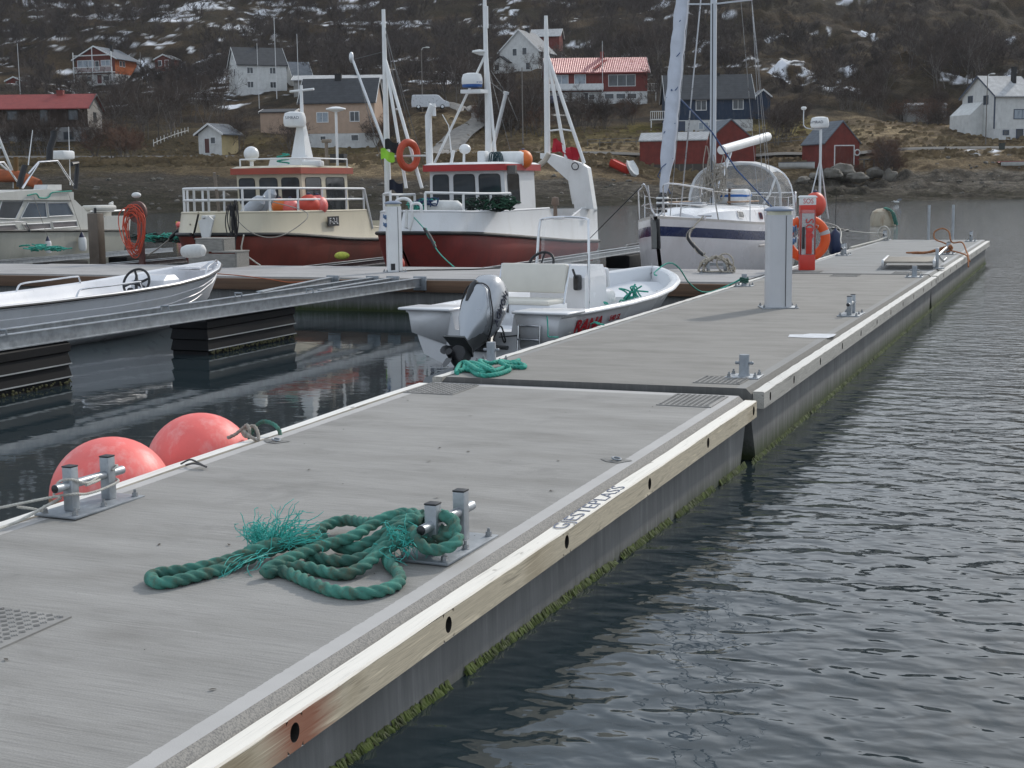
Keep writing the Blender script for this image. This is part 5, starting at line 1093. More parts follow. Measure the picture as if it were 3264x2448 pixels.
# roof gear
zt_ = 2.80
mb = MB(); mb.loft(loftbox([(-.55, 4.4), (.55, 4.4), (.55, 5.4), (-.55, 5.4)], [(-.5, 4.45), (.5, 4.45), (.5, 5.35), (-.5, 5.35)], zt_-.02, zt_+.22)); mb.build('roof_box', boatw, wh, False)
mb = MB(); mb.loft([[(x*k+.22, 4.9+y*k, z) for x, y in ((-.24, -.2), (.2, -.2), (.2, .2), (-.24, .2))] for z, k in ((zt_+.2, 1), (zt_+1.15, .36))]); mb.build('mast_foot', wpaint, wh, False)
mb = MB(); mb.tube([(.24, 4.9, zt_+1.0), (.24, 4.9, zt_+2.1)], [.05, .04], 10); mb.tube([(-.1, 4.9, zt_+1.95), (.62, 4.9, zt_+1.99)], .03, 8); mb.build('mast', wpaint, wh)
radome(wh, (.10, 4.75, zt_+1.12), .30, .42); text_part('SIMRAD', .105, M('dark_lettering', (.03, .035, .06), .5), (.22, 4.405, zt_+1.24), (.93, .36, 0), (0, 0, 1), wh, 'lettering', .003)
mb = MB(); mb.ball((-.80, 4.0, zt_+.32), .20, 20, 12); mb.cyl((-.8, 4.0, zt_-.1), (-.8, 4.0, zt_+.2), .05); mb.build('satellite_dome', wpaint, wh)
mb = MB(); mb.cyl((.82, 5.7, zt_-.1), (.82, 5.7, zt_+1.45), .035); mb.lathe([(0, 0), (.05, .0), (.27, .07), (.26, .10), (.1, .14), (0, .15)], (.82, 5.7, zt_+1.42), 24); mb.build('antenna_dish', wpaint, wh)
rails(wh, [(-.9, 3.6, zt_-.05), (.9, 3.6, zt_-.05), (1.0, 5.9, zt_-.05)], (.22,), .02, wpaint, True, 1, 'roof_rail')
mb = MB(); mb.box((.75, 4.5, zt_+.04), (.5, .5, .16), .3, .04); mb.build('life_raft_case', boatw, wh)
MB().box((.75, 5.9, zt_+.2), (.42, .2, .24)).build('floodlight_box', blackp, wh)
mb = MB(); rope_mb(mb, [(.3+.16*math.cos(q), 3.75+.12*math.sin(q), zt_+.05+.012*i) for i, q in enumerate([R(40*k) for k in range(22)])], .022); tag(mb.build('rope_coil', tealr, None, True, 50, Y0), 'teal rope coil on the roof of the cream fishing boat', 'rope')
mb = MB(); P1_ = yl(1046, 690, 34.3); P2_ = yl(1040, 452, 34.1); woodm = M('bare_wood_pole', (.20, .165, .13), .8, 0, .2, 6); mb.tube([P1_, P2_], .045, 8); mb.tube([P2_+Vector((-.12, 0, .02)), P2_+Vector((.14, 0, .02))], .05, 8); mb.build('derrick_post', woodm, yb)
mb = MB(); mb.tube([yl(700, 690, 30.5), yl(683, 550, 30.3)], .04, 8); mb.build('bow_post', woodm, yb)
# anchor roller on the bow
mb = MB(); a = yl(668, 690, 29.0); mb.box(a+Vector((0, 0, -.02)), (.14, .5, .10), None, .02); mb.prism([(-.16, -.12), (.14, .0), (.26, -.1), (.1, -.62), (-.04, -.66)], .05, a+Vector((.0, -.2, .02)), (1, 0, 0), (0, 0, 1)); mb.build('anchor', wdull, yb, True)
def item(nm, label, cat, P, build, grp=None, rz=0):
    t_ = thing(nm, label, cat, P, rz, grp); build(t_); return t_
def fl(r, m_, sq=(1, 1, 1)):
    def f(t_): MB().ball((0, 0, 0), r, 22, 14, sq).build('float', m_, t_); MB().lathe([(r*.2, r*.96*sq[2]), (r*.18, r*1.12*sq[2]), (.0, r*1.2*sq[2])], n=10).build('eye', M('dark_blue_eye', (.03, .04, .09), .5), t_)
    return f
ored = M('red_float', (.62, .07, .04), .5, 0, .1, 3); oor = M('orange_float', (.72, .17, .03), .5, 0, .1, 3)
for (u, v, Y, r, m_, lab) in ((925, 662, 32.0, .24, pinkb, 'front pink float on the cream boat foredeck behind the rail'), (985, 655, 32.1, .28, ored, 'red float right of the pink float on the cream boat'), (892, 657, 31.9, .21, oor, 'small orange float left of the pink float on the cream boat'), (955, 640, 32.5, .22, ored, 'red float at the back of the pile on the cream boat'), (1012, 655, 32.4, .27, pinkb, 'rightmost big coral float on the cream boat')):
    item('net_float', lab, 'buoy', Py(u, v, Y), fl(r, m_), 'floats on the cream boat')
greyf = M('grey_fender', (.42, .44, .47), .5, 0, .08, 3)
def sausage(r, l, m_):
    def f(t_):
        mb = MB(); mb.lathe([(r*.12, -l/2-r*.8), (r*.3, -l/2-r*.5), (r*.85, -l/2), (r, -l*.3), (r, l*.3), (r*.85, l/2), (r*.3, l/2+r*.5), (r*.12, l/2+r*.8)], n=18); mb.build('fender_body', m_, t_)
    return f
t_ = item('fender', 'long grey fender leaning on the cream boat rail', 'fender', Py(805, 662, 30.8), sausage(.17, .62, greyf), 'fenders'); t_.rotation_euler = (0, R(52), 0)
t_ = item('fender', 'upright grey fender behind the leaning one on the cream boat', 'fender', Py(850, 640, 31.2), sausage(.15, .55, greyf), 'fenders'); t_.rotation_euler = (0, R(38), 0)
mb = MB(); c0 = Py(742, 645, 28.6); rr = random.Random(8)
for k in range(9):
    a = c0+Vector((rr.uniform(-.15, .2), rr.uniform(-.1, .1), rr.uniform(-.1, .05))); l = rr.uniform(.6, 1.1); w_ = rr.uniform(.03, .10); mb.tube(cat_rom([a, a+Vector((-w_, 0, -l*.5)), a+Vector((0, 0, -l)), a+Vector((w_, 0, -l*.5)), a+Vector((.01, 0, .02))], .06), .013, 6)
tag(mb.build('cable_bundle', blackr, None), 'black hoses hanging in loops on the cream boat bow', 'hose')
# aft mast with legs, boom, net flags and ring buoy
Ya = 39.0; mb = MB(); ma = Py(1237, 620, Ya); mt = Py(1222, 30, Ya); mb.tube([ma, mt], [.105, .055], 10)
for q in ((1345, 600), (1295, 600)): mb.tube([Py(1228, 190, Ya), Py(q[0], q[1], Ya-.6)], .05, 8)
mb.tube([Py(1262, 348, Ya-.1), Py(1278, 348, Ya-.1)], .03, 8)
mb.v = [tuple(Vector(p)-Y0) for p in mb.v]; mb.build('aft_mast', wpaint, yb)
mb = MB(); mb.tube([Py(1228, 470, Ya), Py(1122, 185, Ya)], [.05, .04], 8); mb.ball(Py(1120, 183, Ya), .12, 10, 8, (.6, .6, 1.4)); mb.v = [tuple(Vector(p)-Y0) for p in mb.v]; mb.build('boom', alu, yb)
mb = MB()
for a, b in (((1125, 190), (1222, 165)), ((1224, 80), (1290, 440)), ((1224, 90), (1350, 520)), ((1130, 200), (1245, 620)), ((1224, 70), (1310, 430))): mb.tube([Py(*a, Ya), Py(*b, Ya)], .010, 5)
mb.v = [tuple(Vector(p)-Y0) for p in mb.v]; mb.build('mast_stays', M('wire', (.12, .12, .12), .5), yb)
P = Py(1302, 495, Ya-.8); t_ = thing('lifebuoy', 'orange lifebuoy hung beside the aft mast of the cream boat', 'lifebuoy', P); mb = MB().torus((0, 0, 0), .33, .10, (.90, -.43, 0), 32, 10); mb.v = [(p[0], p[1], p[2]*1.12) for p in mb.v]; mb.build('ring', M('dark_orange_shell', (.46, .06, .02), .5, 0, .15, 3), t_)
MB().tube([(-.4, -.1, -.02), (.5, .1, -.02)], .035, 6).build('holder_bar', wdull, t_)
for (u, v, m_, lab) in ((1248, 460, M('black_cloth', (.015, .017, .02), .9), 'black marker flag on the cream boat stern'), (1235, 490, M('lime_cloth', (.30, .62, .05), .8), 'lime green marker flag on the cream boat stern'), (1262, 590, M('navy_cloth', (.012, .016, .03), .9), 'dark flag hanging low on the cream boat stern')):
    P = Py(u, v, Ya-.5); mb = MB(); rows = []
    for i in range(9): rows.append([(-.22+.055*i, .04*math.sin(i*1.1), z_*.75+.05*math.sin(i*.8)) for z_ in (-.22-.012*i, -.07, .08, .2-.015*i)])
    mb.loft(rows, closed=False); tag(mb.build('marker_flag', m_, None, True, 60, P), lab, 'flag', 'marker flags')
# ================= white boat
W0 = Vector((-14.35, 29.1, 0)); wb = thing('fishing_boat', 'white fishing boat with red roof edge, red bottom and tall white masts', 'fishing boat', W0)
def wl(u, v, Y): return Py(u, v, Y)-W0
sec = fishing_hull(wb, 10.4, [(0, .03), (.12, .30), (.35, .58), (.7, .86), (1.2, 1.10), (2.2, 1.32), (3.5, 1.40), (8, 1.40), (10.4, 1.34)], [(0, 1.18), (1.5, 1.12), (4, .95), (8, .68), (10.4, .58)], [(0, 1.66), (2, 1.60), (6.3, 1.60), (6.6, 1.30), (8.2, 1.32), (8.6, 1.55), (10.4, 1.52)], hullred, boatw, 6.3)
wh = wheelhouse(wb, -1.12, 1.0, 4.2, 6.25, 1.0, 2.58, boatw, roofred, .10, .05, [(.05, .25, .50, .94), (.33, .60, .50, .94), (.67, .94, .50, .94)], [(.10, .46, .48, .94)])
bul = [(sec(y, 1)[7][0]-.06, sec(y, 1)[7][1]+.05, sec(y, 1)[7][2]) for y in (.3, 1.3, 2.5, 3.6)]
for s_ in (1, -1): rails(wb, [(s_*x, y, z) for x, y, z in bul], (.42,), .03, wpaint)
mb = MB(); mb.tube(cat_rom([wl(1262, 660, 29.5), wl(1265, 640, 29.5), wl(1290, 633, 29.5), wl(1310, 645, 29.5), wl(1312, 675, 29.5)], .05), .04, 8); mb.tube(cat_rom([wl(1310, 670, 29.3), wl(1314, 652, 29.3), wl(1330, 648, 29.3), wl(1342, 655, 29.3), wl(1343, 678, 29.3)], .05), .035, 8); mb.build('bow_fairlead', wpaint, wb)
mb = MB(); a = wl(1308, 690, 29.1); mb.tube([a+Vector((-.08, 0, .15)), a+Vector((-.09, -.05, -.25)), a+Vector((0, -.06, -.3)), a+Vector((.07, -.05, -.1)), a+Vector((.05, 0, .1))], .035, 8); mb.build('anchor_hook', wdull, wb)
# masts
Ym = 34.5; zc = 2.8
def wt(par, nm, mat_, segs, Y=Ym):
    mb = MB()
    for s_ in segs: mb.tube([(wl(q[0], q[1], q[2] if len(q) > 2 else Y)) for q in s_[0]], s_[1], 10)
    return mb.build(nm, mat_, par)
wt(wb, 'mast', wpaint, [([(1557, 515), (1556, 330), (1549, 180), (1545, 20), (1544, -60)], [.085, .085, .06, .05, .03]), ([(1378, 535), (1545, 180)], .032), ([(1580, 500), (1552, 190)], .035), ([(1550, 90), (1549, 20)], .055)])
mb = MB(); a = wl(1540, 172, Ym); mb.lathe([(0, 0), (.08, 0), (.2, .05), (.18, .09), (0, .12)], a+Vector((-.1, 0, 0)), 20); mb.tube([a+Vector((-.12, 0, 0)), a+Vector((.08, 0, -.02))], .03, 6); mb.build('antenna_dish', wpaint, wb)
rd = radome(wb, wl(1505, 265, Ym-.3), .27, .36, band=M('blue_band', (.03, .10, .30), .4)); text_part('KVH', .07, M('blue_lettering', (.03, .08, .3), .4), wl(1528, 262, Ym-.62), (1, .5, 0), (0, 0, 1), wb, 'lettering', .003)
mb = MB(); a = wl(1505, 285, Ym-.3); mb.loft([[(a.x+x, a.y+y, a.z+z) for x, y in ((-.24, -.2), (.30, -.16), (.36, .2), (-.2, .2))] for z in (-.10, -.01)]); mb.build('radar_bracket', wpaint, wb)
wt(wb, 'exhaust_stack', wpaint, [([(1370, 535, 33.6), (1365, 370, 33.6), (1380, 335, 33.6)], [.09, .085, .10]), ([(1384, 370, 33.6), (1382, 330, 33.6)], .05)])
wt(wb, 'derrick_boom', alu, [([(1566, 490), (1612, 300)], [.05, .05]), ([(1612, 300), (1614, 292)], .075)], 34.8)
wt(wb, 'mast_stays', M('wire', (.12, .12, .12), .5), [([(1614, 300), (1650, 385)], .008), ([(1560, 230), (1632, 500)], .008), ([(1612, 300), (1560, 260)], .012), ([(1565, 225), (1614, 300)], .008)], 34.8)
wt(wb, 'whip_aerial', wpaint, [([(1443, 535), (1430, 400), (1410, 365)], [.02, .012, .01]), ([(1436, 530), (1446, 480)], .04)], 34)
mb = MB(); a = wl(1482, 475, 34.0); mb.ball(a, .15, 18, 12, (1, 1, .85)); mb.tube([a+Vector((-.02, 0, 0)), a+Vector((-.05, 0, -.6))], .035, 8); mb.build('searchlight', wpaint, wb)
mb = MB(); mb.box(wl(1540, 510, 33.9), (.22, .3, .45), None, .04); mb.build('roof_locker', wpaint, wb)
t_ = item('life_raft', 'white cylindrical life raft on the roof of the white fishing boat', 'life raft', Py(1612, 508, 34.2), lambda t_: (MB().lathe([(0, -.5), (.16, -.48), (.2, -.4), (.2, .4), (.16, .48), (0, .5)], n=22, axis=(1, .12, 0)).build('canister', wpaint, t_)))
item('net_float', 'orange float at the right end of the white boat roof', 'buoy', Py(1668, 508, 34.4), fl(.24, oor)); item('net_float', 'dark blue float with cords at the left end of the white boat life raft', 'buoy', Py(1548, 512, 34.1), fl(.17, M('navy_float', (.02, .035, .08), .5)))
mb = MB(); c0 = Py(1578, 495, 33.9)
for k in range(8): a = c0+Vector((rr.uniform(-.12, .12), rr.uniform(-.1, .1), 0)); mb.tube(cat_rom([a+Vector((-.1, 0, -.25)), a+Vector((-.05, 0, .06)), a+Vector((.06, -.03, .02)), a+Vector((.1, 0, -.3))], .06), .014, 6)
tag(mb.build('rope_tangle', M('dark_teal_rope', (.02, .05, .06), .8), None), 'dark ropes draped over the life raft of the white boat', 'rope')
MB().box(wl(1632, 540, 33.2), (.22, .12, .2)).build('deck_lamp', M('smoked_lamp', (.10, .09, .08), .3), wb)
# foredeck gear
item('fender', 'fat white fender lying on the foredeck of the white boat', 'fender', Py(1415, 665, 31.0), lambda t_: MB().lathe([(.03, -.5), (.12, -.46), (.19, -.36), (.2, 0), (.19, .36), (.12, .46), (.03, .5)], n=20, axis=(1, -.1, 0)).build('fender_body', wdull, t_), 'fenders')
def netpile(label, u, v, Y, n, sx, cols, h=.28):
    t_ = thing('net_heap', label, 'fishing net', Py(u, v, Y)); 
    for ci, m_ in enumerate(cols):
        mb = MB()
        for k in range(n):
            p = Vector((rr.uniform(-sx, sx), rr.uniform(-.25, .25), rr.uniform(-.05, .1))); pts = []
            for i in range(7): pts.append(p+Vector((rr.uniform(-.25, .25), rr.uniform(-.15, .15), rr.uniform(0, h))))
            mb.tube(cat_rom(pts, .07), .016, 5)
        mb.build('netting', m_, t_)['kind'] = 'stuff'
    return t_
netpile('dark green net heap piled behind the rail of the white boat', 1545, 672, 31.6, 26, .62, [M('net_green', (.02, .07, .04), .9), M('net_dark', (.02, .03, .025), .9)])
netpile('small blue and green net on the white boat beside the fat fender', 1352, 668, 31.0, 12, .25, [M('net_blue', (.02, .04, .10), .9), tealr], .2)
# stern gantry
Yg = 38.6
wt(wb, 'aft_mast', wpaint, [([(1745, 505), (1742, 190), (1740, 50)], [.085, .08, .05]), ([(1744, 175), (1830, 650)], .05), ([(1744, 175), (1862, 520)], .05), ([(1746, 418), (1790, 412), (1832, 418)], .025)], Yg)
mb = MB(); pl = [wl(*q, Yg) for q in ((1728, 488), (1760, 490), (1855, 520), (1878, 535), (1898, 665), (1838, 668), (1822, 580), (1745, 512), (1728, 505))]
mb.add([p+Vector((0, -.16, 0)) for p in pl]+[p+Vector((0, .16, 0)) for p in pl], [tuple(range(8, -1, -1)), tuple(range(9, 18))]+[(i, (i+1) % 9, (i+1) % 9+9, i+9) for i in range(9)]); mb.build('gantry', wpaint, wb, False)
wt(wb, 'gantry_strut', M('dull_cream', (.42, .38, .32), .6), [([(1715, 530), (1738, 510), (1750, 490)], .075)], Yg-.6)
mb = MB(); mb.torus(wl(1833, 530, Yg-.25), .10, .015, (0, 1, 0.2), 20, 6); mb.build('hanging_loop', blackp, wb)
P = Py(1795, 455, Yg); mb = MB(); rows = []
for i in range(12): rows.append([(-.32+.075*i+(.05*math.sin(i*2.1)), .07*math.sin(i*1.3+j), .12-.26*j/4-.035*i+.06*math.sin(i*.9+j)) for j in range(6)])
mb.loft(rows, closed=False); tag(mb.build('flag', M('red_cloth', (.40, .015, .03), .8), None, True, 70, P), 'crumpled red flag bundled between the aft mast legs of the white boat', 'flag')
mb = MB(); a = wl(1770, 655, 37.2); mb.cyl(a+Vector((0, 0, -.4)), a, .06, .05); mb.lathe([(.09, 0), (.11, .05), (.09, .22), (.0, .24)], a, 14); mb.build('deck_light', M('tan_lamp', (.22, .16, .12), .6), wb)
mb = MB(); mb.tube([wl(1828, 683, 38.9), wl(1902, 668, 39.3)], .05, 8); mb.build('stern_rail', wpaint, wb)
# ================= sailing boat
S0 = Vector((-7.95, 27.75, 0)); sb = thing('sailing_boat', 'white sailing boat with dark blue stripe, furled grey headsail and clear sprayhood', 'sailing boat', S0)
def sl(u, v, Y): return Py(u, v, Y)-S0
HB = [(0, .04), (.3, .2), (.8, .46), (1.6, .82), (2.6, 1.14), (4, 1.40), (5.5, 1.5), (7.5, 1.42), (9, 1.2), (10, 1.0)]; SH = [(0, 1.56), (3, 1.36), (6, 1.24), (10, 1.30)]
def ssec(y):
    b = interp(HB, y); s_ = interp(SH, y); rk = max(0, 1-y/4.0)**1.3; tr = max(0, (y-9)/1.0)
    L = [(0.0, 1.7, -.85), (.55, 1.35, -.62), (.86, .75, -.14), (.96, .45, .35)]
    out = [(b*k, y+rk*dy+tr*.0, z) for k, dy, z in L]
    for dz in (-.40, -.20, -.055, 0): out.append((b*(.985+.015*(1+dz)), y+rk*.22*(-dz), s_+dz))
    out.append((max(0, b-.07), y+.02, s_+.002)); return out
ys = [0, .15, .4, .8, 1.2, 1.8, 2.6, 3.4, 4.4, 5.5, 6.6, 7.6, 8.6, 9.4, 10]
shull = M('grey_white_hull', (.66, .63, .63), .22, 0, .04, 1, dirt=(.42, .38, .35), dfac=.25); sblue = M('navy_stripe', (.012, .022, .075), .25); stoe = M('toe_rail', (.50, .46, .42), .45)
rg = [ssec(y) for y in ys]; mb = MB(); mb.loft(rg, closed=False); n = len(rg[0])
mb.mi = [{4: 1, 6: 2}.get(i % (n-1), 0) if (i % (n-1)) != 5 else 0 for i in range(len(mb.f))]; mb.mirror_x(); last = rg[-1]; mb.add(list(last)+[(-x, y, z) for x, y, z in reversed(last)], [tuple(range(2*n))]); mb.mi[-1] = 0
mb.build('hull', [shull, sblue, stoe], sb, True, 50)
mb = MB(); mb.loft([[(-max(0, interp(HB, y)-.07), y+.02, interp(SH, y)-.005), (0, y+.02, interp(SH, y)+.05), (max(0, interp(HB, y)-.07), y+.02, interp(SH, y)-.005)] for y in ys], closed=False); mb.build('deck', wgel, sb)
for s_ in (1, -1): MB().box((s_*1.49, 5.5, .84), (.05, 5.2, .05), R(0), .01).build('rubbing_strip', stoe, sb)
ck = [(2.0, .30, .10), (2.4, .62, .22), (3.2, .88, .30), (4.6, 1.0, .36), (6.2, 1.02, .40), (6.9, 1.0, .40)]
mb = MB(); mb.loft([[(-b, y, interp(SH, y)-.02), (-b*.93, y, interp(SH, y)+h*.8), (-b*.8, y, interp(SH, y)+h), (0, y, interp(SH, y)+h+.05), (b*.8, y, interp(SH, y)+h), (b*.93, y, interp(SH, y)+h*.8), (b, y, interp(SH, y)-.02)] for y, b, h in ck]); mb.build('cabin_trunk', wgel, sb, True, 30)
ct = [c for c in sb.children if c.name.startswith('cabin_trunk')][0]
for s_ in (1, -1):
    for y in (3.7, 5.4):
        q = [(s_*interp([(c[0], c[1]) for c in ck], yy)*f, yy, interp(SH, yy)+hh) for yy, f, hh in ((y-.25, .985, .08), (y+.25, .985, .08), (y+.25, .945, .24), (y-.25, .945, .24))]
        if s_ < 0: q = [q[1], q[0], q[3], q[2]]
        quad_panel(ct, 'port_light', q, .1, .9, .1, .9, glassd, .01, .06, steel, .02)
mb = MB()
for s_ in (1, -1): mb.tube([(s_*.72, 3.2, 1.36+.42), (s_*.78, 4.4, 1.30+.47), (s_*.80, 6.0, 1.24+.52)], .022, 8)
mb.build('handrail', M('teak', (.20, .12, .07), .6), ct)
for y in (3.0, 4.95): mb = MB(); mb.box((0, y, interp(SH, y)+.40), (.52, .52, .06), None, .02); mb.build('deck_hatch', M('smoked_hatch', (.25, .26, .28), .15), ct)
t_ = thing('life_raft', 'white life raft case with a blue band on the sailing boat cabin top', 'life raft', S0+Vector((.30, 5.35, 1.70))); MB().box((0, 0, .17), (.85, .55, .36), None, .09).build('case', wpaint, t_); MB().box((0, 0, .20), (.86, .562, .06), None, .01).build('blue_band', M('band_blue', (.02, .13, .42), .4), t_); MB().box((.02, -.01, .18), (.05, .57, .372)).build('strap', M('brown_strap', (.12, .08, .06), .8), t_)
# mast, boom, furled sails
mastm = M('anodised_mast', (.50, .52, .55), .38, .4, .06, 3); sailm = M('furled_sail_cover', (.46, .48, .53), .75, 0, .1, 4)
Ymt = 4.55; mx = Px(2272, 560, -7.95); my = mx.y-S0.y
mb = MB(); mb.tube([(0, my, 1.5), (0, my, 12.8)], .088, 16, prof=lambda a: 1-.18*abs(math.sin(a))); mb.build('mast', mastm, sb)
MB().box((-.0, my-.088, 3.9), (.02, .02, 4.6)).build('mast_track', blackp, sb)
for z in (6.2, 9.6):
    for s_ in (1, -1): MB().bar((0, my, z), (s_*.85, my+.12, z+.06), .09, .03).build('spreader', mastm, sb)
a = Px(2300, 478, -7.95)-S0; b = Px(2446, 436, -7.95)-S0; b2 = a+(b-a)*1.0
mb = MB(); mb.tube([(0, a.y, a.z), (0, b2.y, b2.z)], [.105, .12], 14); mb.build('boom', wpaint, sb)
mb = MB(); mb.tube([(0, a.y+.9, a.z-.05), (0, my+.1, 1.75)], .045, 8); mb.build('boom_vang', mastm, sb)
mb = MB()
for k in range(14):
    x = rr.uniform(-.22, .28); z0_ = rr.uniform(2.3, 3.05); l = rr.uniform(.5, 1.0); mb.tube(cat_rom([(x, my-.1+rr.uniform(-.12, .2), z0_), (x-.07, my-.12, z0_-l*.5), (x+.02, my-.1, max(1.75, z0_-l)), (x+.09, my-.1, z0_-l*.5), (x+.01, my-.05, z0_-.02)], .08), .012, 5)
for k in range(26): mb.tube(cat_rom([(rr.uniform(-.2, .3), my+rr.uniform(-.2, .3), rr.uniform(1.75, 2.6)) for _ in range(4)], .08), .011, 5)
tag(mb.build('rope_coils', greyr, None, True, 50, S0), 'grey halyards coiled round the foot of the sailing boat mast', 'rope')
fs0, fs1 = Vector((0, .55, 2.0)), Vector((0, my-.1, 12.6)); P_ = [fs0.lerp(fs1, k/60) for k in range(61)]
mb = MB(); mb.tube(P_, [.07+.085*min(1, k/5)*(1-.5*k/60)+.012*math.sin(k*1.9) for k in range(61)], 16, prof=lambda a: 1+.12*math.cos(a), tw=.9); mb.build('furled_headsail', sailm, sb, True, 70)
mb = MB(); mb.tube([P_[k]+Vector((.155*math.cos(k*1.5)*(1-.4*k/60), .155*math.sin(k*1.5), 0)) for k in range(0, 30)], .010, 5); mb.build('furling_line', M('blue_line', (.02, .06, .16), .7), sb)
mb = MB(); f0 = fs0+Vector((0, -.03, -.05))
for dz, r in ((-.30, .10), (-.20, .12), (-.16, .07), (-.08, .12), (0, .09)): mb.lathe([(0, -.03), (r, -.03), (r, .03), (0, .03)], f0+Vector((0, 0, dz)), 18)
mb.build('furling_drum', blackp, sb); mb = MB(); mb.lathe([(.125, -.02), (.13, 0), (.125, .02)], f0+Vector((0, 0, -.14)), 18); mb.lathe([(.125, -.02), (.13, 0), (.125, .02)], f0+Vector((0, 0, -.04)), 18); mb.build('drum_ring', wpaint, sb)
wire = M('steel_wire', (.40, .40, .41), .3, .6)
mb = MB(); top = Vector((0, my, 12.6))
for q, r in (((0, 1.9, 1.50), .016), ((1.32, my+.2, 1.28), .007), ((-1.32, my+.2, 1.28), .007), ((1.30, my+.7, 1.28), .007), ((-1.3, my+.7, 1.28), .007), ((0, 9.9, 1.4), .007), ((1.3, my-.4, 1.3), .007), ((.25, .2, 1.56), .008)):
    if q[0] and q[1] > 2: mb.tube([Vector(q), Vector((math.copysign(.85, q[0]), my+.1, 6.2)), Vector((math.copysign(.6, q[0]), my+.1, 9.6)), top], r, 5)
    else: mb.tube([Vector(q), top if q[1] != 1.9 else Vector((0, my, 9.4))], r, 5)
mb.build('standing_rigging', wire, sb)
MB().tube([(1.3, 6.6, 1.3), (.5, my+.2, 2.5), Vector((.02, my-.2, 3.35)), Vector((-.0, 1.2, 4.1))], .018, 6).build('blue_sheet', M('blue_line', (.02, .06, .16), .7), sb)
# sprayhood
arches = [(6.1, .95, 1.68, .02), (6.45, 1.03, 1.66, .50), (7.0, 1.13, 1.62, 1.04), (7.6, 1.18, 1.58, 1.14), (8.3, 1.2, 1.54, 1.12)]
mb = MB(); NA = 16; rings = []
for y, b, z, h in arches: rings.append([(b*math.copysign(abs(math.cos(math.pi*i/NA))**.7, math.cos(math.pi*i/NA)), y, z+h*math.sin(math.pi*i/NA)**.75) for i in range(NA+1)])
mb.loft(rings[2:], closed=False); mb.mi = [1 if 0 <= (i % NA) < 4 or (i % NA) >= NA-4 else 0 for i in range(len(mb.f))]
m_, tt, bb, LL = newmat('clear_vinyl'); bb.inputs['Base Color'].default_value = (.5, .52, .54, 1); bb.inputs['Alpha'].default_value = .24; bb.inputs['Roughness'].default_value = .08
fab = M('grey_canvas', (.50, .50, .50), .85, 0, .1, 5)
mb.build('sprayhood', [fab, m_], sb, True, 60)
mb = MB(); mb.loft(rings[:3], closed=False); mb.build('sprayhood_window', m_, sb, True, 60)
for rgx in (rings[2], rings[4]): MB().tube(rgx, .02, 6).build('hood_bow', steel, sb)
mb = MB(); mb.tube([rings[2][k] for k in range(NA+1)], .035, 6); mb.tube([rings[0][2], rings[1][2], rings[2][3]], .03, 6); mb.tube([rings[0][NA-2], rings[1][NA-2], rings[2][NA-3]], .03, 6); mb.build('hood_seam', fab, sb)
for s_ in (1, -1): MB().box((s_*1.02, 7.7, 1.42), (.06, 3.2, .34), None, .02).build('coaming', wgel, sb); MB().box((s_*1.055, 7.2, 1.45), (.012, 1.6, .13)).build('coaming_stripe', sblue, sb)
# pulpit, stanchions, pushpit
st = steel; z1 = 1.56
for s_ in (1, -1):
    pts = [(s_*.10, .30, z1), (s_*.16, .02, z1+.45), (s_*.20, -.08, z1+.62), (s_*.34, .25, z1+.63), (s_*.62, 1.1, z1+.55), (s_*.80, 1.5, z1+.50)]
    MB().tube(cat_rom(pts, .08), .016, 8).build('pulpit', st, sb); MB().tube([(s_*.80, 1.5, z1+.50), (s_*.86, 1.75, 1.44)], .016, 8).build('pulpit_leg', st, sb); MB().tube([(s_*.14, .1, z1+.25), (s_*.70, 1.45, z1+.18)], .014, 8).build('pulpit_rail', st, sb)
MB().tube(cat_rom([(-.16, .02, z1+.6), (-.1, .1, z1+.1), (.1, .1, z1+.05), (.16, .02, z1+.6)], .05), .016, 8).build('pulpit_step', st, sb)
for s_ in (1, -1):
    yy = [1.5, 3.3, 5.0, 6.7, 8.4]; ps = [Vector((s_*(interp(HB, y)-.08), y, interp(SH, y))) for y in yy]
    for p in ps[1:]: MB().tube([p, p+Vector((0, 0, .6))], .013, 6).build('stanchion', st, sb)
    for h in (.58, .32): MB().tube([p+Vector((0, 0, h)) for p in ps], .005, 5).build('lifeline', wire, sb)
    MB().tube(cat_rom([(s_*(interp(HB, 8.5)-.06), 8.5, 1.28), (s_*(interp(HB, 8.5)-.06), 8.5, 1.9), (s_*.98, 9.5, 1.92), (s_*.9, 9.95, 1.92), (0.0, 10, 1.92)], .1), .016, 8).build('pushpit', st, sb)
    for y in (9.2, 9.9): MB().tube([(s_*(interp(HB, y)-.08), y, 1.28), (s_*(interp(HB, y)-.1), y, 1.9)], .014, 8).build('pushpit_leg', st, sb)
    MB().tube([(s_*1.05, 8.6, 1.62), (s_*.9, 9.9, 1.62)], .012, 6).build('pushpit_rail', st, sb)
rp = Px(2612, 690, -7.02)-S0; rp.y = 9.6; q = Py(2612, 690, S0.y+9.6)-S0; rx = q.x; rtop = (Py(2612, 412, S0.y+9.6)-S0).z
MB().tube([(rx, 9.6, 1.2), (rx, 9.6, rtop)], .035, 10).build('radar_pole', alu, sb)
for du in (-44, 22): b_ = Py(2612+du, 690, S0.y+9.4)-S0; MB().tube([(b_.x, 9.4+.3*(du > 0), 1.25), (rx, 9.6, rtop-.75)], .018, 8).build('pole_strut', alu, sb)
rd = radome(sb, (rx-.02, 9.55, rtop+.10), .235, .30); text_part('SIMRAD', .095, M('dark_lettering', (.03, .035, .06), .5), (rx-.06, 9.31, rtop+.17), (1, .12, 0), (0, 0, 1), sb, 'lettering', .003)
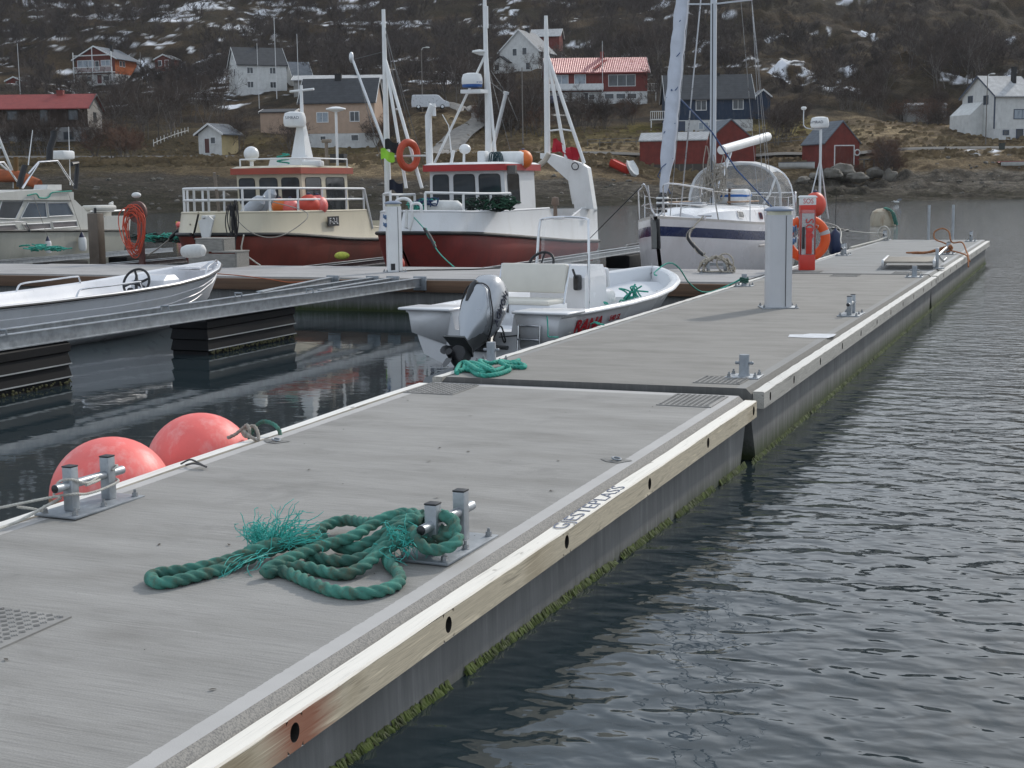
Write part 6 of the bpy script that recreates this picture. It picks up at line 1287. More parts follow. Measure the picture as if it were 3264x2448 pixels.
g = Py(2562, 350, S0.y+9.6)-S0; MB().tube(cat_rom([(rx, 9.6, rtop-.02), (g.x+.05, 9.6, g.z-.45), (g.x, 9.6, g.z-.3), (g.x, 9.6, g.z)], .06), .014, 6).build('aerial_arm', alu, sb); MB().lathe([(0, 0), (.05, .0), (.075, .04), (.06, .075), (0, .085)], g, 16).build('gps_aerial', wpaint, sb)
# anchor on the bow roller
mb = MB(); mb.prism([(-.03, .06), (.02, .02), (.06, -.5), (-.02, -.52), (-.14, -.25), (-.5, .12), (-.46, .16)], .10, (.02, .02, 1.42), (.35, -.94, 0), (0, 0, 1)); mb.build('anchor', M('galvanised_dark', (.13, .13, .125), .45, .5, .2, 8), sb, False)
mb = MB(); mb.box((.05, .05, 1.20), (.06, .10, .62), Matrix.Rotation(R(8), 3, 'X'), .02); mb.build('stem_fender', blackr, sb)
mb = MB(); mb.tube([(.55, 1.25, 1.53), (.85, 1.2, 1.53)], .02, 6); mb.cyl((.7, 1.22, 1.46), (.7, 1.22, 1.53), .03); mb.build('mooring_cleat', st, sb)
item('net_float', 'red round float hung on the sailing boat stern rail behind the SOS post', 'buoy', Py(2598, 652, 36.2), fl(.27, ored, (1, 1, 1.15)))
t_ = item('fender', 'dark blue fender hanging at the sailing boat stern beside the pontoon', 'fender', Py(2662, 775, 36.8)+Vector((0, 0, 0)), sausage(.16, .50, M('navy_fender', (.012, .025, .075), .4)), 'fenders')
MB().tube([(0, 0, .38), (0, .05, 1.2)], .008, 5).build('lanyard', blackr, t_)
# ================= cabin cruiser, far left
C0 = Vector((-28.05, 37.6, 0)); cb = thing('cabin_cruiser', 'old white cabin cruiser with blue-grey windows and a rail arch, cut by the left edge', 'motor boat', C0); K = 480/1810*1.0
Kc = 3.771
def cx(a, b, X=-28.05): return Px(a/Kc, 420+b/Kc, X)-C0
def poly_x(par, name, pts, mat_, X=-28.05, th=-.03):
    P_ = [cx(a, b, X) for a, b in pts]; n = len(P_); mb = MB(); mb.add(P_+[p+Vector((th, 0, 0)) for p in P_], [tuple(range(n)), tuple(range(2*n-1, n-1, -1))]+[(i, (i+1) % n, (i+1) % n+n, i+n) for i in range(n)]); return mb.build(name, mat_, par, False)
cw_ = M('aged_gelcoat', (.52, .51, .47), .35, 0, .08, 1, dirt=(.3, .29, .24), dfac=.5); chull = M('drab_hull', (.44, .43, .37), .4, 0, .1, 1, dirt=(.22, .21, .17), dfac=.5)
HBc = [(0, 1.35), (3, 1.42), (6, 1.3), (8, .8), (9.2, .25), (9.6, .03)]
def csec(s_):   # s_ from stern 0 to bow
    b = interp(HBc, s_); z = .98+.03*s_; rk = max(0, s_-6)/3.6
    return [(0, -s_+rk*1.2, -.6), (b*.7, -s_+rk*.9, -.4), (b*.88, -s_+rk*.5, .05), (b*.95, -s_+rk*.25, .5), (b, -s_, z)]
rg = [csec(s_) for s_ in (0, 1.5, 3, 4.5, 6, 7, 8, 8.8, 9.3, 9.6)]; mb = MB(); mb.loft(rg, closed=False); mb.mirror_x(); last = rg[0]; mb.add(list(last)+[(-x, y, z) for x, y, z in reversed(last)], [tuple(range(10))]); mb.v = [(p[0]-1.36, p[1], p[2]) for p in mb.v]; mb.build('hull', chull, cb, True, 40)
mb = MB(); mb.loft([[(-1.36-interp(HBc, s_)+.02, -s_, .98+.03*s_), (-1.36, -s_, 1.02+.03*s_), (-1.36+interp(HBc, s_)-.02, -s_, .98+.03*s_)] for s_ in (0, 1.5, 3, 4.5, 6, 7, 8, 8.8, 9.3, 9.6)], closed=False); mb.build('deck', cw_, cb)
mb = MB(); mb.tube([(-1.36+interp(HBc, s_)+.02, -s_, .98+.03*s_) for s_ in (0, 1.5, 3, 4.5, 6, 7, 8, 8.8, 9.3, 9.6)], .035, 8); mb.build('rubbing_strake', rubm, cb)
poly_x(cb, 'cabin_side', [(-340, 1235), (-340, 1040), (-60, 1040), (20, 818), (900, 818), (1118, 1035), (1125, 1192)], cw_, -28.2, -2.2)
poly_x(cb, 'cabin_roof', [(-60, 822), (-60, 735), (560, 690), (885, 725), (890, 822)], cw_, -28.12, -2.4)
blueg = M('blue_grey_window', (.055, .075, .10), .08, 0, .25, 1.2); tanw = M('curtained_window', (.16, .14, .14), .15, 0, .2, 2)
for pts, m_ in (([(250, 1040), (345, 850), (545, 852), (565, 1030)], blueg), ([(590, 1020), (570, 855), (810, 850), (885, 1005)], blueg), ([(-40, 1042), (25, 832), (285, 830), (185, 1048)], glassd), ([(272, 1112), (598, 1097), (614, 1165), (322, 1185)], tanw), ([(626, 1087), (918, 1072), (930, 1140), (642, 1160)], tanw), ([(-60, 1130), (180, 1117), (228, 1180), (-60, 1200)], tanw)):
    w_ = poly_x(cb, 'window', pts, m_, -28.188, -.01); c0 = sum((Vector((a, b, 0)) for a, b in pts), Vector())/4; mb = MB(); P_ = [cx(a, b, -28.18) for a, b in pts]; mb.tube(P_, .018, 4, False, True); mb.build('window_frame', wpaint, w_, False)
poly_x(cb, 'cockpit_side', [(1120, 1192), (1265, 1015), (1550, 1008), (1572, 1030), (1560, 1185)], cw_, -28.1, -2.5)
poly_x(cb, 'seat_box', [(1075, 1010), (1075, 950), (1340, 950), (1340, 1010)], cw_, -28.5, -1.2)
MB().tube([cx(1085, 958, -28.3), cx(1500, 945, -28.3)], .03, 8).build('cockpit_rail', alu, cb)
t_ = item('life_raft', 'flat white life raft on the cruiser cockpit rail', 'life raft', cx(1190, 915, -28.5)+C0, lambda t_: MB().box((0, 0, 0), (.6, 1.05, .17), None, .08).build('case', cw_, t_))
item('gull', 'gull perched on the cruiser life raft', 'bird', cx(1335, 868, -28.4)+C0, lambda t_: (MB().ball((0, 0, 0), .06, 12, 8, (.8, 1.8, .9)).build('body', wdull, t_), MB().ball((0, .07, .05), .035, 10, 6).build('head', wdull, t_)))
for s_ in (0, -2.0):
    MB().tube([cx(345, 500, -28.4)*1+Vector((s_, 0, 0)), cx(465, 365, -28.4)+Vector((s_, 0, 0)), cx(690, 350, -28.4)+Vector((s_, 0, 0)), cx(880, 640, -28.4)+Vector((s_, 0, 0))], .03, 8).build('rail_arch', steel, cb)
    MB().tube([cx(465, 375, -28.4)+Vector((s_, 0, 0)), cx(270, 680, -28.4)+Vector((s_, 0, 0))], .03, 8).build('rail_arch', steel, cb)
MB().tube([cx(610, 350, -28.4), cx(610, 350, -30.4)], .03, 8).build('arch_bar', steel, cb)
MB().tube([cx(860, 390, -29), cx(930, 375, -29), cx(925, 480, -29), cx(905, 690, -29)], .07, 8).build('exhaust_pipe', blackp, cb)
rdm = cx(755, 280, -29.0); MB().box(rdm, (.5, .56, .26), None, .06).build('radar_box', wpaint, cb); text_part('raytheon'[:0]+'radar', .10, M('grey_lettering', (.3, .4, .45), .5), rdm+Vector((.0, -.285, .02)), (1, .0, 0), (0, 0, 1), cb, 'lettering', .003) if 0 else None
MB().tube([cx(845, 640, -29), cx(825, -60, -29)], [.018, .008], 6).build('whip_aerial', wpaint, cb); MB().tube([cx(340, 400, -29), cx(392, -20, -29)], [.02, .01], 6).build('whip_aerial', wpaint, cb)
MB().tube([cx(230, 660, -28.8), cx(260, 540, -28.8), cx(300, 410, -28.8)], .09, 10).build('folded_sail_bag', blackr, cb); MB().tube([cx(595, 345, -28.8), cx(600, 200, -28.8), cx(650, 60, -28.8), cx(650, -10, -28.8)], .10, 10).build('sail_bundle', blackr, cb)
poly_x(cb, 'roof_hatch', [(560, 700), (578, 635), (740, 635), (740, 700)], wdull, -28.9, -.5); MB().tube(cat_rom([cx(0, 1090, -28.0), cx(280, 1085, -28.0), cx(320, 1110, -28.0), cx(365, 1205, -28.0)], .1), .016, 8).build('side_rail', steel, cb)
MB().tube(cat_rom([cx(a, b, -28.08) for a, b in ((330, 765), (440, 745), (470, 790), (560, 795), (600, 770), (630, 730), (860, 712))], .06), .02, 6).build('roof_rail', tealr, cb)
for (a, b, r, l, lab) in ((580, 1380, .095, .26, 'smaller white fender with blue cap on the cruiser side'), (990, 1345, .125, .30, 'larger white fender with blue cap on the cruiser side')):
    t_ = item('fender', lab, 'fender', cx(a, b, -27.9)+C0, lambda t_: MB().lathe([(0, -l*.75), (r*.8, -l*.7), (r, -l*.4), (r, l*.4), (r*.8, l*.62), (r*.4, l*.7)], n=18).build('fender_body', wpaint, t_), 'fenders'); MB().lathe([(r*.8, l*.6), (r*.62, l*.75), (r*.25, l*1.1), (0, l*1.2)], n=14).build('cap', M('navy_cap', (.02, .025, .06), .5), t_); MB().tube([(0, 0, l*1.1), (-.12, -.35, l*1.1+1.15)], .007, 5).build('lanyard', greyr, t_)
mb = MB(); c_ = cx(1570, 990, -24); t_ = None
# second boat's mast and orange sail at the left margin
o_ = thing('moored_boat', 'boat behind the cruiser showing only an orange sail cover and mast struts', 'boat', Py(20, 560, 44)+Vector((-2.5, 0, 0))); oq = o_.location
mb = MB(); rg = [[(x*k, y, z) for x, z in ((-1.2, .9-oq.z+.3), (0, -.8-oq.z), (1.2, .9-oq.z+.3))] for y, k in ((-4, .05), (-2.5, .7), (0, 1), (3.5, .9))]; mb.loft(rg, True); mb.build('hull', chull, o_)
mb = MB(); mb.tube([Py(-60, 300, 44)-oq, Py(45, 560, 44)-oq, Py(45, 600, 44)-oq], .05, 8); mb.tube([Py(-30, 495, 44)-oq, Py(38, 555, 44)-oq], .035, 8); mb.tube([Py(0, 470, 44)-oq, Py(10, 473, 44)-oq], .04, 6); mb.build('mast_struts', wdull, o_)
P_ = [Py(u, v, 44)-oq for u, v in ((-40, 555), (10, 563), (60, 565), (100, 580), (125, 590))]; mb = MB(); mb.tube(cat_rom(P_, .1), [.26-.12*i/40 for i in range(len(cat_rom(P_, .1)))], 12, prof=lambda a: 1+.12*math.sin(3*a)); mb.build('sail_cover', M('orange_canvas', (.32, .085, .03), .85, 0, .3, 3), o_, True, 60); MB().tube([Py(52, 610, 44)-oq, Py(50, 500, 44)-oq], .09, 8).build('wooden_post', M('ochre_post', (.16, .09, .03), .8), o_)
# ------------------------------------------------------------------ open boats in the basin
def open_boat(root, st, floor, hullm, linerm, rubm_, lip=.05, lipin=.10, strakes=0, rub=.02, rubz=0):
    """st rows: y, gunwale half breadth, gunwale z, chine half breadth, chine z, keel z"""
    def dense(n=28):
        yy = np.linspace(st[0][0], st[-1][0]**1.0, n); yy = st[0][0]+(st[-1][0]-st[0][0])*np.sin(np.linspace(0, 1, n)*math.pi/2)**1.0
        cols = list(zip(*st)); return [[float(y)]+[float(np.interp(y, cols[0], c)) for c in cols[1:]] for y in yy]
    D_ = dense(); rings = []; lin = []
    for y, b, z, cb_, cz, kz in D_:
        ring = [(0, y, kz), (cb_*.55, y, kz+(cz-kz)*.50), (cb_, y, cz)]
        for k in range(1, 5):
            t_ = k/4; x = cb_+(b-.02-cb_)*t_**.85; zz = cz+(z-.06-cz)*t_; 
            if strakes and k < 5: ring += [(x+.005, y, zz-.010), (x-.002, y, zz)]
            else: ring.append((x, y, zz))
        ring += [(b+lip*.5, y, z-.055), (b+lip, y, z-.03), (b+lip, y, z-.005), (b+lip*.6, y, z+.012), (max(b-lipin*.6, 0), y, z+.012), (max(b-lipin, 0), y, z-.01)]
        rings.append(ring)
        fz = max(floor, kz+.12); f = min(1, max(0, (z-fz)/.3)); lb = max(b-lipin-.05, 0); lc = max(min(cb_*.88, lb), 0)
        lin.append([(max(b-lipin, 0), y, z-.01), (lb, y, z-.10), (lc+(lb-lc)*.4, y, fz+.10), (lc*.92, y, fz), (0, y, fz)])
    mb = MB(); mb.loft(rings, closed=False); mb.mirror_x(); mb.build('hull', hullm, root, True, 38)
    mb = MB(); mb.loft(lin, closed=False); mb.mirror_x(); mb.build('inner_liner', linerm, root, True, 50)
    mb = MB()
    for s_ in (1, -1): mb.tube([(s_*(b+lip+.004), y, z-.02+rubz) for y, b, z, *_ in D_], rub, 8)
    mb.build('rubbing_strip', rubm_, root)
    return D_, rings
gel2 = M('motorboat_gelcoat', (.66, .66, .67), .25, 0, .03, 1.2, dirt=(.5, .48, .44), dfac=.2); creamv = M('cream_vinyl', (.62, .595, .53), .5, 0, .05, 4); lin2 = M('motorboat_liner', (.64, .65, .67), .4, 0, .03, 1.5)
RY = R(-7.5)
mbt = thing('motor_boat', 'white open motor boat with outboard tilted up and red RANA lettering, moored at the pontoon', 'motor boat', (-7.12, 16.85, .0), RY)
st_ = [(0, .98, .60, .80, .02, -.30), (.8, 1.02, .60, .84, .02, -.30), (1.8, 1.05, .61, .86, .03, -.3), (2.8, 1.03, .64, .80, .08, -.3), (3.6, .95, .69, .66, .17, -.26), (4.3, .78, .75, .44, .30, -.16), (4.8, .55, .80, .25, .42, .02), (5.15, .32, .84, .11, .54, .28), (5.36, .12, .87, .04, .66, .52), (5.42, .02, .88, .01, .75, .68)]
st_ = [(a, b*1.13, c, d*1.13, e, f) for a, b, c, d, e, f in st_]
D_, rg = open_boat(mbt, st_, .16, gel2, lin2, M('white_lip', (.68, .68, .68), .35), .05, .09)
# transom, stern quarters and motor well
mb = MB(); half = [(x, -.0, z) for x, y, z in rg[0]]; pts = [(0, -.005, .34), (.42, -.005, .36), (.46, -.005, .58)]+[(x, -.005, z) for x, y, z in reversed(rg[0])]
mb.add(pts+[(-x, y, z) for x, y, z in pts], [tuple(range(len(pts))), tuple(range(2*len(pts)-1, len(pts)-1, -1))]); mb.build('transom', gel2, mbt, False)
mb = MB()
for s_ in (1, -1):
    mb.box((s_*.86, .18, .612), (.80, .52, .035), None, .015)
    mb.loft([[(s_*x, y, z) for x, y, z in ((.48, yy, .585), (.50, yy, .605), (1.10, yy, .614), (1.13, yy, .59), (1.08, yy, .3), (.56, yy, .16))] for yy in (-.02, .35, .75)]); 
mb.build('stern_quarter', gel2, mbt, True, 40)
mb = MB(); mb.loft([[(x, y, z) for x, y in ((-.55, .12), (.55, .12), (.55, .9), (-.55, .9))] for z in (.16, .34)]); mb.build('motor_well', lin2, mbt, False)
_n0 = set(mbt.children)
mb = MB(); mb.box((.28, 1.35, .38), (1.05, .52, .46), None, .03); mb.build('seat_box', lin2, mbt)
mb = MB(); mb.box((.28, 1.33, .635), (1.02, .50, .07), None, .03); mb.build('seat_cushion', creamv, mbt); mb = MB(); mb.box((.26, 1.66, .93), (1.02, .11, .40), Matrix.Rotation(R(-7), 3, 'X'), .03); mb.build('backrest', creamv, mbt)
for x in (-.27, .79): MB().tube([(x, 1.52, .6), (x, 1.72, 1.12)], .018, 8).build('backrest_strut', steel, mbt)
MB().box((.1, 1.085, .55), (.14, .02, .11)).build('vent', blackp, mbt)
mb = MB(); mb.loft([[(x, y, z) for x, y in pp] for z, pp in ((.16, [(-.13, 2.25), (.75, 2.25), (.75, 2.95), (-.13, 2.95)]), (.90, [(-.13, 2.25), (.75, 2.25), (.75, 2.95), (-.13, 2.95)]), (1.06, [(-.10, 2.42), (.72, 2.42), (.72, 2.9), (-.10, 2.9)]))]); mb.build('console', gel2, mbt, False)
mb = MB(); c_ = Vector((.12, 2.14, 1.10)); mb.torus(c_, .19, .019, (0, -.82, .57), 30, 8); 
for a_ in (90, 210, 330):
    Q = Vector((0, 0, 1)).rotation_difference(Vector((0, -.82, .57))).to_matrix(); mb.tube([c_, c_+Q@Vector((.18*math.cos(R(a_)), .18*math.sin(R(a_)), 0))], .014, 6)
mb.tube([c_, c_+Vector((0, .18, -.12))], .022, 8); mb.build('steering_wheel', blackr, mbt)
mb = MB(); mb.box((.66, 2.2, .84), (.10, .12, .22), None, .03); mb.tube([(.66, 2.14, .92), (.68, 2.02, 1.03)], .017, 8); mb.build('throttle', blackp, mbt)
for x in (-.10, .74): MB().tube(cat_rom([(x, 2.38, .40 if x > 0 else .8), (x, 2.40, 1.0), (x*.93+.02, 2.46, 1.62), (x*.80+.06, 2.5, 1.72), (.32, 2.5, 1.745)], .05), .021, 8).build('screen_frame', steel, mbt)
m_, tt, bb, LL = newmat('acrylic_screen'); bb.inputs['Base Color'].default_value = (.75, .78, .8, 1); bb.inputs['Alpha'].default_value = .13; bb.inputs['Roughness'].default_value = .03
mb = MB(); mb.loft([[(x, y, z) for x, y in ((-.10+k*.02, 2.62), (-.08+k*.02, 2.50-k*.02), (.05, 2.46), (.60, 2.46), (.74-k*.02, 2.50-k*.02), (.76-k*.02, 2.75))] for k, z in ((0, .98), (1, 1.35), (2.5, 1.70))], closed=False); mb.build('windscreen', m_, mbt, True, 40)
mb = MB(); mb.box((.3, 3.25, .42), (.75, .5, .5), None, .09); mb.build('forward_seat', gel2, mbt); mb = MB(); mb.box((.50, 3.05, .86), (.5, .10, .3), Matrix.Rotation(R(12), 3, 'X'), .05); mb.build('forward_backrest', gel2, mbt)
for c_k in [c for c in mbt.children if c not in _n0]: c_k.location.x -= .40
mb = MB(); mb.loft([[(-b, y, z) if 0 else (s*b, y, zz) for s in (-1, 1)] for y, b, zz in ((4.0, .74, .50), (4.6, .55, .56), (5.1, .28, .66))], closed=False); mb.build('bow_locker', lin2, mbt); mb = MB(); mb.box((0, 3.995, .33), (1.4, .03, .34)); mb.build('locker_front', lin2, mbt)
mb = MB()
for x, z in ((.75, .60), (.78, .53)): mb.cyl((x, 3.9, z), (x-.02, 3.9, z), .016, None, 8)
mb.build('screw_caps', blackp, mbt)
redl = M('red_sticker', (.42, .02, .03), .4)
def side_at(y, f):
    c = [float(np.interp(y, [q[0] for q in st_], [q[k] for q in st_])) for k in range(1, 6)]; b, z, cb_, cz, kz = c; t_ = f; return Vector((cb_+(b-.02-cb_)*t_**.85+.014, y, cz+(z-.06-cz)*t_))
def hull_text(txt, size, y0, f0, depth):
    tm_ = text_mb(txt, size, depth, .006 if size > .2 else .001); out = []
    for x, y, z in tm_.v:
        yy = y0+x+.22*y; f = f0+y/.62; p = side_at(yy, f); n_ = (side_at(yy+.05, f)-side_at(yy-.05, f)).cross(side_at(yy, f+.05)-side_at(yy, f-.05)).normalized(); out.append(tuple(p+n_*(z+.022)))
    tm_.v = out; return tm_.build('boat_lettering', redl, mbt, False)
hull_text('RANA', .27, .80, .74, .004); hull_text('540 SL', .12, 1.52, .80, .003)
a0, a1 = side_at(1.1, .72), side_at(1.7, .72); up_ = (side_at(.9, .9)-side_at(.9, .5)).normalized()
p_ = side_at(.30, .62); mb = MB(); mb.prism([(-.07, -.1), (.03, -.13), (.0, .12), (-.04, .06)], .004, p_, a1-a0, up_); mb.build('flash_mark', redl, mbt, False)
mb = MB(); mb.tube([(.55, -.05, .45), (.55, -.09, .10), (.86, -.09, .10), (.86, -.05, .45), (.55, -.05, .45)], .013, 8); mb.tube([(.55, -.09, .28), (.86, -.09, .28)], .012, 8); mb.build('boarding_step', steel, mbt)
mb = MB(); mb.box((0, .01, -.12), (1.9, .012, .05)); mb.build('boot_line', rubm, mbt) if 0 else None
# outboard: built along its own tilted axis
om = thing('outboard_motor', 'large silver outboard motor tilted up on the stern of the white motor boat', 'outboard motor', mbt.location, RY)
AX = Vector((0, .62, .785)); BX = Vector((0, -.785, .62)); O_ = Vector((0.24, -.98, .03))
def oa(x, s, b): return O_+Vector((x, 0, 0))+AX*s+BX*b
silver = M('silver_cowl', (.40, .41, .425), .24, .6, .03, 2); dsil = M('light_cowl_panel', (.40, .42, .445), .3, .5, .03, 2); dgrey = M('dark_leg', (.10, .105, .105), .35, .4, .2, 6, dirt=(.05, .05, .05))
def sring(s, hw, b0, b1, p=2.6, n=24):
    out = []
    for k in range(n):
        a = 2*math.pi*k/n; c_, s_ = math.cos(a), math.sin(a); x = hw*math.copysign(abs(c_)**(2/p), c_); b = (b0+b1)/2+(b1-b0)/2*math.copysign(abs(s_)**(2/p), s_); out.append(oa(x, s, b))
    return out
mb = MB(); mb.loft([sring(.50, .135, -.20, .12), sring(.58, .185, -.29, .16), sring(.72, .225, -.35, .20), sring(.92, .24, -.37, .22), sring(1.10, .23, -.36, .20), sring(1.24, .19, -.30, .15), sring(1.315, .12, -.20, .06), sring(1.335, .05, -.1, -.02)]); mb.build('cowling', silver, om, True, 60)
mb = MB(); mb.loft([sring(.24, .048, .0, .135), sring(.33, .075, -.04, .155), sring(.44, .12, -.10, .185), sring(.60, .185, -.12, .215), sring(.80, .19, -.02, .238), sring(1.0, .14, .10, .236), sring(1.06, .06, .16, .222)]); mb.build('rear_cover', dsil, om, True, 60)
mb = MB()
for s_ in (1, -1): mb.tube(cat_rom([oa(s_*.05, 1.07, .225), oa(s_*.15, 1.02, .21), oa(s_*.205, .88, .15), oa(s_*.235, .72, .04), oa(s_*.21, .58, -.06), oa(s_*.15, .48, -.16)], .03), .009, 6)
mb.tube([oa(-.05, 1.07, .225), oa(.05, 1.07, .225)], .009, 6); mb.build('seam', blackr, om)
mb = MB(); mb.loft([sring(.80, .025, .20, .247, 2), sring(.95, .055, .19, .249, 2), sring(1.06, .05, .18, .242, 2), sring(1.12, .03, .17, .215, 2)]); mb.v = [tuple(Vector(p)+Vector((-.075, 0, 0))) for p in mb.v]; mb.build('intake', blackp, om)
mb = MB(); mb.loft([sring(1.325, .09, -.17, -.02), sring(1.345, .06, -.13, -.05)]); mb.build('top_handle', blackp, om)
mb = MB(); mb.loft([sring(-.02, .035, -.16, .12), sring(.12, .05, -.13, .14), sring(.30, .075, -.14, .15), sring(.46, .13, -.24, .14), sring(.54, .15, -.28, .13)]); mb.build('leg', dgrey, om, True, 60)
mb = MB(); P_ = [(-.06, -.12), (.06, -.12), (.145, .10), (.15, .34), (-.15, .34), (-.145, .10)]; mb.add([oa(x, .20, b) for x, b in P_]+[oa(x, .222, b) for x, b in P_], [tuple(range(5, -1, -1)), tuple(range(6, 12))]+[(i, (i+1) % 6, (i+1) % 6+6, i+6) for i in range(6)]); mb.build('cavitation_plate', dgrey, om, False)
mb = MB(); mb.tube([oa(0, 0, -.30), oa(0, 0, -.24), oa(0, 0, -.1), oa(0, 0, .12), oa(0, 0, .20)], [.012, .045, .062, .06, .05], 16); mb.loft([[oa(x*k, s, b) for x, b in ((-.012, -.05), (.012, -.05), (.008, .10), (-.008, .10))] for s, k in ((-.03, 1.5), (-.20, .6))]); mb.build('gearcase', dgrey, om)
mb = MB(); mb.tube([oa(0, 0, .205), oa(0, 0, .33)], [.055, .045], 16)
for k in range(3):
    a = R(120*k+20); rows = []
    for i in range(6):
        r = .045+.028*i; w_ = (.05, .085, .10, .10, .08, .03)[i]; row = []
        for j in range(4):
            t_ = (j/3-.5)*w_*2; ang = a+t_/max(r, .07)*.9; row.append(oa(r*math.cos(ang), r*math.sin(ang), .26+t_*.45))
        rows.append(row)
    mb.loft(rows, closed=False)
mb.build('propeller', M('propeller_black', (.02, .02, .022), .3, .2), om, True, 50)
mb = MB(); mb.box((.0, .0, .30), (.34, .16, .42), None, .03); mb.tube([oa(.13, .45, -.28), Vector((.14, -.02, .42))], .045, 10); mb.tube([oa(-.13, .45, -.28), Vector((-.14, -.02, .42))], .045, 10); mb.tube([(.1, -.16, .20), (.1, -.3, .34)], .05, 10); mb.build('mount_bracket', M('bracket_dark', (.05, .052, .055), .45, .3, .3, 8), om)
mb = MB(); mb.tube([(.14, -.14, .18), (.44, -.14, .17)], .028, 10); mb.tube([(.05, -.14, .18), (.2, -.14, .18)], .055, 12); mb.build('steering_ram', dgrey, om)
mb = MB(); mb.tube(cat_rom([oa(.20, .52, -.2), Vector((.40, -.25, .46)), Vector((.44, -.20, .28)), Vector((.36, -.1, .24)), Vector((.28, -.02, .34))], .04), .011, 6); mb.tube(cat_rom([(.3, -.12, .30), (.42, -.05, .31), (.6, .0, .33)], .05), .009, 6); mb.build('control_cables', blackr, om)
dkl = M('dark_lettering', (.03, .035, .06), .5)
nrm = Vector((1, 0, .0)); text_part('HONDA', .135, dkl, oa(.243, .90, -.08), -AX, BX, om, 'motor_lettering', .006, sx=.95)
text_part('90', .09, M('bronze_sticker', (.16, .09, .05), .4), oa(.236, .80, .07), -AX, BX, om, 'motor_sticker', .012) if 0 else None
mb = MB(); mb.add([oa(.236+.004*(s < .9), s, b) for s, b in ((1.0, .06), (.86, .11), (.78, .06), (.92, .0))], [(0, 1, 2, 3)]); mb.build('bronze_sticker', M('bronze_sticker', (.20, .13, .09), .4), om) if 0 else None
# green line heap and fenders in the motor boat
mb = MB(); rr2 = random.Random(12); MW = Matrix.Translation(mbt.location) @ Matrix.Rotation(RY, 4, 'Z')
for k in range(9):
    c_ = Vector((.55+rr2.uniform(-.15, .15), 3.55+rr2.uniform(-.2, .2), .22+.03*k)); r = rr2.uniform(.14, .26); rope_mb(mb, [MW@(c_+Vector((r*math.cos(q), r*.8*math.sin(q), .03*math.sin(3*q+k)))) for q in [R(30*i+k*40) for i in range(12)]], .013, .02, 10)
for k in range(5):
    c_ = Vector((.5+rr2.uniform(-.1, .1), 3.6, .5)); rope_mb(mb, [MW@(c_+Vector((rr2.uniform(-.15, .15), rr2.uniform(-.1, .1), rr2.uniform(-.1, .22)))) for i in range(6)], .013, .02, 10)
tag(mb.build('rope_coil', tealr, None, True, 50), 'green rope coil lying in the bow of the white motor boat', 'rope')
# ================= dinghy on the left
dg = thing('dinghy', 'white clinker-look dinghy with black steering wheel and chrome rails beside the steel boom', 'boat', (-14.95, 17.0, 0), R(-4))
sd_ = [(-1.2, .80, .62, .60, .0, -.35), (0, .84, .62, .66, .0, -.35), (1.5, .88, .64, .68, .0, -.35), (2.8, .85, .68, .58, .08, -.32), (3.8, .72, .75, .40, .22, -.2), (4.5, .48, .83, .20, .40, .02), (4.95, .22, .89, .08, .58, .35), (5.15, .03, .92, .01, .72, .62)]
dgel = M('dinghy_gelcoat', (.68, .68, .70), .3, 0, .05, 1.2, dirt=(.42, .41, .38), dfac=.35)
sd_ = [(a, b*1.12, c, d*1.12, e, f) for a, b, c, d, e, f in sd_]
open_boat(dg, sd_, .20, dgel, dgel, blackr, .035, .08, 1, .02, .0)
mb = MB(); mb.box((0, 4.55, .80), (.5, .35, .03), None, .01); mb.prism([(-.3, 0), (.3, 0), (0, .62)], .02, (0, 4.3, .84), (1, 0, 0), (0, 1, .1)); mb.build('foredeck', dgel, dg)
mb = MB(); mb.loft([[(x, y, z) for x, y in pp] for z, pp in ((.2, [(-.1, 2.9), (.62, 2.9), (.62, 3.4), (-.1, 3.4)]), (.72, [(-.08, 2.95), (.6, 2.95), (.6, 3.35), (-.08, 3.35)]), (.80, [(0, 3.1), (.55, 3.1), (.55, 3.3), (0, 3.3)]))]); mb.build('console', dgel, dg, False)
mb = MB(); c_ = Vector((.22, 2.72, .70)); AXw = Vector((.15, -.90, .42)); Q = Vector((0, 0, 1)).rotation_difference(AXw).to_matrix(); mb.torus(c_, .235, .021, AXw, 32, 8)
for k in range(4):
    a = R(20+90*k); mb.tube([c_, c_+Q@Vector((.12*math.cos(a), .12*math.sin(a), 0)), c_+Q@Vector((.23*math.cos(a+.15), .23*math.sin(a+.15), 0))], [.034, .022, .018], 8)
mb.ball(c_, .055, 12, 8); mb.tube([c_, c_-AXw*.25], .03, 8); mb.build('steering_wheel', blackr, dg)
mb = MB(); mb.box((.48, 2.82, .52), (.1, .1, .14), None, .02); mb.cyl((-.05, 2.9, .55), (-.05, 2.85, .55), .05, None, 12); mb.build('throttle', blackp, dg)
for s_, y0_, y1_ in ((1, .55, 2.0), (1, 3.95, 4.7), (-1, 1.2, 2.6)):
    ps = []
    for y, h in ((y0_, 0), (y0_+.06, .09), (y0_+.2, .12), ((y0_+y1_)/2, .12), (y1_-.1, .12), (y1_, .1), (y1_+.03, 0)): ps.append((s_*(float(np.interp(y, [q[0] for q in sd_], [q[1] for q in sd_]))-.05), y, float(np.interp(y, [q[0] for q in sd_], [q[2] for q in sd_]))+h))
    MB().tube(cat_rom(ps, .05), .016, 8).build('grab_rail', steel, dg)
mb = MB(); mb.box((.3, .45, .33), (.55, .34, .26), None, .03); mb.box((.3, .7, .28), (.5, .2, .16), None, .03); mb.build('thwart', dgel, dg)
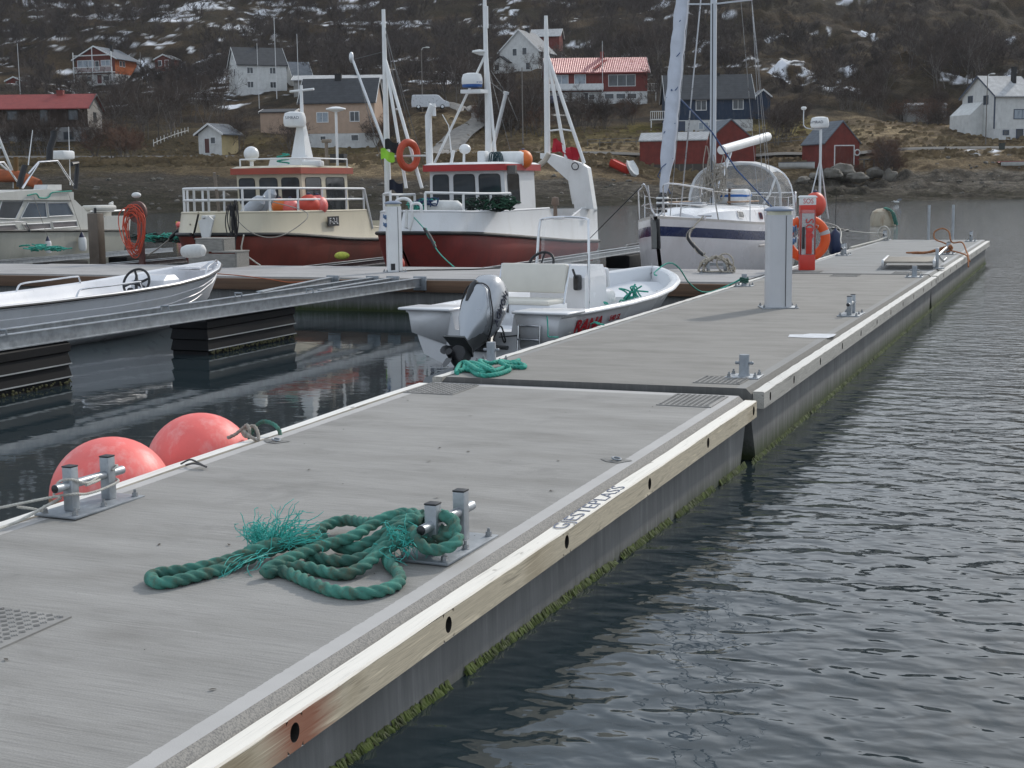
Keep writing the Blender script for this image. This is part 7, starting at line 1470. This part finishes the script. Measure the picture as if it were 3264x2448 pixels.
for k, (a, b) in enumerate((((-.35, -.9, .55), (.15, 1.55, .40)), ((-.2, -1.0, .45), (.42, 2.0, .32)))):
    q = thing('oar', ('upper' if k == 0 else 'lower')+' of two weathered wooden oars lying in the dinghy', 'oar', (0, 0, 0)); q.matrix_world = Matrix.Translation(dg.location) @ Matrix.Rotation(R(-4), 4, 'Z')
    a, b = Vector(a), Vector(b); d = (a-b).normalized(); MB().tube([b, b+d*.12, a], [.024, .02, .026], 10).build('shaft', M('oar_wood', (.36, .31, .25), .7, 0, .2, 6), q); MB().bar(a-d*.1, a+d*.55, .15, .018).build('blade', M('oar_wood', (.36, .31, .25), .7, 0, .2, 6), q)
mb = MB(); mb.ball((-.1, -.92, .80), .26, 20, 14, (.9, .7, 1.1)); t_ = thing('outboard_motor', 'black cowled outboard at the stern of the dinghy, cut by the left edge', 'outboard motor', dg.location, R(-4)); mb.build('cowling', blackp, t_); MB().torus((-.1, -.92, .72), .24, .02, (0, 0, 1)).build('trim_ring', steel, t_)
# ------------------------------------------------------------------ fingers between the moored boats, steps, posts, lines
def finger(label, x, y0, y1, z=.36, dx=0):
    t_ = thing('mooring_boom', label, 'mooring boom', (x, y0, z), 0, 'mooring booms')
    cbeam(t_, (.22, 0, .0), (.22+dx, y1-y0, 0)); cbeam(t_, (-.22, 0, 0), (-.22+dx, y1-y0, 0))
    for k in range(3): 
        y = (y1-y0)*(k+.5)/3; MB().box((dx*y/(y1-y0), y, -.36), (.7, 1.6, .4), None, .04).build('float', blackf, t_)
    return t_
finger('steel finger boom between the cream and the white fishing boat', -16.9, 28.0, 38.5, .38); finger('steel finger boom between the white fishing boat and the sailing boat', -12.15, 28.0, 41, .40, .2); finger('steel finger boom in front of the cabin cruiser with a green net on it', -27.0, 28.0, 38.2, .40); finger('short steel finger boom left of the cream fishing boat', -22.6, 28.0, 38.5, .40)
t_ = thing('wooden_steps', 'wooden boarding steps with two treads on the cross pontoon by the cream boat bow', 'steps', (-17.75, 27.35, .5), R(4)); ws = M('weathered_plank', (.23, .22, .20), .85, 0, .25, 5, .3, 25, (1, 6, 6), dirt=(.12, .11, .1))
for nm_, bx_ in (('upper_box', ((-.35, .15, .62), (.72, .55, .035))), ('lower_tread', ((.12, -.0, .34), (.62, .6, .035)))): MB().box(*bx_, None, .006).build(nm_, ws, t_)
mb = MB(); mb.box((-.68, .15, .30), (.04, .5, .60)); mb.box((-.0, .15, .45), (.04, .5, .30)); mb.box((.40, 0, .16), (.04, .56, .32)); mb.box((-.34, -.11, .47), (.66, .03, .26)); mb.box((-.2, -.28, .15), (1.16, .03, .3)); mb.build('side_boards', ws, t_, False)
t_ = thing('brown_post', 'square brown steel post on the left part of the cross pontoon', 'post', (-22.75, 29.3, .4)); MB().box((0, 0, .62), (.30, .26, 1.30), None, .01).build('post', M('brown_steel', (.11, .085, .065), .5, .2, .2, 3, dirt=(.2, .17, .14)), t_); MB().cyl((0, 0, 1.26), (0, 0, 1.40), .035, None, 8).build('top_pin', blackp, t_)
hp = Py(432, 735, 28.6); t_ = thing('hose_stand', 'stand with coiled orange hose behind the dinghy bow', 'hose stand', (hp.x, 28.6, .4)); orhose = M('orange_hose', (.52, .07, .03), .5, 0, .12, 4)
MB().box((.06, .12, .5), (.14, .1, 1.1), None, .02).build('stand', M('stand_brown', (.16, .08, .07), .6), t_); mb = MB()
zc_ = hp.z+.12-.4
for k in range(13):
    a = rr.uniform(.24, .40); b = rr.uniform(.40, .62); c_ = Vector((rr.uniform(-.08, .08), -.05-.02*k*.4, zc_-.08+rr.uniform(-.12, .05))); mb.tube([c_+Vector((a*math.cos(q)*(.8+.2*math.sin(q)), .02*math.sin(q*3+k), b*math.sin(q))) for q in [R(15*i) for i in range(24)]], .011, 6, closed=True)
mb.build('coiled_hose', orhose, t_); mb = MB(); mb.lathe([(.1, -.03), (.26, -.03), (.26, .03), (.1, .03)], (.05, .05, zc_+.32), 20, (0, 1, 0)); mb.build('reel', M('stand_brown', (.16, .08, .07), .6), t_); MB().ball((.0, .1, zc_+.72), .10, 14, 8, (1.2, 1, .7)).build('lamp', wdull, t_)
item('fender', 'round white fender on the cross pontoon behind the dinghy bow', 'fender', Py(617, 800, 25.2), lambda t_: MB().lathe([(0, -.27), (.10, -.25), (.135, -.15), (.14, .1), (.12, .22), (.05, .27), (0, .28)], n=18, axis=(1, .1, .05)).build('fender_body', wdull, t_), 'fenders')
netpile('green net lying on the steel finger boom beside the cruiser', 130, 800, 29.2, 14, .6, [tealr], .08); netpile('dark green net on the finger boom left of the cream boat bow', 540, 770, 31.5, 22, .9, [tealr, M('net_dark', (.02, .03, .025), .9)], .16)
item('net_heap', 'small yellow net bag on the boom in front of the cream boat', 'fishing net', Py(1090, 815, 28.6), lambda t_: MB().ball((0, 0, 0), .13, 16, 10, (1.4, 1, .7)).build('bag', M('lime_net', (.38, .40, .06), .8, 0, .3, 20), t_))
item('net_float', 'red buoy squeezed between the pontoon and the white boat bow', 'buoy', Py(1262, 842, 28.35), fl(.20, M('faded_red', (.45, .07, .05), .6, 0, .15, 4)))
bl = M('black_line', (.03, .03, .03), .8)
lineobj('beige bow line of the sailing boat with black rubber snubber', [S0+Vector((.68, 1.25, 1.54)), Py(2195, 750, 28.2), Py(2228, 800, 27.6), Vector((-6.55, 26.8, .72))], .016, M('beige_rope', (.36, .32, .26), .85), snub=(.22, .78))
lineobj('green bow line of the white fishing boat with dark snubber', [W0+Vector((.25, .3, 1.55)), Py(1365, 745, 28.7), Py(1395, 800, 28.2), Py(1440, 845, 27.6), Py(1448, 850, 27.5)], .014, tealr, snub=(.28, .62))
lineobj('grey bow line of the cream fishing boat running left with a black snubber', [Y0+Vector((-.2, .2, 1.4)), Py(580, 725, 30.5), Py(520, 780, 31), Py(470, 815, 31)], .02, greyr, snub=(.3, .75))
lineobj('green bow line of the motor boat drooping to the green bollard', [MW@Vector((.45, 4.55, .80)), Py(2085, 870, 21.4), Py(2130, 838, 21.9), Py(2165, 855, 22.2), Py(2200, 905, 22.6), Py(2255, 932, 23.0), Vector((-5.24, 23.38, .60))], .012, tealr)
lineobj('green spring line from the motor boat side to the green bollard', [MW@Vector((1.0, 1.55, .63)), Py(1935, 970, 19.6), Py(2020, 985, 20.5), Py(2120, 980, 21.3), Py(2250, 945, 22.6), Vector((-5.24, 23.4, .62))], .011, tealr)
lineobj('short green tie from the motor boat gunwale down to the timber', [MW@Vector((1.0, 1.5, .64)), MW@Vector((1.08, 1.5, .60)), Py(1905, 1000, 18.35), Py(1906, 1042, 18.3)], .012, tealr)
lineobj('white stern line of the sailing boat to the bollard behind the lifebuoy post', [S0+Vector((.98, 9.4, 1.3)), Py(2665, 720, 36), Py(2680, 770, 34.5), Vector((-5.12, 33.5, .68))], .016, whiter)
lineobj('long stern line of the sailing boat to the far bollard', sag(S0+Vector((.9, 9.9, 1.3)), (-5.3, 41.9, .72), .12), .013, whiter, snub=(.4, .6))
lineobj('taut black line between the white boat stern and the sailing boat bow', [W0+Vector((1.3, 9.5, .62)), S0+Vector((-.35, .2, 2.15))], .012, bl)
lineobj('orange line along the timber face of the cross pontoon', [Py(640, 868, 24.10), Py(780, 880, 24.08), Py(870, 892, 24.08), Py(930, 900, 24.08), Py(1040, 893, 24.08)], .010, M('orange_line', (.42, .10, .03), .7))
lineobj('dark cable lying across the cross pontoon deck beside the white pedestal', [Vector((-12.8, 26.0, .515)), Pz(1330, 861, .515), Pz(1480, 859, .515), Pz(1620, 853, .515)], .014, bl)
lineobj('grey mooring line hanging from the cream boat rail', [Y0+Vector((1.0, 1.9, 1.9)), Py(980, 680, 30), Py(930, 735, 29.4), Py(865, 757, 29), Py(800, 740, 28.9), Py(745, 690, 29)], .013, greyr)
lineobj('pale lines trailing from the wooden steps to the cross pontoon edge', [Vector((-17.3, 27.4, 1.2)), Py(770, 800, 27.6), Py(800, 825, 27.8), Py(830, 846, 27.8)], .018, whiter)
# ------------------------------------------------------------------ bare birches and willows
def grow(seed, h, stems=1, spread=1.0):
    rd_ = random.Random(seed); trunk, tw = [], []
    def br(p, d, l, r, lev):
        n = 4 if lev < 2 else 3; q = p.copy(); pts = [q.copy()]
        for k in range(n):
            d = (d+Vector((rd_.gauss(0, .13), rd_.gauss(0, .13), rd_.gauss(0, .08)+.07*(lev > 0)))).normalized(); q = q+d*l/n; pts.append(q.copy())
        (trunk if lev < 2 else tw).append((pts, r, lev))
        if lev >= 4: return
        m = (7, 5, 4, 3)[lev]
        for k in range(m):
            t_ = (.28+.72*(k+rd_.random())/m) if lev == 0 else .25+.75*rd_.random(); i = min(int(t_*n), n-1); pp = pts[i].lerp(pts[i+1], t_*n-i)
            a = rd_.uniform(0, 2*math.pi); el = rd_.uniform(.45, 1.0); side_ = d.orthogonal().normalized(); side_ = Matrix.Rotation(a, 3, d) @ side_
            nd = (d*math.cos(el)+side_*math.sin(el)*spread).normalized(); br(pp, nd, l*rd_.uniform(.38, .6)*(1.1-.45*t_*(lev == 0)), r*.5, lev+1)
    for s_ in range(stems):
        a = 2*math.pi*s_/max(stems, 1)+rd_.random(); tilt = .08 if stems == 1 else .32
        br(Vector((.12*math.cos(a)*(stems > 1), .12*math.sin(a)*(stems > 1), -.2)), Vector((math.cos(a)*tilt, math.sin(a)*tilt, 1)).normalized(), h*.8, h*.0125*(1 if stems == 1 else .7), 0)
    return trunk, tw
bark = M('birch_bark', (.115, .10, .088), .9, 0, .45, 3, dirt=(.28, .26, .25), dfac=.4); twigm = M('bare_twigs', (.065, .047, .038), .95, 0, .3, 2); twigr = M('reddish_twigs', (.12, .065, .042), .95, 0, .3, 2)
def ribbons(tw, wmin=.022):
    v, f = [], []
    for pts, r, lev in tw:
        w_ = max(wmin, r*1.3)
        for i in range(len(pts)-1):
            a, b = pts[i], pts[i+1]; d = (b-a); s_ = d.cross(Vector((.3+.1*lev, -1, .2))).normalized()*w_/2; k = len(v); w2 = .75
            v += [a-s_, a+s_, b+s_*w2, b-s_*w2]; f.append((k, k+1, k+2, k+3))
    return v, f
def proto(seed, h, stems, spread, tm):
    tr, tw = grow(seed, h, stems, spread); mb = MB()
    for pts, r, lev in tr: mb.tube(pts, [r*(1-.55*i/(len(pts)-1)) for i in range(len(pts))], 6 if lev == 0 else 5, False)
    mt_ = MB(); mt_.add(*ribbons(tw)); return mb, mt_, tr, tw
kinds = []
for k, (sd0, h, stm, sp_, tm) in enumerate(((1, 6.5, 1, .9, twigm), (2, 7.5, 1, .8, twigm), (3, 5.0, 4, .9, twigm), (4, 4.2, 5, 1.0, twigr), (5, 6.0, 3, .8, twigm), (6, 2.2, 6, 1.1, twigr))):
    mb, mt_, tr, tw = proto(sd0, h, stm, sp_, tm); kinds.append((mb, mt_, tm, tr, tw, h, None))
first = {}
def tree(k, xv, D, s_, label, group, rz):
    loc = VW(xv, D, gz(xv, D))
    if k not in first:
        t_ = thing('bare_tree' if k not in (3, 5) else 'bare_shrub', label, 'tree' if k not in (3, 5) else 'shrub', loc, rz, group); t_.scale = (s_,)*3
        kinds[k][0].build('trunk', bark, t_, True, 60); kinds[k][1].build('crown', kinds[k][2], t_, False); first[k] = t_; return t_
    return dup(first[k], label, loc, rz, group, s_)
rt_ = random.Random(21)
for (u0, v0, du, D0, dD, n, ks, smin, smax, label, group) in (
    (380, 0, 70, 186, 3, 5, (2, 4, 3), .8, 1.15, 'bare multi-stemmed willow on the bank in front of the dark brown house', 'willows on the left bank'),
    (140, 0, 150, 197, 3, 7, (2, 4, 0), .7, 1.0, 'bare tree in the garden between shore road and dark brown house', 'trees by the brown house'),
    (480, 0, 120, 215, 14, 14, (0, 1, 4), .8, 1.15, 'bare birch in the grove between the brown house and the little white shed', 'birches of the left grove'),
    (650, 0, 90, 235, 10, 8, (0, 1, 4), .8, 1.1, 'bare birch on the slope below the upper left white house', 'birches below the white house'),
    (770, 0, 30, 205, 4, 3, (4, 0), .7, .95, 'bare tree right of the little white shed', 'trees by the white shed'),
    (955, 0, 20, 198, 2, 2, (4,), .75, .95, 'bare tree at the left corner of the peach house', 'trees by the peach house'),
    (1250, 0, 30, 205, 4, 3, (3, 2), .7, .9, 'bare bush right of the peach house behind the masts', 'bushes right of the peach house'),
    (1640, 0, 100, 214, 10, 22, (0, 2, 4, 3, 1), .75, 1.1, 'bare tree in the thicket between gravel driveway and red house', 'thicket by the driveway'),
    (1940, 0, 120, 215, 5, 9, (2, 4, 3), .7, 1.0, 'bare garden tree in front of the red house basement', 'garden trees of the red house'),
    (2490, 0, 45, 203, 4, 5, (2, 4), .8, 1.05, 'bare tree on the lawn right of the blue house', 'lawn trees'),
    (2790, 0, 70, 183, 4, 5, (3, 5, 2), .7, 1.0, 'bare bush right of the right boathouse by the shore', 'shore bushes'),
    (2930, 0, 80, 228, 5, 6, (3, 2), .8, 1.1, 'bare bush in front of the weathered grey shed', 'bushes by the grey shed'),
    (2700, 0, 120, 240, 12, 10, (0, 4, 2), .8, 1.1, 'bare tree on the slope above the right boathouse', 'trees above the boathouse'),
    (3000, 0, 140, 262, 14, 22, (0, 1), .9, 1.2, 'bare birch in the dark grove left of the right white house', 'birch grove right'),
    (1480, 0, 60, 255, 10, 6, (0, 1), .8, 1.1, 'bare birch between the snow patches above the van', 'birches above the van'),
    (1760, 0, 60, 275, 6, 6, (0, 4), .8, 1.0, 'bare birch between white gabled house and red house', 'birches behind the red house'),
    (2060, 0, 120, 290, 14, 12, (0, 1), .9, 1.1, 'bare birch along the snow band above the red house', 'birches by the snow band')):
    for k in range(int(n*1.7)):
        u = u0+rt_.uniform(-du, du); D = D0+rt_.uniform(-dD, dD); xv = (u-1632)/F*D
        tree(rt_.choice(ks), xv, D, rt_.uniform(smin, smax), label, group, rt_.uniform(0, 6.28))
# the wood on the hillside: too many stems to count
def tri_tree(k, wmin):
    _, _, _, tr, tw, h, _ = kinds[k]; v, f = ribbons([(p, r, l) for p, r, l in tr], .05); v2, f2 = ribbons([q for q in tw if q[2] <= 3], wmin); o = len(v); return np.array([tuple(p) for p in v+v2]), np.array(f+[tuple(i+o for i in q) for q in f2])
Tt = [tri_tree(k, .055) for k in (0, 1, 4)]
VV, FF, off = [], [], 0; rs = np.random.RandomState(5); cnt = 0
while cnt < 2900:
    D = 236+rs.rand()**.8*205; xv = (rs.rand()*2-1)*(.37*D+14)
    u = 1632+xv/D*F
    den = float(fbm(np.array([xv/16+2]), np.array([D/22]), 3)[0])
    wgt = 1.0 if u < 1250 else (.75 if u < 2350 else (.12 if D < 285 else .02))
    if u > 2880 and D < 285: wgt = .9
    if den < .56-.28*wgt: cnt += .05; continue
    if any(abs(u-hu) < hw and hd-60 < D < hd+11 for hu, hw, hd in ((320, 120, 330), (525, 55, 335), (48, 50, 300), (850, 120, 262), (1680, 120, 290), (2950, 80, 238))): cnt += .05; continue
    if any(abs(xv-px) < 9 and -3 < D-pd < 10 for px, pd, *_ in PADS) or any(abs(xv-px) < 8 and -14 < D-pd <= 0 for px, pd, *_ in PADS): cnt += .05; continue
    v, f = Tt[rs.randint(3)]; s_ = rs.uniform(.55, 1.0); a = rs.rand()*6.28; ca_, sa_ = math.cos(a), math.sin(a)
    P = np.stack([v[:, 0]*ca_-v[:, 1]*sa_, v[:, 0]*sa_+v[:, 1]*ca_, v[:, 2]], 1)*s_+np.array([xv, D, gz(xv, D)])
    VV.append(P); FF.append(f+off); off += len(v); cnt += 1
VV = np.concatenate(VV); FF = np.concatenate(FF)
me = bpy.data.meshes.new('birch_wood'); me.vertices.add(len(VV)); me.vertices.foreach_set('co', VV.ravel()); me.loops.add(FF.size); me.loops.foreach_set('vertex_index', FF.ravel()); me.polygons.add(len(FF)); me.polygons.foreach_set('loop_start', np.arange(0, FF.size, 4)); me.polygons.foreach_set('loop_total', np.full(len(FF), 4)); me.update(); me.validate()
me.materials.append(M('wood_twigs', (.055, .043, .038), .95, 0, .35, .15)); o = bpy.data.objects.new('birch_wood', me); COL.objects.link(o); o.rotation_euler = (0, 0, YAW); tag(o, 'leafless birch wood covering the hillside', 'wood', None, 'stuff')
# shore rocks, boats drawn up, bins, fences
rockm = M('shore_rock', (.13, .118, .10), .9, 0, .3, 1.5, .6, 8, dirt=(.06, .05, .03), dfac=.8)
def rock(label, u, v, D, w_, h, d, seed, nm='rock'):
    P = PD(u, v, D); mb = MB(); mb.ball((0, 0, 0), 1, 18, 12); out = []
    for p in mb.v:
        q = Vector(p); n_ = mnoise.noise(q*1.3+Vector((seed, 0, 0)))*.45+mnoise.noise(q*3+Vector((0, seed, 0)))*.15; q = q*(1+n_); out.append((q.x*w_, q.y*d, q.z*h))
    mb.v = out; o = mb.build(nm, rockm, None, True, 40, P); o.rotation_euler = (0, 0, YAW+seed); return tag(o, label, 'rock', 'rocks on the shore')
for k, (u, v, D, w_, h, d, lab) in enumerate(((2690, 548, 179, 1.7, 1.0, 1.4, 'large rounded rock under the right boathouse'), (2835, 565, 178, .9, 1.0, .8, 'dark pointed rock right of the right boathouse'), (2655, 555, 177, 1.2, .7, 1, 'flat pale rock left of the large one under the boathouse'), (2600, 562, 176, .9, .5, .8, 'low rock beneath the boathouse left corner'), (2735, 565, 176, 1.3, .6, 1, 'broad rock in front of the boathouse door'), (2790, 552, 180, 1.0, .7, .9, 'grey rock under the boathouse jetty'), (2560, 575, 174, .8, .45, .7, 'small dark rock near the upturned skiff'))): rock(lab, u, v, D, w_, h, d, k*3.1)
rs2 = random.Random(3); mb = MB()
for k in range(420):
    xv = rs2.uniform(-70, 75); D = float(shore(xv))+rs2.uniform(1, 20); z = gz(xv, D); r = rs2.uniform(.08, .34)*(1.5 if rs2.random() < .08 else 1); o0 = len(mb.v); mb.ball((0, 0, 0), 1, 7, 5); a = rs2.random()*6
    mb.v[o0:] = [(xv+(p[0]*math.cos(a)-p[1]*math.sin(a)*.8)*r*1.3+rs2.gauss(0, r*.12), D+(p[0]*math.sin(a)+p[1]*math.cos(a)*.8)*r+rs2.gauss(0, r*.12), z+p[2]*r*.65+rs2.gauss(0, r*.1)) for p in mb.v[o0:]]
o = mb.build('beach_stones', rockm, None, True, 40); o.rotation_euler = (0, 0, YAW); tag(o, 'scattered stones on the dark beach', 'stones', None, 'stuff')
def skiff(label, u, v, D, l, w_, h, rz, mats_, tilt=0):
    P = PD(u, v, D); t_ = thing('skiff', label, 'boat', P, YAW+rz, 'boats drawn up on the shore'); t_.rotation_euler = (tilt, 0, YAW+rz)
    rings = []
    for y, k in ((-l/2, .05), (-l/2+.3*l*.3, .55), (-l*.1, 1), (l*.25, .95), (l/2, .75)): rings.append([(x*k*w_/2, y, z*h) for x, z in ((-1, 1), (-.85, .4), (-.4, .05), (0, 0), (.4, .05), (.85, .4), (1, 1))])
    MB().loft(rings, closed=False).build('hull', mats_[0], t_, True, 50); mb = MB(); mb.loft([[(r_[0][0]*.96, r_[0][1], r_[0][2]-.02), (0, r_[0][1], r_[0][2]-.12), (r_[-1][0]*.96, r_[0][1], r_[0][2]-.02)] for r_ in rings], closed=False); mb.build('inside', mats_[1], t_); 
    mb = MB(); [mb.tube([r_[i] for r_ in rings], .05, 6) for i in (0, -1)]; mb.build('gunwale', mats_[1], t_); return t_
skiff('grey skiff leaning on its side left of the right boathouse', 2540, 538, 180, 4.4, 1.6, .8, R(70), [wdull, M('grey_tarp', (.16, .16, .17), .8)], 0)
skiff('white skiff with a red rim on the grass at the right edge', 3240, 535, 184, 4.6, 1.6, .8, R(95), [wdull, M('faded_red_rim', (.30, .08, .07), .6)])
skiff('red plastic skiff propped up at the left boathouse', 1972, 545, 181, 2.8, 1.3, 1.0, R(60), [redp, redp], R(25)); skiff('small white pram beside the red skiff at the left boathouse', 2010, 548, 180, 2.4, 1.2, .8, R(30), [wdull, wdull], R(50))
P = PD(3193, 485, 190); t_ = thing('wheelie_bin', 'dark wheelie bin beside the shore road near the right white house', 'bin', P, YAW); MB().loft([[(x*k, y*k, z) for x, y in ((-.3, -.32), (.3, -.32), (.3, .32), (-.3, .32))] for z, k in ((0, .85), (1.1, 1.05))]).build('body', M('bin_green', (.03, .04, .035), .5), t_, False); MB().box((0, 0, 1.14), (.7, .74, .08), None, .02).build('lid', blackp, t_); MB().cyl((-.3, .3, .12), (.3, .3, .12), .12, None, 12).build('wheel', blackr, t_)
P = PD(2795, 532, 183); t_ = thing('jetty', 'small grey timber jetty at the right boathouse', 'jetty', P, YAW+R(10)); gt = M('grey_timber', (.13, .12, .105), .9, 0, .3, 4); MB().box((0, 0, .95), (4.4, 1.6, .14)).build('deck', gt, t_)
for x in (-2, -.7, .7, 2): MB().box((x, -.6, .0), (.16, .16, 1.9)).build('post', gt, t_)
def fence(label, pts, h, gap, m_, nm='fence', rail=2, picket=0, grp='fences'):
    P0 = VW(pts[0][0], pts[0][1], gz(*pts[0])); t_ = thing(nm, label, 'fence', P0, 0, grp); PP = []
    for (a, b) in zip(pts[:-1], pts[1:]):
        L_ = math.hypot(b[0]-a[0], b[1]-a[1]); n = max(1, int(L_/gap))
        for i in range(n): x = a[0]+(b[0]-a[0])*i/n; d = a[1]+(b[1]-a[1])*i/n; PP.append(VW(x, d, gz(x, d))-P0)
    PP.append(VW(pts[-1][0], pts[-1][1], gz(*pts[-1]))-P0)
    for p in PP: MB().box(p+Vector((0, 0, h/2-.1)), (.09, .09, h+.2), YAW).build('post', m_, t_, False)
    for k in range(rail):
        mb = MB(); [mb.bar(a+Vector((0, 0, h*(.45+.5*k))), b+Vector((0, 0, h*(.45+.5*k))), .04, .09) for a, b in zip(PP[:-1], PP[1:])]; mb.build('rail', m_, t_, False)
    return t_
gw = M('grey_fence_wood', (.17, .155, .135), .9, 0, .25, 3); 
fence('grey post and rail fence along the lawn left of the blue house', [((1880-1632)/F*200, 200), ((2110-1632)/F*201, 201)], .95, 1.7, gw); fence('post and rail fence along the lawn right of the blue house', [((2440-1632)/F*200, 200), ((2640-1632)/F*202, 202)], .9, 1.8, gw)
fence('dark picket railing below the brown house', [(-72, 196.5), (-59, 196.5)], 1.0, 1.0, M('dark_fence', (.10, .095, .09), .9), rail=2); fence('pale garden fence climbing left of the little white shed', [(hit(490, 468)), hit(600, 425)], .9, 1.0, wdull, rail=1)
# straw tussocks along the bank
mb = MB(); rs3 = random.Random(9)
for k in range(5200):
    xv = rs3.uniform(-75, 75); D = 181+abs(rs3.gauss(0, 7)) if rs3.random() < .8 else rs3.uniform(196, 213); D += .17*(xv-8)*.6
    if abs(D-192) < 3: continue
    z = gz(xv, D); h = rs3.uniform(.15, .5); w_ = rs3.uniform(.2, .55); a = rs3.uniform(-.6, .6); c_, s_ = math.cos(a)*w_, math.sin(a)*w_; l = rs3.uniform(-.25, .25)
    mb.add([(xv-c_, D-s_, z-.08), (xv+c_, D+s_, z-.08), (xv+c_*.6+l, D+s_*.6-.1, z+h*.8), (xv+l, D-.15, z+h), (xv-c_*.7+l, D-s_*.7-.1, z+h*.7)], [(0, 1, 2, 3, 4)])
o = mb.build('dry_grass', M('straw', (.20, .15, .085), .95, 0, .45, .3), None, False); o.rotation_euler = (0, 0, YAW); tag(o, 'dry straw tussocks on the bank', 'grass', None, 'stuff')
# ------------------------------------------------------------------ volume added to lift the blacks, standing in for a lens veil
mb = MB(); mb.box((-60, 330, 110), (900, 800, 240)); m, t, b, L = newmat('veil_haze'); t.nodes.remove(b)
pv = _n(t, 'ShaderNodeVolumePrincipled'); pv.inputs['Density'].default_value = .00008; pv.inputs['Color'].default_value = (.90, .92, .96, 1); pv.inputs['Anisotropy'].default_value = .3
L.new(pv.outputs[0], t.nodes['Material Output'].inputs['Volume']); tag(mb.build('haze', m, None, False), None, None, None, 'stuff')
# ------------------------------------------------------------------ every loose piece of these parts becomes a part of its own
def split_loose(o, nm):
    me = o.data; n = len(me.vertices); root = list(range(n))
    def fd(a):
        while root[a] != a: root[a] = root[root[a]]; a = root[a]
        return a
    for e in me.edges:
        a, b = fd(e.vertices[0]), fd(e.vertices[1])
        if a != b: root[a] = b
    comp = {}
    for p in me.polygons: comp.setdefault(fd(p.vertices[0]), []).append(p)
    if len(comp) < 2: o.name = nm; return
    for ps in comp.values():
        idx = {}; vs = []; fs = []
        for p in ps:
            f = []
            for i in p.vertices:
                if i not in idx: idx[i] = len(vs); vs.append(tuple(me.vertices[i].co))
                f.append(idx[i])
            fs.append(f)
        m2 = bpy.data.meshes.new(nm); m2.from_pydata(vs, [], fs)
        for m_ in me.materials: m2.materials.append(m_)
        for q, p in zip(m2.polygons, ps): q.material_index = p.material_index; q.use_smooth = p.use_smooth
        c = bpy.data.objects.new(nm, m2); COL.objects.link(c); c.parent = o.parent; c.matrix_local = o.matrix_local.copy()
    bpy.data.objects.remove(o)
SPL = {'bargeboard': 'bargeboard', 'end_cap': 'end_cap', 'stilts': 'stilt', 'corner_board': 'corner_board', 'reflective_bands': 'reflective_band', 'white_marks': 'white_mark', 'stern_quarter': 'stern_quarter', 'standing_rigging': 'stay', 'mast_stays': 'stay', 'corner_profile': 'corner_profile', 'drum_ring': 'drum_ring', 'handrail': 'handrail', 'screw_caps': 'screw_cap', 'side_boards': 'side_board', 'balcony_frame': 'balcony_frame_bar', 'furling_drum': 'drum_disc', 'seam': 'seam'}
for o in list(bpy.data.objects):
    b_ = o.name.split('.')[0]
    if b_ in SPL and o.type == 'MESH' and o.parent and not o.children: split_loose(o, SPL[b_])
